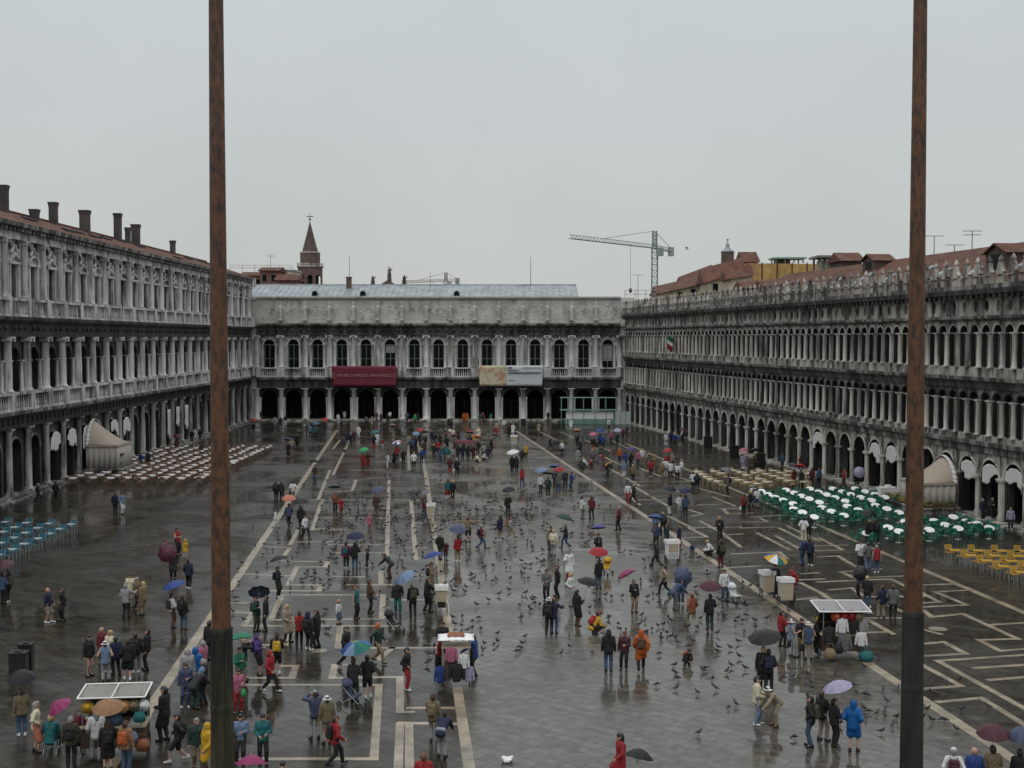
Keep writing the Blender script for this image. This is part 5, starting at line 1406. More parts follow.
def part_mesh(part, pose, kid=False):
    key = (part, pose, kid)
    if key in _mesh_cache: return _mesh_cache[key]
    J = skeleton(pose, kid); U, H, O = J['U'], J['H'], J['O']
    c = []; hh, kk = .019, .03; extra = MB()
    torso = lambda r0, r1, r2, lo=-.02: [(U(s*.055,0,lo), U(s*.05,0,.14), r0, r1) for s in (1,-1)] + [(U(s*.05,0,.14), U(s*.085,.0,.36), r1, r2) for s in (1,-1)] + [(U(.145,.01,.45), U(-.145,.01,.45), .070+r2-.11, .070+r2-.11)]
    if part == 'person':
        hh, kk = .0155, .02
        c += torso(.105, .098, .11)
        c += [(U(0,.01,.42), H(0,.0,.05), .058, .054), (H(0,.012,.13), H(0,.012,.155), .095*J['hs'], .097*J['hs']), (H(0,-.03,.05), H(0,-.028,.09), .052*J['hs'], .07*J['hs']),
              (H(0,-.112,.095), H(0,-.094,.125), .019, .014)] + [(H(s*.096,.01,.10), H(s*.094,.015,.13), .018, .018) for s in (1,-1)]
        for s in (1,-1):
            q = J[s]
            c += [(q['hip'], q['kn'], .088, .056), (q['kn'], q['an'], .056, .038), (q['an'], q['an']+Vector((s*.02,-.14,-.035)), .036, .03)]
            c += [(q['sh'], q['el'], .055, .042), (q['el'], q['wr'], .042, .029)]
            d = (q['wr']-q['el']).normalized(); side = d.cross(Vector((s,0,.2))).normalized()
            c += [(q['wr'], q['wr']+d*.075, .030, .034)]
            pn = d.cross(side).normalized()
            if pn.dot(Vector((-s,0,0))) < 0: pn = -pn
            gr = 1.0 if (pose in ('um','uw') and s == -1) or pose in ('ca','fw') else .38
            for i, ln in enumerate((.066,.076,.070,.055)):
                r0 = q['wr'] + d*.088 + side*(i-1.5)*.0185
                p1 = r0 + (d*math.cos(gr*.7)+pn*math.sin(gr*.7))*ln*.55; p2 = p1 + (d*math.cos(gr*2.0)+pn*math.sin(gr*2.0))*ln*.55
                extra.tube(r0-d*.03, p1, .0098, .009, 6); extra.tube(p1, p2, .009, .0075, 6)
            r0 = q['wr'] + d*.03 + side*(-.028)
            p1 = r0 + (d*.7-side*.55+pn*.3).normalized()*.045; p2 = p1 + (d*.9+pn*.5).normalized()*.032
            extra.tube(r0+side*.01, p1, .0115, .0105, 6); extra.tube(p1, p2, .0105, .009, 6)
    elif part in ('jacket','shirt','vest','coat','raincoat'):
        g = {'jacket': .03, 'shirt': .014, 'vest': .026, 'coat': .034, 'raincoat': .045}[part]
        c += torso(.110+g, .098+g, .106+g, -.08 if part != 'shirt' else -.04)
        c += [(U(0,.01,.46), U(0,.0,.515), .085, .064+g*.5)]
        if part != 'vest':
            for s in (1,-1):
                q = J[s]; w = lerp(q['el'], q['wr'], .92)
                if part == 'shirt': w = lerp(q['el'], q['wr'], .9)
                c += [(q['sh'], q['el'], .062+g*.5, .050+g*.5), (q['el'], w, .050+g*.5, .038+g*.5)]
        if part in ('coat','raincoat'):
            for s in (1,-1):
                q = J[s]; c += [(q['hip']+Vector((0,0,.05)), lerp(q['hip'], q['kn'], .95 if part == 'coat' else .8), .125, .135), (O, lerp(J[1]['kn'], J[-1]['kn'], .5)+Vector((0,0,.1)), .12, .11)]
        if part == 'raincoat':
            c += [(H(0,.03,.12), H(0,.03,.17), .118*J['hs'], .112*J['hs']), (H(0,.05,.02), H(0,.04,.1), .10*J['hs'], .11*J['hs'])]
    elif part in ('trousers','shorts'):
        c += [(O+Vector((.07,0,.04)), O+Vector((-.07,0,.04)), .118, .118)]
        for s in (1,-1):
            q = J[s]
            if part == 'trousers': c += [(q['hip'], q['kn'], .104, .078), (q['kn'], lerp(q['kn'], q['an'], .97), .078, .064)]
            else: c += [(q['hip'], lerp(q['hip'], q['kn'], .98), .108, .094)]
        kk = .02
    elif part == 'skirt':
        c += [(O+Vector((.06,0,.06)), O+Vector((-.06,0,.06)), .118, .118)]
        for s in (1,-1): c += [(J[s]['hip'], lerp(J[s]['kn'], J[s]['an'], .12), .115, .125)]
        m = lerp(J[1]['kn'], J[-1]['kn'], .5); c += [(O, m, .125, .14)]
        kk = .05
    elif part == 'hair':
        c += [(H(0,.035,.15), H(0,-.012,.178), .100*J['hs'], .090*J['hs']), (H(0,.065,.08), H(0,.06,.12), .066*J['hs'], .075*J['hs'])]; hh = .016
    elif part == 'long_hair':
        c += [(H(0,.035,.15), H(0,-.012,.178), .102*J['hs'], .091*J['hs']), (H(0,.075,-.06), H(0,.06,.12), .07*J['hs'], .08*J['hs'])] + [(H(s*.075,.03,-.02), H(s*.075,.03,.12), .035, .04) for s in (1,-1)]; hh = .016
    elif part == 'hat':
        c += [(H(0,.02,.165), H(0,.02,.185), .103*J['hs'], .092*J['hs'])]; hh = .016
        Hc = H(0,.015,.155)
        extra.lathe([(.10*J['hs'],0),(.165*J['hs'],-.022),(.168*J['hs'],-.012),(.10*J['hs'],.018)], 16, tuple(Hc))
    elif part == 'cap':
        c += [(H(0,.02,.165), H(0,.02,.18), .103*J['hs'], .094*J['hs']), (H(.04,-.10,.165), H(.03,-.17,.150), .02, .014), (H(-.04,-.10,.165), H(-.03,-.17,.150), .02, .014), (H(0,-.10,.168), H(0,-.185,.150), .02, .014)]; hh = .013
    elif part == 'hood':
        c += [(H(0,.035,.13), H(0,.03,.17), .117*J['hs'], .11*J['hs']), (H(0,.06,.0), H(0,.05,.1), .10*J['hs'], .11*J['hs'])]; hh = .017
    elif part == 'backpack':
        c += [(U(s*.08,.20,.12), U(s*.075,.20,.40), .095, .085) for s in (1,-1)] + [(U(0,.26,.14), U(0,.26,.24), .07, .07)]
        for s in (1,-1): c += [(U(s*.11,.1,.50), U(s*.12,-.135,.40), .022, .022), (U(s*.12,-.135,.40), U(s*.14,.06,.12), .022, .022)]
    elif part in ('left_shoe','right_shoe'):
        s = 1 if part == 'left_shoe' else -1
        a = J[s]['an']; c += [(a+Vector((0,.045,-.035)), a+Vector((s*.02,-.155,-.042)), .045, .04), (a+Vector((0,.01,-.01)), a+Vector((0,.02,.03)), .05, .048)]; hh, kk = .016, .03
    V, Fq = sdf_surface([(tuple(a), tuple(b), ra, rb) for a, b, ra, rb in c], hh, kk)
    me = bpy.data.meshes.new(part if 'shoe' not in part else 'shoe')
    vs = [tuple(v) for v in V]; fs = [tuple(int(i) for i in q) for q in Fq]
    o_ = len(vs); vs += extra.v; fs += [tuple(o_+i for i in f) for f in extra.f]
    me.from_pydata(vs, [], fs)
    me.polygons.foreach_set('use_smooth', [True]*len(fs))
    if part == 'person':
        me.materials.append(SKIN); me.materials.append(EYE); me.materials.append(LIP)
        ep = [H(s*.036,-.088,.128) for s in (1,-1)]; mp_ = H(0,-.098,.055)
        for p in me.polygons:
            cc = p.center
            if min((cc-e).length for e in ep) < .016*J['hs']: p.material_index = 1
            elif abs(cc.x) < .03*J['hs'] and abs((cc-mp_).z) < .009*J['hs'] and (cc-mp_).length < .045: p.material_index = 2
    else: me.materials.append(None)
    me.update()
    _mesh_cache[key] = me
    return me
def dress(root, part, pose, kid, mt, name=None):
    o = obj(name or ('shoe' if 'shoe' in part else part), part_mesh(part, pose, kid), root)
    o.material_slots[0].link = 'OBJECT'; o.material_slots[0].material = mt
    return o

# ------------------------------------------------------------------ umbrellas
_umb = {}
def umb_mesh(np_, R=.52, Hh=.23):
    if 'c' in _umb: return _umb['c'], _umb['f'], _umb['s'], _umb['h']
    n, sub, rg = 8, 6, 7; vs, fs, mi = [], [], []
    vs.append((0,0,Hh))
    for j in range(1, rg+1):
        f = j/rg
        for i in range(n*sub):
            t = 2*math.pi*i/(n*sub); ph = (i % sub)/sub
            dip = math.sin(math.pi*ph)
            r = R*f*(1-.075*dip*f)
            z = Hh*(1-f**1.9) - .02*dip*f
            vs.append((r*math.cos(t), r*math.sin(t), z))
    m = n*sub
    for i in range(m): fs.append((0, 1+i, 1+(i+1) % m)); mi.append(i//sub)
    for j in range(rg-1):
        for i in range(m):
            a = 1+j*m; fs.append((a+i, a+m+i, a+m+(i+1) % m, a+(i+1) % m)); mi.append(i//sub)
    me = bpy.data.meshes.new('canopy'); me.from_pydata(vs, [], fs)
    for i in range(8): me.materials.append(None)
    me.polygons.foreach_set('material_index', mi); me.polygons.foreach_set('use_smooth', [True]*len(fs)); me.update()
    fb = MB()
    for i in range(n):
        t = 2*math.pi*i/n; pts = [(R*f*math.cos(t), R*f*math.sin(t), Hh*(1-f**1.9)-.012) for f in (.05,.35,.65,1.0)]
        fb.path(pts, .004, 4); fb.tube((0,0,-.14), pts[2], .0035, None, 4)
    sb = MB(); sb.tube((0,0,-.78), (0,0,Hh+.05), .007, .006, 8); sb.lathe([(.012,Hh),(.006,Hh+.07)], 8)
    hb = MB(); hb.tube((0,0,-.86), (0,0,-.74), .014, .012, 8); hb.path([(0,0,-.86),(.02,0,-.90),(.055,0,-.905),(.075,0,-.87)], .012, 8)
    _umb.update(c=me, f=fb.mesh('rib_frame', M['steel']), s=sb.mesh('shaft', M['steel']), h=hb.mesh('handle', M['rubber']))
    return umb_mesh(0)
SPECIAL = {'rainbow': ['bright blue','bright green','yellow','bright blue','blue','light blue','teal','green'], 'yellow blue and white': ['yellow','white','blue','yellow','white','teal','yellow','blue'],
           'red white and blue': ['white','light blue','white','red','white','blue','white','red'], 'white': ['white']*8}
def umbrella(hand, top, colour, size=1.0, spin=0.0):
    """hand and top are world points; the shaft runs through both"""
    d = (Vector(top)-Vector(hand)).normalized()
    t = obj('umbrella', None, None, Vector(hand) + d*.02)
    t.rotation_mode = 'QUATERNION'; t.rotation_quaternion = d.to_track_quat('Z', 'Y')
    can, fb, sb, hb = umb_mesh(0)
    base = (0,0,.80)
    o = obj('canopy', can, t, base); o.scale = (size, size, 1); o.rotation_euler = (0,0,spin)
    cs = SPECIAL.get(colour, [colour]*8)
    for i, s in enumerate(o.material_slots): s.link = 'OBJECT'; s.material = cloth(cs[i], .45)
    o2 = obj('rib_frame', fb, t, base); o2.scale = (size, size, 1); o2.rotation_euler = (0,0,spin)
    obj('shaft', sb, t, base); obj('handle', hb, t, base)
    return t

# ------------------------------------------------------------------ landmarks the labels lean on
LM = [(224,720,'the left flagpole'),(908,735,'the right flagpole'),(115,757,'the left souvenir cart'),(458,684,'the clothes cart'),(838,655,'the white roofed cart'),(776,600,'the twin feed carts'),
 (442,612,'the dark panelled feed cart'),(672,562,'the lone white cart'),(432,522,'the small central cart'),(40,535,'the blue cafe tables'),(100,488,'the brown chairs'),(190,470,'the white tables'),(118,466,'the cream tent'),(940,512,'the beige tent'),
 (850,508,'the green chairs'),(985,590,'the yellow chairs'),(720,484,'the pale rattan chairs'),(592,426,'the hoarding'),(364,424,'the crimson banner'),(511,424,'the yellow and white banner'),
 (21,679,'the black bins'),(735,601,'the white pushchair'),(361,700,'the rainbow umbrella'),(465,462,'the crowded red umbrellas'),(262,424,'the far left corner'),(630,430,'the far right corner'),
 (514,446,'the far white cart'),(508,759,'the plastic bag'),(319,651,'the left round slab'),(938,629,'the right round slab'),(393,632,'the dark pushchair'),(682,446,'the far right arches'),(440,424,'the middle far arches'),
 (885,497,'the white cloth table'),(606,575,'the yellow pushchair'),(300,500,'the left white band'),(560,458,'the right white band')]
LMW = [(at(x, y), nm) for x, y, nm in LM]
def near(p):
    q = Vector((p[0], p[1], 0))
    return min(LMW, key=lambda l: (l[0]-q).length)[1]
def side(p):
    q = Vector((p[0], p[1], 0)); lp, nm = min(LMW, key=lambda l: (l[0]-q).length)
    d = q - lp
    if d.length < 1.6: return 'beside ' + nm
    if abs(d.x) > abs(d.y)*.7: return ('right of ' if d.x > 0 else 'left of ') + nm
    return ('behind ' if d.y > 0 else 'in front of ') + nm
LABELS = []   # (object, candidate wordings from full to short, position)
def words(s): return len(s.split())
TOPN = {'j': 'jacket', 'c': 'coat', 'r': 'raincoat', 's': 'shirt', 'v': 'vest'}
BOTN = {'t': 'trousers', 'h': 'shorts', 'k': 'skirt'}
def person(x, y, top, bot, pose='st', face='f', ex=''):
    kid = 'kid' in ex
    p = at(x, y)
    fc = {'f': 0, 'b': 180, 'l': -90, 'r': 90, 'fl': -45, 'fr': 45, 'bl': -135, 'br': 135}[face]
    rz = math.radians(fc + rnd.uniform(-28, 28))
    if pose == 'st': pose = rnd.choice(['st', 's2', 's3', 's4', 's5'])
    E = dict(e.split(':', 1) if ':' in e else (e, True) for e in [q.strip() for q in ex.split(';')] if e)
    tc_, tk = top.rsplit('.', 1); tk = TOPN[tk]
    root = obj('person', part_mesh('person', pose, kid), None, p, rz)
    sc = rnd.uniform(.57, .65) if kid else rnd.uniform(.89, .975)
    if 'tall' in E: sc = 1.04
    root.scale = (sc,)*3
    dress(root, tk, pose, kid, cloth(tc_, .4 if tk == 'raincoat' else .75))
    bw = 'bare legs'
    if bot != '-':
        bc, bk = bot.rsplit('.', 1); bk = BOTN[bk]; dress(root, bk, pose, kid, cloth(bc)); bw = bc + ' ' + bk
    hc = 'hood' if tk == 'raincoat' else None
    hairc = E.get('hair', rnd.choice(['brown','black','brown','black','grey','blond'] if not kid else ['brown','black','blond']))
    bits = []
    if tk != 'raincoat':
        if 'hood' in E: dress(root, 'hood', pose, kid, cloth(E['hood'])); bits.append(E['hood'] + ' hood')
        elif 'bald' in E: bits.append('bald head')
        else:
            dress(root, 'long_hair' if 'lh' in E else 'hair', pose, kid, HAIR[hairc])
            if 'hat' in E: dress(root, 'hat', pose, kid, cloth(E['hat'])); bits.append(E['hat'] + ' hat')
            elif 'cap' in E: dress(root, 'cap', pose, kid, cloth(E['cap'])); bits.append(E['cap'] + ' cap')
            elif 'hair' in E: bits.append(hairc + ' hair')
    if 'pk' in E: dress(root, 'backpack', pose, kid, cloth(E['pk'])); bits.append(E['pk'] + ' backpack')
    if 'pk' not in E and pose in ('st','s2','s3','s4','s5','wk','wm','um') and not kid and tk != 'raincoat' and y > 490 and rnd.random() < .16: dress(root, 'backpack', pose, kid, cloth(rnd.choice(['black','charcoal','navy','brown','olive'])))
    if y > 468:
        sm_ = cloth(E.get('shoe', rnd.choice(['black','charcoal','brown','black','white'])))
        dress(root, 'left_shoe', pose, kid, sm_); dress(root, 'right_shoe', pose, kid, sm_)
    who = 'child' if kid else 'person'
    act = {'ca': ' with hands raised to the face', 'cr': ' crouching', 'be': ' bending forward', 'ou': ' with arms spread', 'si': ' sitting', 'wk': ' walking', 'wm': ' walking', 'uw': ' walking'}.get(pose, '')
    place_ = side(p)
    M4 = Matrix.Translation(p) @ Matrix.Rotation(rz, 4, 'Z') @ Matrix.Scale(sc, 4)
    um = ''
    if 'u' in E:
        J = skeleton(pose if pose in POSES else 'um', kid)
        q = J[-1]; d = (q['wr']-q['el']).normalized()
        hand = M4 @ (q['wr'] + d*.09)
        tl = E.get('tilt', None)
        tv = {None: Vector((0,0,0)), 'l': Vector((-.40,0,-.10)), 'r': Vector((.40,0,-.10)), 'f': Vector((0,-.42,-.10)), 'b': Vector((0,.5,-.15)), 'F': Vector((0,-.85,-.5))}[tl]
        hd = M4 @ J['nk']
        topw = Vector((hd.x*.75+hand.x*.25, hd.y*.75+hand.y*.25, hand.z + .85)) + tv
        t = umbrella(hand, topw, E['u'], float(E.get('us', 1.0))*rnd.uniform(.92,1.06), rnd.uniform(0, .7))
        um = f" under a {E['u']} umbrella"
        tlw = ' tilted' if tl in ('F','l','r') else ''
        LABELS.append((tag(t, None, 'umbrella', None), [f"{E['u']} umbrella{tlw} over the {who} in {tc_} {tk} and {bw}, {place_}", f"{E['u']} umbrella{tlw} over the {who} in {tc_} {tk} {place_}", f"{E['u']} umbrella {place_}"], p))
    if 'bg' in E:
        J = skeleton(pose, kid); q = M4 @ (J[1]['wr'] + Vector((.03,-.02,-.10)))
        mb = MB(); mb.lathe([(.04,-.34),(.15,-.33),(.16,-.2),(.12,-.08),(.03,-.06)], 10); mb.path([(-.1,0,-.09),(-.07,0,.06),(.07,0,.06),(.1,0,-.09)], .01, 5)
        b = mb.build('handbag', cloth(E['bg'])); b.location = q; b.rotation_euler = (0,0,rz+1.2); b.scale = (1,.55,1)
        LABELS.append((tag(b, None, 'bag', None), [f"{E['bg']} bag carried by the {who} in {tc_} {tk} {place_}", f"{E['bg']} bag {place_}"], p))
    bt_ = (' with ' + ' and '.join(bits)) if bits else ''
    full = f"{who} in {tc_} {tk} and {bw}{bt_}{act}{um}, {place_}"
    c1 = f"{who} in {tc_} {tk}{bt_}{um}, {place_}"; c2 = f"{who} in {tc_} {tk} and {bw}{act}, {place_}"; c3 = f"{who} in {tc_} {tk}, {place_}"
    LABELS.append((tag(root, None, 'person', E.get('g')), [full, c2, c1, c3], p))
    return root

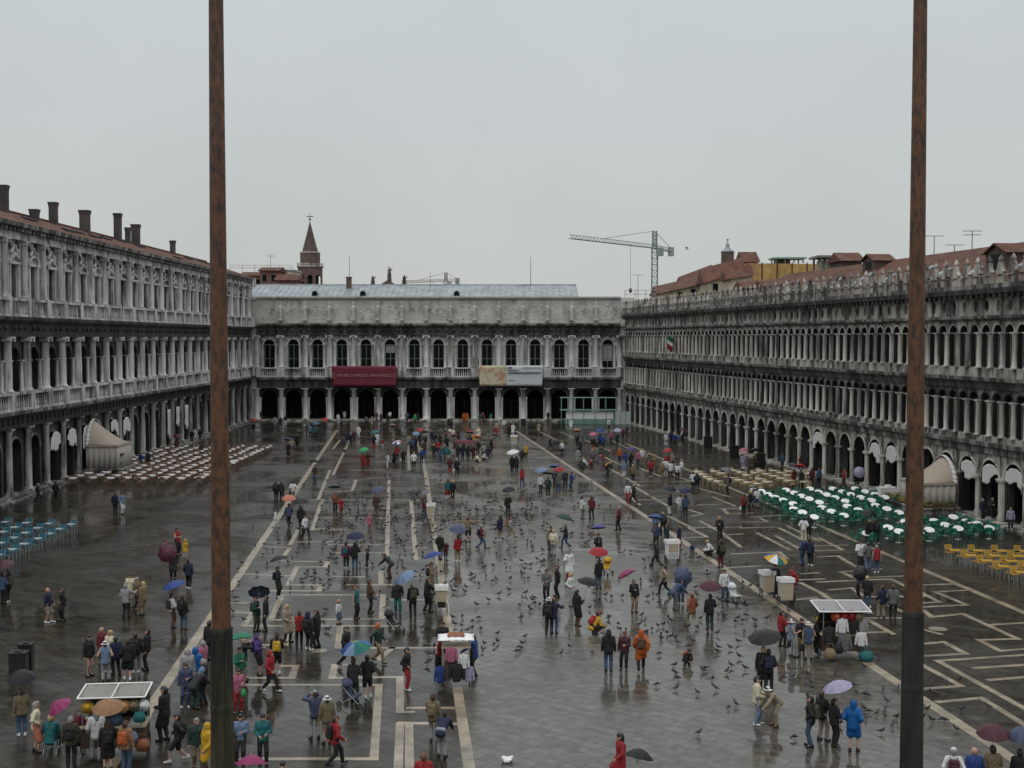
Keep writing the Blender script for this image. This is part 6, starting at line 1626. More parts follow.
PEOPLE = '''
115 513.5|navy.j|black.t|st|b|
122.5 514|light blue.j|white.t|st|fr|hair:brown
165.5 556|pink.j|pink.t|st|r|kid;lh
177.5 555|red.v|black.t|st|fr|lh;hair:black
185.5 557|yellow.r|cream.t|st|f|kid
173 579|charcoal.c|black.t|um|f|u:maroon;tilt:F;us:1.0
188.5 589|navy.j|black.t|st|b|hair:black
172.5 628|white.s|brown.t|um|br|u:blue;pk:charcoal
182.5 630|black.j|denim.t|st|b|lh;hair:brown;bg:red
48 623|navy.j|beige.h|st|r|bald;shoe:white
63 621|black.j|black.t|st|l|lh;bg:black
126 618|light grey.j|black.t|ar|b|hair:grey
131 607|cream.j|beige.t|st|f|lh
137 610|khaki.j|charcoal.t|st|fr|hair:grey
143.5 615|tan.c|tan.t|st|l|lh;hair:blond
3 604|denim.j|black.t|um|b|u:maroon
8.5 603|black.j|charcoal.t|st|bl|shoe:white
89 676|black.j|-|st|r|lh;hair:black
102 665|dark red.j|charcoal.t|st|fl|bald
105.5 682|light blue.v|light grey.t|st|b|hat:white
111 672|cream.j|grey.t|st|fl|
116 676|navy.j|black.t|st|bl|cap:slate blue
128 680|black.c|-|st|b|hair:brown;shoe:white
136 673|black.j|grey.t|st|b|pk:black
147.5 670|black.j|black.t|st|l|hair:black
22 736|khaki.j|denim.t|um|bl|u:black
36 752|cream.j|salmon.k|st|br|lh
71 768|olive.j|black.t|um|b|u:magenta;tilt:l;pk:black;us:.75
51 752|teal.j|charcoal.t|si|b|hair:blond
108 771|black.c|-|um|b|u:terracotta;us:.95;lh;hair:brown
126 772|terracotta.j|denim.t|st|b|pk:orange;hair:brown
97 762|white.j|light grey.t|st|b|lh;hair:grey
165 741|black.c|black.t|sp|l|tall;hair:black
178.5 762|black.j|black.h|wk|l|shoe:white;pk:black;hair:black
197 768|dark green.j|khaki.t|st|f|hair:grey
207 775|yellow.r|brown.t|st|fl|
186 707|slate blue.j|denim.t|st|fr|lh;hair:brown
195.5 709|charcoal.j|dark green.t|be|br|hood:light blue
196 692|bright blue.r|navy.t|st|br|
188 694|light grey.r|grey.t|st|fr|
203 684|pink.j|grey.t|st|bl|hair:grey
204 705|black.j|charcoal.t|st|l|bg:white
210 661|black.j|charcoal.t|st|b|hair:black
276 501|black.j|black.t|st|b|
281.5 501|charcoal.j|black.t|st|b|
293 501|white.s|beige.t|st|b|hair:black;bg:black
289 527|slate blue.j|charcoal.t|uw|b|u:salmon
275.5 528|white.r|white.t|wk|r|kid
301 530|black.j|black.t|um|b|u:charcoal
305 539|white.j|black.t|wk|r|hair:black
335 512|rust.j|black.t|um|f|u:dark green
341 513|red.r|red.t|st|f|kid
376.5 517|brown.j|khaki.t|um|b|u:slate blue
369.5 529|pink.r|pink.t|st|f|kid
346 569|magenta.j|black.t|st|b|pk:teal;hair:black
355 570|black.j|denim.t|um|b|u:navy
367.5 568|black.j|black.t|st|l|kid
389.5 578|charcoal.j|brown.t|be|l|
278 597|black.c|black.t|um|r|u:black
256 631|dark green.j|olive.t|um|fr|u:slate blue;tilt:b
266 631|black.j|black.t|st|l|hair:black
287 642|beige.c|black.t|sp|fr|lh;hair:blond
299.5 647|red.v|black.t|st|b|hair:brown
308 650|charcoal.j|black.t|st|b|pk:black;hood:navy
317 648|black.c|black.t|st|l|hair:brown
338.5 624|white.j|denim.k|st|fr|kid;hat:pink
356 619|teal.v|black.t|st|r|hair:red
369.5 613|brown.j|black.t|sp|r|hair:brown;bg:light grey
397.5 614|charcoal.j|teal.t|st|f|hood:black
413 617|black.j|black.t|um|b|u:light blue;tilt:l
244 681|black.j|light grey.t|ca|r|bald
258 675|purple.j|black.h|st|r|hood:purple
277 674|black.j|black.h|sp|b|cap:black;pk:yellow
270 692|red.j|black.t|wk|r|hood:red;bg:light blue
240 688|green.j|khaki.t|um|fr|u:green
238 713|pink.j|red.t|st|fr|hair:brown;bg:bright green
315 739|slate blue.j|light grey.t|ca|b|cap:light grey
327 744|khaki.j|beige.t|st|b|hat:white
335 766|red.j|black.t|wk|r|hair:brown
263 764|teal.j|black.t|sp|f|hair:black
241 764|light blue.s|charcoal.t|st|f|hair:black
283 819|white.j|black.t|st|f|hair:black;pk:black
252 836|charcoal.j|black.t|um|f|u:magenta;us:.8
354 702|charcoal.j|dark green.t|um|b|u:rainbow;us:1.2
367.5 698|black.j|black.h|st|b|hair:black
346 667|black.j|black.t|wk|r|
378 663|dark green.j|tan.t|wm|r|hood:orange
406.5 690|black.j|red.t|st|r|hair:black;shoe:white
448 499|teal.j|red.k|st|b|lh;hair:red
452.7 499|black.j|black.t|st|b|
424 521|dark red.j|denim.t|um|r|u:grey
508 516|black.j|black.t|um|b|u:black
468 542|tan.s|black.h|ou|b|cap:red
481 549|dark red.j|denim.t|wk|r|pk:navy
500 541|navy.j|beige.t|st|bl|hair:black
510.5 540|light grey.j|beige.t|wk|r|pk:orange
440 560|black.j|grey.t|st|b|hair:grey
446 559|dark red.j|black.t|st|b|kid
458 562|red.j|tan.t|um|bl|u:slate blue
431.5 594|tan.j|khaki.t|um|r|u:blue;hair:red
427 612|black.c|black.t|fw|r|hair:brown
582 519|white.j|grey.t|um|br|u:charcoal
591.5 519|dark red.j|dark green.t|st|b|
553.5 556|cream.j|light grey.t|st|b|pk:cream
550.5 550|beige.j|charcoal.t|st|b|hair:red
566 548|black.j|denim.t|uw|l|u:dark green
569 580|white.c|red.t|st|f|hair:grey
598 560|black.j|black.t|um|f|u:violet
599 589|black.j|denim.t|um|b|u:red
549 634|black.j|black.t|st|b|hat:white
553.5 634|navy.j|denim.t|ar|br|cap:rust
546.5 601|grey.j|black.t|sp|f|hair:black
557.5 597|black.j|black.t|st|l|
570.5 606|white.j|light grey.t|st|r|lh;hair:blond
577 626|black.c|brown.t|um|br|u:black;tilt:r
593 634|yellow.j|black.t|cr|r|cap:red;pk:red
608.5 672|black.j|denim.t|st|b|hood:black
624.6 670|maroon.j|black.t|st|f|cap:red
641 671|orange.r|black.t|wm|b|pk:brown
686 665|black.j|black.t|cr|f|kid;pk:orange
763 691|black.c|black.t|um|b|u:black;us:1.2
768.5 692|black.j|black.t|st|b|hair:black
756.5 725|cream.j|light blue.t|sp|r|hair:black;shoe:white
775 726|beige.j|beige.t|be|l|hat:white
781.5 647|red.j|black.t|st|r|hair:black
791.5 657|light blue.v|light grey.t|st|r|hat:white;bg:black
808.5 660|denim.v|beige.t|st|b|hat:white;bg:black
801.5 655|black.j|tan.t|st|f|hair:brown
817 655|black.j|black.t|st|bl|cap:yellow
810.5 747|black.j|denim.t|st|l|hair:black
834 747|black.j|black.t|um|br|u:lilac;us:.9
822 741|black.j|beige.t|st|br|hair:brown
853 752|bright blue.r|-|st|b|shoe:black
953 804|white.s|beige.t|st|b|cap:white;pk:maroon
973.5 805|blue.j|charcoal.t|st|b|bald
992 802|khaki.c|charcoal.t|um|b|u:maroon;us:.85
1019.5 803|black.j|black.t|um|b|u:slate blue;us:.85
424 811|red.j|black.t|st|b|hair:red
433 742|khaki.j|light grey.t|st|b|cap:maroon;pk:khaki
442 757|navy.j|light grey.t|be|b|bg:black
474.5 677|blue.j|black.t|fw|l|hair:brown
443 660|black.j|charcoal.t|st|f|hair:black
621 784|red.c|black.t|wm|l|lh;hair:black
641 830|charcoal.j|black.t|um|f|u:black;us:.85
619 530|dark red.j|black.t|st|l|
628 503|white.s|red.t|st|f|
634 504|black.j|black.t|wk|l|
656 548|slate blue.j|black.t|um|f|u:blue
667 550|dark green.j|dark green.t|st|l|
656 534|light blue.j|charcoal.t|um|b|u:charcoal
663 535|black.j|black.t|st|b|
670 515|black.j|white.t|um|bl|u:black
680 516|white.j|light grey.t|st|f|
685.5 517|denim.j|charcoal.t|um|b|u:navy
679 550|navy.j|red.t|st|r|
657 567|charcoal.j|black.t|wk|l|
665 595|beige.v|black.t|wk|l|lh;hair:brown
634 612|black.j|tan.t|um|fr|u:magenta;tilt:l
675 610|denim.j|grey.t|be|r|
681 604|slate blue.j|denim.t|um|f|u:slate blue;tilt:F;us:.9
692 628|rust.j|beige.t|wk|b|hair:red
710 630|black.j|dark green.t|um|b|u:maroon
724 601|white.j|denim.t|st|f|hair:brown
721 568|black.j|dark red.t|st|b|
712 556|white.j|black.t|cr|l|hair:blond
706 556|black.j|black.t|cr|r|kid
692 553|denim.j|black.t|cr|f|kid
719.5 541|black.j|black.t|st|f|lh;hair:blond
744 515|red.j|black.t|st|b|bg:white
750 512|black.j|black.t|st|l|
753 506|white.s|grey.t|st|b|
757 508|white.s|denim.h|st|b|hair:black
728 494|grey.j|black.t|um|l|u:grey;pk:black
774.5 596|navy.j|black.t|um|f|u:yellow blue and white;us:1.15;tilt:f
792.5 600|red.j|dark red.t|st|l|cap:red
803.5 542|white.s|cream.t|st|b|hair:black
808.5 538|black.j|black.t|st|b|
802.5 565|denim.j|denim.t|st|bl|
809.5 566|navy.j|black.t|st|br|
860 569|white.j|black.t|st|f|lh;hair:black
868 570|grey.j|light blue.t|st|b|
876.5 573|red.v|denim.t|st|b|
869 545|black.j|black.t|um|b|u:black
876 544|charcoal.j|black.t|st|b|
859 598|slate blue.j|black.t|um|l|u:charcoal;tilt:F;us:.85
867 608|black.j|denim.t|st|b|hair:blond
882 618|navy.j|beige.t|st|b|hair:brown
893 620|grey.j|black.t|st|b|
982.5 521|navy.j|black.t|st|f|
992.5 520|charcoal.j|black.t|st|f|
1010.5 530|lilac.j|black.t|st|f|
624 477|light blue.j|white.t|st|b|
633 482|khaki.j|black.t|st|b|
651 477|red.j|black.t|st|b|cap:red
642 464|white.j|tan.t|st|f|
647 467|beige.j|brown.t|st|l|
655 470|khaki.j|khaki.t|st|f|
662 478|tan.j|tan.t|st|b|
665.5 476|white.s|light grey.t|st|b|
670.5 479|white.j|black.t|st|b|
677 480|white.s|black.t|st|b|
681.5 477|white.j|light grey.t|st|l|
667 470|red.j|black.t|um|b|u:red
672 468|beige.j|black.t|st|r|
619.5 463|orange.j|black.t|st|f|
625 468|blue.j|navy.t|st|b|
631 468|black.j|black.t|um|b|u:purple
638 466|pink.j|charcoal.t|st|f|
611 443|pink.j|black.t|st|b|
617.5 446|charcoal.j|black.t|um|b|u:lilac
623 440|dark red.j|black.t|st|b|
609 430|white.j|black.t|st|f|
627 437|black.j|black.t|st|l|
607.5 476|black.j|black.t|be|r|pk:yellow
603 463|red.j|red.t|st|f|kid
693 490|white.j|black.t|st|b|
697 491|black.j|charcoal.t|st|b|
666 446|white.j|white.t|st|b|
671 444|navy.j|black.t|st|b|
675 446|blue.j|charcoal.t|st|f|
679 447|slate blue.j|light grey.t|st|b|
683 445|black.j|black.t|um|b|u:maroon
687 442|black.j|black.t|st|l|
513 436|white.c|white.t|st|f|
539 434|beige.c|beige.t|st|f|hat:beige
550 450|black.j|black.t|wk|r|
562 455|white.s|black.t|st|b|
577 447|black.j|black.t|um|f|u:salmon
582 445|grey.j|light grey.t|st|l|
600 447|blue.j|black.t|um|b|u:blue
603 449|blue.j|navy.t|st|b|
593 451|black.j|salmon.t|um|b|u:pink
597 454|black.j|light grey.t|st|f|
580 454|charcoal.j|black.t|st|b|
582 470|black.j|charcoal.t|cr|b|
578 464|light grey.j|light grey.t|st|f|
586 467|white.j|grey.t|cr|l|
592.5 464|grey.j|charcoal.t|st|b|
590 466|red.j|black.t|cr|r|kid
571 430|white.c|white.t|st|f|
522 464|charcoal.j|black.t|st|b|
526 459|yellow.v|charcoal.t|st|b|
512 472|black.c|black.t|um|b|u:white;us:1.15
516.5 472|charcoal.c|black.t|st|b|
548 422|black.j|black.t|st|f|
522 487|red.v|denim.t|st|b|
540.5 493|white.j|black.t|um|b|u:light blue
548 497|dark green.j|black.t|um|f|u:dark green
555 489|navy.j|black.t|um|f|u:blue
558.5 493|grey.j|denim.t|um|b|u:red
565.5 489|charcoal.j|black.t|st|f|
571.5 491|blue.j|denim.t|st|l|cap:red
496 438|red.j|denim.t|st|b|
504 430|white.j|grey.t|st|f|
500 433|tan.j|tan.t|st|l|
509 437|black.j|black.t|st|b|
478.5 440|cream.r|cream.t|st|f|
474 446|yellow.j|khaki.t|st|b|
488 461|navy.j|denim.t|st|b|
478.5 463|cream.j|black.t|cr|l|
483 461|white.j|black.t|cr|r|
450 474|maroon.j|red.t|st|b|
457 476|black.j|black.t|st|b|bg:white
440.5 464|denim.j|denim.t|st|b|
445 460|teal.j|black.t|st|b|
448 462|teal.j|beige.t|st|f|
453 462|light grey.j|grey.t|st|b|
458 460|charcoal.j|black.t|um|b|u:maroon
462.5 460|navy.j|charcoal.t|um|b|u:dark red
468 461|black.j|black.t|um|b|u:dark red
473.5 460|dark red.j|black.t|um|b|u:maroon
478 455|black.j|black.t|um|f|u:red
484 458|light grey.j|black.t|st|b|
455 452|brown.j|black.t|um|f|u:dark red
447 450|black.j|black.t|um|b|u:maroon
438 455|red.j|black.t|st|f|
434 458|black.j|navy.t|st|b|
464 450|light blue.j|black.t|st|f|
470 449|black.j|grey.t|um|f|u:red
491 452|black.j|black.t|um|r|u:maroon;tilt:r
440 447|charcoal.j|navy.t|um|b|u:charcoal
435 446|black.j|denim.t|st|f|
432 443|navy.j|black.t|um|b|u:black
450 440|white.j|light grey.t|st|f|
446 441|black.j|black.t|st|b|
453 441|cream.j|grey.t|st|b|
458 443|charcoal.j|black.t|st|b|
451 431|black.j|black.t|st|f|
467 422.5|orange.r|orange.t|st|f|
464 423|orange.r|red.t|st|b|
483 423|dark red.j|black.t|st|f|
480 423|teal.j|black.t|st|b|
491 423|teal.j|white.t|st|f|
350.5 446|black.j|charcoal.t|st|b|
347 445|navy.j|light blue.t|st|b|
354 443|maroon.j|black.t|st|f|
358.5 438|white.j|white.t|st|f|
374 449|navy.j|red.t|um|b|u:teal
377 446|white.j|white.t|st|f|
382.5 448|red.j|white.t|st|f|kid
393 441|tan.c|white.t|um|f|u:tan
399.5 438|dark green.j|black.t|st|f|
402 438|light grey.j|grey.t|st|f|
363 469|red.c|dark red.t|um|b|u:bright green
368 468|brown.j|red.t|st|f|
388 469|white.j|white.t|um|l|u:black
394.5 466|black.c|black.t|st|l|
397 461|red.j|black.t|um|b|u:red white and blue
403.5 465|black.j|black.t|st|b|bg:white
414 468|white.j|black.t|wk|b|
422 464|blue.j|navy.t|st|b|
409 448|beige.j|charcoal.t|st|f|
420 446|charcoal.j|black.t|um|b|u:red
416 450|navy.j|black.t|um|b|u:light blue
425 448|black.j|black.t|um|f|u:black
412 452|denim.j|navy.t|st|b|
424 456|maroon.j|blue.t|st|b|
407 423|denim.j|black.t|st|b|
415 424|bright green.j|charcoal.t|st|f|
418 423|black.j|black.t|st|b|
366 426|grey.j|black.t|st|b|
372 427|light grey.j|beige.t|st|f|
376.5 422|dark red.j|dark red.t|st|f|
381 423|slate blue.j|black.t|st|b|
387.5 424|black.j|black.t|st|b|
390 421|white.j|black.t|st|f|
253.5 435|black.j|grey.t|um|b|u:red
260 421|charcoal.j|black.t|st|f|
275 427|light grey.j|light grey.t|st|f|
280.5 428|navy.j|black.t|st|b|
285.5 426|charcoal.j|white.t|st|f|
288.5 457|black.c|black.t|um|f|u:navy
291.5 453|beige.j|tan.t|st|b|
297 448|black.c|black.t|um|b|u:black
310 437|light blue.j|teal.t|st|b|
315.5 438|teal.j|black.t|um|b|u:denim
307 435|black.j|black.t|st|l|
325 434|charcoal.j|denim.t|um|b|u:red
315 483|brown.j|denim.t|um|f|u:black
338 424|white.c|white.t|st|b|
344.5 420|white.c|white.t|st|f|
331 420|black.j|black.t|st|r|
310 420|light grey.j|black.t|st|f|
141 468|blue.j|denim.t|st|b|
148 467|charcoal.j|black.t|st|f|
119 475|black.j|black.t|um|b|u:black
104 475|yellow.j|black.t|um|f|u:black
145 450|white.c|white.t|st|f|
151 449|black.j|black.t|st|l|
177 453|maroon.j|black.t|um|b|u:maroon
195 441|white.c|black.t|st|f|
200 441|charcoal.j|black.t|st|b|
192 443|black.j|black.t|st|f|
201 457|charcoal.j|black.t|st|b|
73 473|dark red.j|black.t|st|f|
56 502|black.j|black.t|st|b|
38 502|charcoal.j|black.t|wk|r|
743 470|lilac.c|white.t|um|b|u:pink
755 470|brown.j|black.t|um|f|u:charcoal
782.5 469|denim.j|black.t|st|b|
800 471|dark red.j|black.t|st|l|
794 488|dark red.j|black.t|um|b|u:charcoal
801 489|black.j|black.t|um|f|u:red
812 486|dark red.j|black.t|st|b|
819 486|denim.j|navy.t|st|b|
844.5 486|red.v|black.t|st|l|
857 488|black.j|black.t|um|b|u:lilac;tilt:F
823.5 472|light blue.j|black.t|st|f|
873 482|black.j|black.t|st|f|
'''
for ln in PEOPLE.strip().splitlines():
    a, top, bot, pose, face, ex = ln.split('|')
    x, y = map(float, a.split())
    person(x, y, top, bot, pose, face, ex)
# ------------------------------------------------------------------ pigeons
def pigeon_mesh(pose):
    t = {'stand': (0, 0), 'peck': (-.10, -.06)}[pose]
    caps = [((0,.02,.155), (0,-.05,.175), .058, .062), ((0,.05,.15), (0,.13,.13), .045, .02), ((0,.13,.13), (0,.20,.115), .022, .012)]
    hd = Vector((0,-.13,.275)) if pose == 'stand' else Vector((0,-.20,.11))
    caps += [((0,-.07,.19), tuple(hd), .045, .027), (tuple(hd), tuple(hd+Vector((0,-.012,.002))), .03, .026)]
    V, Fq = sdf_surface(caps, .014, .02)
    mb = MB(); mb.add([tuple(v) for v in V], [tuple(int(i) for i in q) for q in Fq], 0, True)
    for i, q in enumerate(Fq):
        c = V[q].mean(0)
        if c[1] < -.085: mb.m[i] = 1
        elif c[1] > .17: mb.m[i] = 1
    bk = hd + Vector((0,-.03,0)); mb.tube(bk, bk + Vector((0,-.03,-.012)), .008, .002, 5, 2)
    for s in (-1,1):
        mb.tube((s*.025,.0,.11), (s*.028,.0,.005), .007, .005, 5, 2); mb.box((s*.028-.012,-.035,.002), (s*.028+.012,.012,.01), 2)
    return mb.mesh('pigeon', [PG, PGD, PGL])
PG = mat('grey_feathers', (.030,.031,.036), .7, 0, .45, 12); PGD = mat('dark_neck_feathers', (.014,.016,.02), .5); PGL = mat('reddish_bird_legs', (.20,.06,.05), .6)
pm = [pigeon_mesh('stand'), pigeon_mesh('peck')]
PT = []
def bl(ox, oy, s, pts): PT.extend((ox + a/s, oy + b/s) for a, b in pts)
bl(410, 614, 4.986, [(215,20),(225,55),(260,15),(258,60),(285,85),(310,75),(312,40),(345,20),(352,75),(435,100),(372,150),(360,180),(420,155),(437,140),(573,115),(530,190),(550,170),(560,150),(553,15),(795,110),(797,165),(752,200),(908,195),(965,75),(990,15),(70,130),(90,165),(120,165),(95,205),(85,250),(60,70)])
bl(615, 614, 4.986, [(15,50),(28,80),(55,80),(120,55),(150,35),(185,75),(215,60),(230,105),(300,120),(222,200),(265,20),(325,25),(415,75),(425,25),(540,20),(365,125),(372,165),(510,190),(515,170),(575,170),(615,140),(645,90),(700,70),(755,85),(620,215),(580,260),(557,290),(650,275),(705,290),(450,275),(440,285),(295,260),(300,295),(315,325),(485,325),(505,375),(412,395),(303,375),(205,355),(160,345),(605,455),(567,470),(415,600),(895,620),(845,320),(890,315),(965,305),(980,345),(993,375),(960,415),(635,35),(705,35),(657,10),(775,20)])
bl(819, 614, 4.986, [(20,375),(62,355),(80,295),(118,350),(120,385),(145,250),(175,360),(190,395),(225,265),(230,405),(245,410),(225,475),(250,490),(287,500),(330,490),(328,510),(232,525),(300,215),(320,385),(340,440),(365,560),(310,590),(385,520),(395,375),(350,110),(510,450),(537,480),(515,520),(565,535),(625,535),(687,580),(710,480),(845,465),(635,340),(560,345),(700,330),(655,140),(570,400),(620,415),(100,690),(105,550)])
bl(205, 480, 4.986, [(300,165),(240,230),(207,275),(157,180),(365,300),(300,320),(290,370),(340,345),(310,350),(310,420),(185,415),(165,445),(260,465),(170,510),(150,590),(135,560),(140,660),(195,700),(365,270),(250,330),(435,385),(460,365),(415,410),(515,450),(545,450),(500,470),(480,495),(530,485),(545,500),(575,500),(535,540),(590,530),(615,390),(575,410),(585,345),(645,335),(645,470),(605,650),(590,685),(365,665),(425,545),(425,515),(555,220),(520,225),(690,215),(740,230),(750,195),(765,90),(790,230),(830,215),(870,85),(960,410),(920,390),(890,380),(970,380),(990,330),(975,300),(920,340),(910,600),(895,640),(870,560),(600,745),(615,750),(700,130),(690,255),(640,260),(610,235),(660,240),(580,250)])
bl(410, 480, 4.986, [(260,115),(300,165),(330,185),(380,160),(400,190),(360,95),(440,110),(585,130),(635,140),(605,180),(535,175),(510,230),(597,255),(525,370),(430,370),(475,400),(370,430),(320,490),(410,505),(495,550),(480,440),(500,440),(575,420),(600,425),(570,445),(560,470),(570,495),(588,490),(640,460),(392,600),(215,555),(270,555),(205,510),(560,590),(545,625),(620,590),(625,615),(645,625),(595,640),(605,650),(553,690),(575,565),(890,515),(975,575),(1005,585),(895,640),(925,610),(990,690),(860,270),(810,265),(965,190),(1000,130),(820,150),(785,180),(690,120),(685,150),(260,350),(245,270),(180,240),(195,205),(225,140),(215,170),(250,140),(310,190),(340,210),(330,150),(365,200),(400,230),(375,265),(415,160),(20,240),(35,330),(15,375),(65,365),(25,460),(45,130),(10,190),(95,315),(120,300)])
bl(615, 480, 4.986, [(25,365),(45,355),(80,355),(65,190),(150,320),(180,325),(270,350),(290,380),(350,375),(375,390),(405,370),(430,385),(450,245),(595,270),(580,320),(610,350),(640,330),(680,330),(720,325),(750,335),(850,330),(170,390),(35,580),(20,490),(125,610),(130,520),(165,540),(155,530),(450,545),(470,495),(580,510),(600,380),(560,390),(540,345),(665,600),(690,650),(680,625),(715,610),(630,650),(655,670),(540,690),(420,690),(705,700),(760,660),(780,690),(755,750),(645,760),(700,730),(415,740),(265,680),(320,700),(590,640),(610,610),(630,610)])
bl(0, 480, 4.986, [(355,300),(395,300),(460,315),(522,318),(530,425),(407,460),(380,475),(665,430),(228,370),(1005,590),(1015,690),(1018,250)])
bl(240, 400, 5.12, [(430,300),(470,305),(510,300),(560,310),(690,415),(660,410),(720,420),(745,395),(820,445),(850,410),(600,495),(620,490),(745,505),(880,400),(905,420)])
bl(420, 400, 5.12, [(165,590),(200,550),(215,600),(250,575),(280,590),(240,540),(310,490),(320,500),(305,520),(350,545),(335,580),(260,620),(230,620),(360,600),(400,480),(440,470),(325,440),(600,545),(560,545),(655,530),(655,575),(680,560),(720,570),(765,550),(180,440),(215,450),(235,455),(135,480),(265,465),(645,610),(505,595)])
R = random.Random(5)
k = len(PT)
while len(PT) < 298:
    PT.append((R.uniform(395, 520), R.uniform(492, 545)))
proto = True
for x, y in PT[:298]:
    o = obj('pigeon', pm[R.random() < .3], None, at(x, y + 1.5), R.uniform(0, 6.28)); s = R.uniform(.74, .92); o.scale = (s,)*3
    tag(o, 'small dark grey pigeon standing about on the wet paving of the square', 'pigeon', 'pigeons feeding on the square')
mb = MB()
nv = len(pm[0].vertices); co = np.empty(nv*3); pm[0].vertices.foreach_get('co', co); co = co.reshape(-1,3); pf = [tuple(p.vertices) for p in pm[0].polygons]; pmi = [p.material_index for p in pm[0].polygons]
for i in range(620):
    x, y = (R.uniform(325, 545), R.triangular(470, 560, 505)) if i < 250 else (R.uniform(640, 800), R.uniform(560, 645)) if i < 330 else (R.uniform(290, 600), R.triangular(460, 610, 520))
    p = np.array(at(x, y)); a = R.uniform(0, 6.28); c, s = math.cos(a), math.sin(a)
    q = .9*co @ np.array([[c,s,0],[-s,c,0],[0,0,1]]) + p
    o_ = len(mb.v); mb.v += [tuple(v) for v in q]; mb.f += [tuple(o_+j for j in f) for f in pf]; mb.m += pmi; mb.sm += [True]*len(pf)
tag(mb.build('pigeon_flock', [PG, PGD, PGL]), kind='stuff')

# ------------------------------------------------------------------ carts
def wheel(parent, c, r, name='wheel', ax='x'):
    mb = MB()
    n = 20
    d = Vector((.03,0,0)) if ax == 'x' else Vector((0,.03,0))
    for i in range(n):
        a, b = 2*math.pi*i/n, 2*math.pi*(i+1)/n
        f = (lambda t: Vector((0, r*math.cos(t), r*math.sin(t)))) if ax == 'x' else (lambda t: Vector((r*math.cos(t), 0, r*math.sin(t))))
        mb.tube(Vector(c)+f(a), Vector(c)+f(b), .022, None, 6)
        if i % 3 == 0: mb.tube(c, Vector(c)+f(a), .008, None, 4)
    mb.tube(Vector(c)-d, Vector(c)+d, .03, None, 8)
    mb.build(name, M['rubber'], parent)
def feed_cart(x, y, rz, body, panel, label, hh=1.08, w0=.21, w1=.27):
    t = thing('feed_cart', at(x, y), rz, label, 'cart')
    mb = MB(); d0, d1 = .2, .26
    mb.add([(-w0,-d0,.22),(w0,-d0,.22),(w0,d0,.22),(-w0,d0,.22),(-w1,-d1,hh),(w1,-d1,hh),(w1,d1,hh),(-w1,d1,hh)], [(0,3,2,1),(4,5,6,7),(0,1,5,4),(1,2,6,5),(2,3,7,6),(3,0,4,7)]); mb.build('body', body, t)
    f = lambda q: (w0+(w1-w0)*q, d0+(d1-d0)*q+.008, .22+(hh-.22)*q)
    (wa,da,za),(wb,db,zb) = f(.04), f(.36)
    mb = MB(); mb.add([(-wa*.86,-da,za),(wa*.86,-da,za),(wb*.86,-db,zb),(-wb*.86,-db,zb)], [(0,1,2,3)]); mb.build('lower_panel', panel, t)
    (wa,da,za),(wb,db,zb) = f(.42), f(.92)
    mb = MB(); mb.add([(-wa*.84,-da,za),(wa*.84,-da,za),(wb*.84,-db,zb),(-wb*.84,-db,zb)], [(0,1,2,3)]); mb.build('front_panel', M['wood'], t)
    mb = MB(); mb.box((-w1-.05,-d1-.05,hh),(w1+.05,d1+.05,hh+.04))
    for a, b in (((-w1-.05,-d1-.05,hh+.04),(w1+.05,-d1-.02,hh+.2)),((-w1-.05,d1+.02,hh+.04),(w1+.05,d1+.05,hh+.2)),((-w1-.05,-d1-.02,hh+.04),(-w1-.02,d1+.02,hh+.2)),((w1+.02,-d1-.02,hh+.04),(w1+.05,d1+.02,hh+.2))): mb.box(a, b)
    mb.build('tray', M['white'], t)
    mb = MB()
    for i in range(10): q = random.Random(i+int(x)); mb.box((q.uniform(-.22,.0),q.uniform(-.2,.0),hh+.04),(q.uniform(.02,.22),q.uniform(.05,.2),hh+q.uniform(.1,.24)))
    mb.build('seed_packet', M['drape'], t)
    for s in (-1,1):
        wheel(t, (s*(w0+.05), 0, .2), .2)
        mb = MB(); mb.tube((s*.18,.2,.9),(s*.18,.55,.98), .018, None, 6); mb.build('handle', M['dark'], t)
feed_cart(441.5, 612, .08, M['wood'], M['dark'], 'cream feed cart with a dark lower panel on the central white band')
feed_cart(431, 521, .0, M['drape'], M['wood'], 'small white topped cart on the white band among the pigeons', 1.08)
feed_cart(672, 562, .2, M['white'], M['board'], 'white feed cart standing alone left of the crouching family', 1.1, .34, .36)
feed_cart(767, 596, .25, M['canvas'], M['wood'], 'cream cart under the yellow blue and white umbrella, left of a pair', 1.1, .29, .31)
feed_cart(785.5, 604, .15, M['canvas'], M['wood'], 'cream cart with white tray before the red capped vendor, right of a pair', 1.1, .30, .32)
feed_cart(514, 446, 0, M['board'], M['board'], 'pale grey box cart beside the far white coated vendor', 1.1, .36, .38)

def goods(o, label, cat, group): return tag(o, label, cat, group)
def hat_mesh(mt):
    mb = MB(); mb.lathe([(.24,0),(.25,.015),(.13,.03),(.12,.10),(.085,.13),(.01,.135)], 16); return mb.mesh('hat', mt)
def shirt_mesh(mt, wd=.5, ht=.65):
    src = part_mesh('shirt', 'st'); me = src.copy(); me.name = 'hanging_shirt'
    me.materials[0] = mt
    r = Matrix.Translation((0,0,-.84)); me.transform(r); me.transform(Matrix.Scale(.62, 4, (0,1,0)) @ Matrix.Scale(.86, 4))
    return me
    mb = MB(); pts = [(-wd/2,0),(-wd/2,ht*.62),(-wd*.78,ht*.5),(-wd*.92,ht*.72),(-wd*.45,ht),(-wd*.16,ht),(0,ht*.93),(wd*.16,ht),(wd*.45,ht),(wd*.92,ht*.72),(wd*.78,ht*.5),(wd/2,ht*.62),(wd/2,0)]
    mb.prism(pts, -.025, .025); return mb.mesh('hanging_shirt', mt)
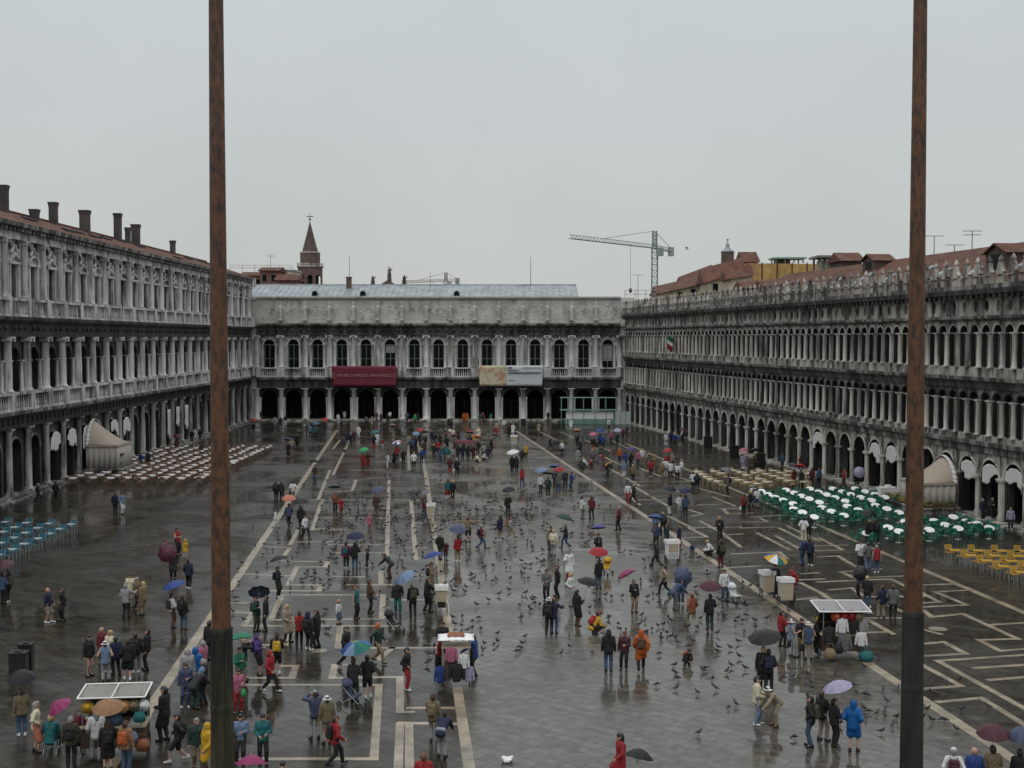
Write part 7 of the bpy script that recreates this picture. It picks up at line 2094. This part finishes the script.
def bag_mesh(mt):
    mb = MB(); mb.lathe([(.10,0),(.2,.03),(.22,.2),(.15,.34),(.05,.36)], 12); mb.path([(-.12,0,.32),(-.09,0,.52),(.09,0,.52),(.12,0,.32)], .012, 5); return mb.mesh('bag', mt)
def put(me, root, p, rz, label, cat, group, sc=(1,1,1), tilt=0):
    M4 = Matrix.Translation(root.location) @ Matrix.Rotation(root.rotation_euler.z, 4, 'Z')
    o = obj(me.name.split('.')[0], me, None, M4 @ Vector(p)); o.rotation_euler = (tilt, 0, root.rotation_euler.z + rz); o.scale = sc
    return tag(o, label, cat, group)
def big_cart(x, y, rz, Wd, Dp, za, awn, label, canvas, slope=.12):
    t = thing('souvenir_cart', at(x, y), rz, label, 'cart')
    mb = MB(); mb.box((-Wd/2,-Dp/2,.32),(Wd/2,Dp/2,.95)); mb.build('body', M['wood2'], t)
    mb = MB(); mb.box((-Wd/2-.06,-Dp/2-.06,.95),(Wd/2+.06,Dp/2+.06,1.0)); mb.build('counter', M['wood'], t)
    for i, (y0, z) in enumerate(((Dp*.18, 1.32), (Dp*.36, 1.68))):
        mb = MB(); mb.box((-Wd/2,y0,z),(Wd/2,Dp/2,z+.03)); mb.build('shelf', M['wood2'], t)
    mb = MB(); mb.box((-Wd/2,Dp/2,1.0),(Wd/2,Dp/2+.03,za-.1)); mb.build('back_panel', M['dark'], t)
    for sx in (-1,1):
        for sy in (-1,1):
            mb = MB(); mb.tube((sx*(Wd/2-.05),sy*(Dp/2-.05),1.0),(sx*(Wd/2-.05),sy*(Dp/2-.05),za), .022, None, 6); mb.build('post', M['steel'], t)
        wheel(t, (sx*(Wd/2+.04), .0, .33), .33)
    aw, ad = awn
    h = lambda yy: za + slope*(yy/ad)
    mb = MB()
    for a, b in (((-aw,-ad),(aw,-ad)),((aw,-ad),(aw,ad)),((aw,ad),(-aw,ad)),((-aw,ad),(-aw,-ad))): mb.tube((*a,h(a[1])),(*b,h(b[1])), .028, None, 6)
    mb.tube((0,-ad,h(-ad)),(0,ad,h(ad)), .02, None, 6)
    mb.build('awning_frame', M['white'], t)
    mb = MB(); n = 12; vs = []
    for i in range(n+1):
        for j in range(n+1):
            f, g = i/n, j/n; vs.append((-aw+2*aw*f, -ad+2*ad*g, h(-ad+2*ad*g) - .12*math.sin(math.pi*f)*math.sin(math.pi*g) + .012*math.sin(i*2.3)))
    mb.add(vs, [(i*(n+1)+j,(i+1)*(n+1)+j,(i+1)*(n+1)+j+1,i*(n+1)+j+1) for i in range(n) for j in range(n)], 0, True)
    o = mb.build('awning', canvas, t); o.modifiers.new('s','SOLIDIFY').thickness = .015
    return t
clear = mat('weathered_grey_plastic_sheet', (.16,.15,.125), .3, 0, .25, 1.5)
ct = big_cart(116, 753, .10, 1.9, 1.0, 1.98, (1.02,.60), 'souvenir cart full of hats and bags under a white framed awning at bottom left', clear, .06)
straw = mat('straw', (.50,.26,.10), .7, 0, .25, 20)
G = 'goods on the left souvenir cart'
hm = {c: hat_mesh(cloth(c)) for c in ('yellow','white','tan','orange','beige','charcoal','red')}; hm['straw'] = hat_mesh(straw)
for c, px_, y_, z_, tl, lb in (('yellow',-.72,-.52,1.62,1.2,'yellow hat hung at the upper left of the left souvenir cart'),('white',-.3,-.52,1.64,1.2,'white hat hung under the awning of the left souvenir cart'),('beige',-.02,-.54,1.6,1.2,'beige hat hung beside the white hat on the left souvenir cart'),
   ('straw',.36,-.54,1.64,1.1,'large straw hat hung in the middle of the left souvenir cart'),('tan',.66,-.52,1.64,1.2,'tan hat hung right of the large straw hat on the left cart'),('white',.95,-.5,1.62,1.2,'white hat hung at the right end of the left souvenir cart'),
   ('orange',-.1,.05,1.36,.5,'orange hat lying on the lower shelf of the left souvenir cart'),('beige',.2,.05,1.36,.5,'beige hat lying right of the orange hat on the lower shelf'),('tan',-.55,.05,1.36,.5,'tan hat lying at the left of the lower cart shelf'),
   ('charcoal',.75,.05,1.36,.5,'charcoal hat lying at the right of the lower cart shelf'),('red',-.8,-.2,1.02,.3,'red hat on the counter of the left souvenir cart'),('white',.6,-.25,1.02,.3,'white hat on the counter of the left souvenir cart')):
    put(hm[c], ct, (px_, y_, z_), 0, lb, 'hat', G, (.8,.8,1.1), tl)
for i in range(14):
    put(hm[('beige','tan','white','charcoal','orange')[i % 5]], ct, (-.86 + (i % 7)*.28, .28 if i < 7 else .02, 1.70 if i < 7 else 1.36), i*.7, 'one of the small hats lying in rows on the shelves of the left souvenir cart', 'hat', 'hats on the left cart shelves', (.55,.55,.9), .35)
bm_ = {c: bag_mesh(cloth(c)) for c in ('light blue','rust','dark red','teal','black','lilac','denim')}
for c, px_, y_, z_, lb, s_ in (('light blue',.62,-.78,.55,'light blue bag hung low on the front of the left souvenir cart',1.0),('rust',.98,-.78,.30,'rust coloured bag standing at the right foot of the left souvenir cart',1.0),('dark red',-1.08,-.2,.95,'dark red bag hung on the left end of the left souvenir cart',.9),
   ('lilac',-.55,-.35,1.0,'lilac bag on the counter of the left souvenir cart',.9),('denim',.1,-.35,1.0,'denim bag in the middle of the left cart counter',.9),('teal',.85,-.62,1.15,'teal bag hung at the right of the left souvenir cart',.9),('black',-1.05,-.25,.35,'black bag hung low on the left end of the cart',.9)):
    put(bm_[c], ct, (px_, y_, z_), 0, lb, 'bag', G, (s_,s_,s_))
# cart hung with clothes in the middle
cc = thing('clothes_cart', at(456, 684), .05, 'souvenir cart hung all round with bright clothes in the middle foreground', 'cart')
mb = MB(); mb.box((-.45,-.35,.3),(.45,.35,1.0)); mb.build('body', M['wood2'], cc)
mb = MB(); mb.box((-.55,-.42,1.45),(.55,.42,1.5)); mb.build('shelf', M['wood'], cc)
for sx in (-1,1):
    for sy in (-1,1):
        mb = MB(); mb.tube((sx*.5,sy*.38,.3),(sx*.5,sy*.38,1.78), .02, None, 6); mb.build('post', M['steel'], cc)
    wheel(cc, (sx*.5, 0, .28), .28)
mb = MB(); n = 10; vs = []
for i in range(n+1):
    for j in range(n+1):
        f, g = i/n-.5, j/n-.5; vs.append((f*1.35, g*1.05, 1.78 + .14*(1-4*f*f)*(1-4*g*g) + .015*math.sin(i*3+j)))
mb.add(vs, [(i*(n+1)+j,(i+1)*(n+1)+j,(i+1)*(n+1)+j+1,i*(n+1)+j+1) for i in range(n) for j in range(n)], 0, True)
o = mb.build('top_sheet', M['white'], cc); o.modifiers.new('s','SOLIDIFY').thickness = .02
mb = MB(); mb.obox(Matrix.Translation((0,-.18,1.92)) @ Matrix.Rotation(.25,4,'X'), (-.32,-.16,0), (.32,.16,.015)); mb.build('top_patch', cloth('rust'), cc)
G = 'clothes hung on the middle cart'
for c, p_, rz_, s_, lb in (('red',(-.62,-.05,1.05),1.3,1.0,'red shirt hung on the left end of the clothes cart'),('black',(-.66,-.15,.62),1.2,1.15,'black shirt hung below the red shirt on the clothes cart'),('blue',(-.58,-.40,.22),.5,1.05,'blue garment hanging low at the left of the clothes cart'),
   ('pink',(-.18,-.46,.98),0,.95,'pink shirt on the front of the clothes cart'),('black',(.02,-.52,.28),.1,1.15,'large black shirt hanging low on the front of the clothes cart'),('white',(.28,-.48,.75),-.2,.9,'white shirt on the front right of the clothes cart'),
   ('lilac',(.46,-.42,.25),-.5,1.0,'pale lilac garment hanging low at the right of the clothes cart'),('charcoal',(.58,-.1,.8),-1.3,1.0,'charcoal shirt hung on the right end of the clothes cart')):
    put(shirt_mesh(cloth(c)), cc, p_, rz_, lb, 'clothing', G, (s_,s_,s_))
# flat awning cart on the right
cr = big_cart(840, 656, .0, 1.7, 1.0, 2.06, (1.04,.78), 'souvenir cart under a flat white awning left of the right flagpole', mat('white_awning_cloth', (.22,.22,.215), .6, 0, .12, 2), .07)
G = 'goods on the right souvenir cart'
for c, p_, rz_, s_, lb in (('white',(-.1,-.68,1.15),0,1.0,'white shirt with dark print hung on the front of the right cart'),('grey',(.0,-.70,.42),0,1.15,'grey garment hanging below the white shirt on the right cart'),('light grey',(.72,-.62,1.2),-.3,.9,'light grey shirt hung at the right of the flat awning cart'),
   ('white',(.66,-.70,.62),-.2,.95,'white shirt hanging low at the right of the flat awning cart'),('charcoal',(-.62,-.62,.75),.2,1.1,'charcoal shirt hung at the left of the flat awning cart'),('black',(.35,-.64,1.1),0,.95,'black shirt hung between two pale shirts on the right cart')):
    put(shirt_mesh(cloth(c)), cr, p_, rz_, lb, 'clothing', G, (s_,s_,s_))
for c, p_, lb in (('red',(.0,-.6,1.78),'red hat hung under the front edge of the flat awning'),('orange',(-.32,-.6,1.76),'orange hat left of the red hat under the flat awning'),('red',(.28,-.6,1.79),'second red hat, nearest the black shirt under the flat awning'),('tan',(.55,-.6,1.76),'tan hat right of the red hats under the flat awning')):
    put(hm[c], cr, p_, 0, lb, 'hat', G, (.9,.9,1.1), 1.15)
put(bm_['teal'], cr, (.82,-.85,.02), 0, 'teal bag standing at the right foot of the flat awning cart', 'bag', G, (1.4,1.2,1.1))
put(bag_mesh(cloth('tan')), cr, (-.62,-.85,.1), 0, 'tan bag standing at the left foot of the flat awning cart', 'bag', G, (1.1,1.1,1.2))
put(bm_['black'], cr, (-.3,-.72,.3), 0, 'black bag hung low on the flat awning cart', 'bag', G, (1.1,1.1,1.1))

# ------------------------------------------------------------------ pushchairs, bins, stool, plastic bag
def pushchair(x, y, rz, c, label):
    t = thing('pushchair', at(x, y), rz, label, 'pushchair')
    mb = MB(); mb.add([(-.2,-.25,.42),(.2,-.25,.42),(.2,.1,.38),(-.2,.1,.38),(-.2,.32,.85),(.2,.32,.85),(-.2,-.25,.36),(.2,-.25,.36),(.2,.15,.32),(-.2,.15,.32)],[(0,1,2,3),(3,2,5,4),(6,9,8,7),(0,6,7,1),(8,9,4,5),(0,3,9,6),(1,7,8,2)]); mb.build('seat', cloth(c), t)
    mb = MB(); vs = []
    for i in range(9):
        a = math.pi*i/8
        for j in range(6):
            b = math.radians(-10+100*j/5); r = .26; vs.append((-.23*math.cos(a), .3 - r*math.sin(a)*math.sin(b)*1.1 , .72 + r*math.sin(a)*math.cos(b)))
    mb.add(vs, [(i*6+j,(i+1)*6+j,(i+1)*6+j+1,i*6+j+1) for i in range(8) for j in range(5)], 0, True)
    o = mb.build('hood', cloth(c), t); o.modifiers.new('s','SOLIDIFY').thickness = .012
    mb = MB()
    for s in (-1,1): mb.path([(s*.22,-.42,.08),(s*.22,.15,.55),(s*.22,.48,1.02)], .013); mb.path([(s*.22,.42,.08),(s*.22,-.2,.42)], .013)
    mb.tube((-.22,.48,1.02),(.22,.48,1.02), .016, None, 6); mb.build('frame', M['steel'], t)
    for s in (-1,1):
        for yy in (-.42,.42): wheel(t, (s*.24,yy,.09), .09)
pushchair(735, 603, .5, 'white', 'white pushchair among pigeons beside the white jacketed person')
pushchair(393, 632, .9, 'charcoal', 'dark pushchair on the left paving pattern')
pushchair(606, 575, -.4, 'yellow', 'yellow pushchair behind the person under the red umbrella')
pushchair(353, 706, 1.2, 'slate blue', 'slate blue pushchair under the rainbow umbrella')
def bin_(x, y, w_, h_, label):
    t = thing('bin', at(x, y), .1, label, 'bin')
    mb = MB(); mb.box((-w_/2,-w_/2*.8,.04),(w_/2,w_/2*.8,h_)); mb.build('body', M['dark'], t)
    mb = MB(); mb.box((-w_/2-.03,-w_/2*.8-.03,h_),(w_/2+.03,w_/2*.8+.03,h_+.06)); mb.box((-w_*.2,-w_*.2,h_+.06),(w_*.2,w_*.2,h_+.1)); mb.build('lid', M['dark'], t)
bin_(19, 679, .62, 1.0, 'front black bin of the pair at the left picture edge'); bin_(26.5, 674, .5, 1.15, 'taller rear black bin of the pair at the left edge')
bin_(449.5, 427, .7, 1.1, 'small black bin at the step below the middle far arches'); bin_(523.5, 427, .7, 1.1, 'small black bin right of the yellow and white banner at the far step')
bin_(708, 448, .9, 1.3, 'black box by the right arcade piers, farther of three'); bin_(734, 458, .9, 1.3, 'black box by the right arcade piers left of the pink umbrella'); bin_(760, 468, .9, 1.4, 'black box by the right arcade piers behind the pale chairs')
t = thing('folding_stool', at(51, 753), .1, 'small folding chair with a pale frame under the teal seated person', 'stool')
mb = MB(); mb.box((-.2,-.2,.36),(.2,.22,.385)); mb.build('seat', cloth('teal'), t)
for s in (-1,1):
    for a, b in ((-.2,.2),(.2,-.2)):
        mb = MB(); mb.tube((s*.2,a,.36),(s*.2,b,0), .014, None, 6); mb.build('leg', M['steel'], t)
rr = random.Random(9); V_, F_ = sdf_surface([((rr.uniform(-.12,.12),rr.uniform(-.1,.1),rr.uniform(.05,.12)),(rr.uniform(-.12,.12),rr.uniform(-.1,.1),rr.uniform(.05,.14)),rr.uniform(.03,.07),rr.uniform(.02,.05)) for i in range(9)], .018, .02)
mb = MB(); mb.add([tuple(v) for v in V_], [tuple(int(i) for i in q) for q in F_], 0, True)
o = mb.build('plastic_bag', mat('thin_white_plastic', (.72,.72,.72), .3)); o.location = at(508, 762); o.scale = (1.2,)*3
tag(o, 'crumpled white plastic bag lying on the paving at bottom middle', 'litter')

# ------------------------------------------------------------------ labels: say what singles each one out
ORD = ['leftmost', 'second from left', 'third from left', 'fourth from left', 'fifth from left', 'sixth from left']
def settle():
    chosen = {}
    from collections import defaultdict
    def pick(opts):
        for o in opts:
            if words(o) <= 16: return o
        return ' '.join(opts[-1].split()[:16])
    lab = [pick(c) for _, c, _ in LABELS]
    grp = defaultdict(list)
    for i, l in enumerate(lab): grp[l].append(i)
    for l, ii in grp.items():
        if len(ii) == 1: continue
        ii.sort(key=lambda i: proj(LABELS[i][2])[0])
        for n_, i in enumerate(ii):
            sfx = (('left one', 'right one')[n_] if len(ii) == 2 else ORD[min(n_, 5)] if n_ < len(ii)-1 else 'rightmost')
            cands = [c + ', ' + sfx for c in LABELS[i][1] if words(c + ' ' + sfx) <= 16]
            lab[i] = cands[0] if cands else ' '.join((LABELS[i][1][-1] + ', ' + sfx).split()[:16])
    seen_ = set()
    for i, l in enumerate(lab):
        while l in seen_:
            l = l + (' nearer' if words(l) < 16 else '')
            if l in seen_: break
        seen_.add(l); LABELS[i][0]['label'] = l
settle()
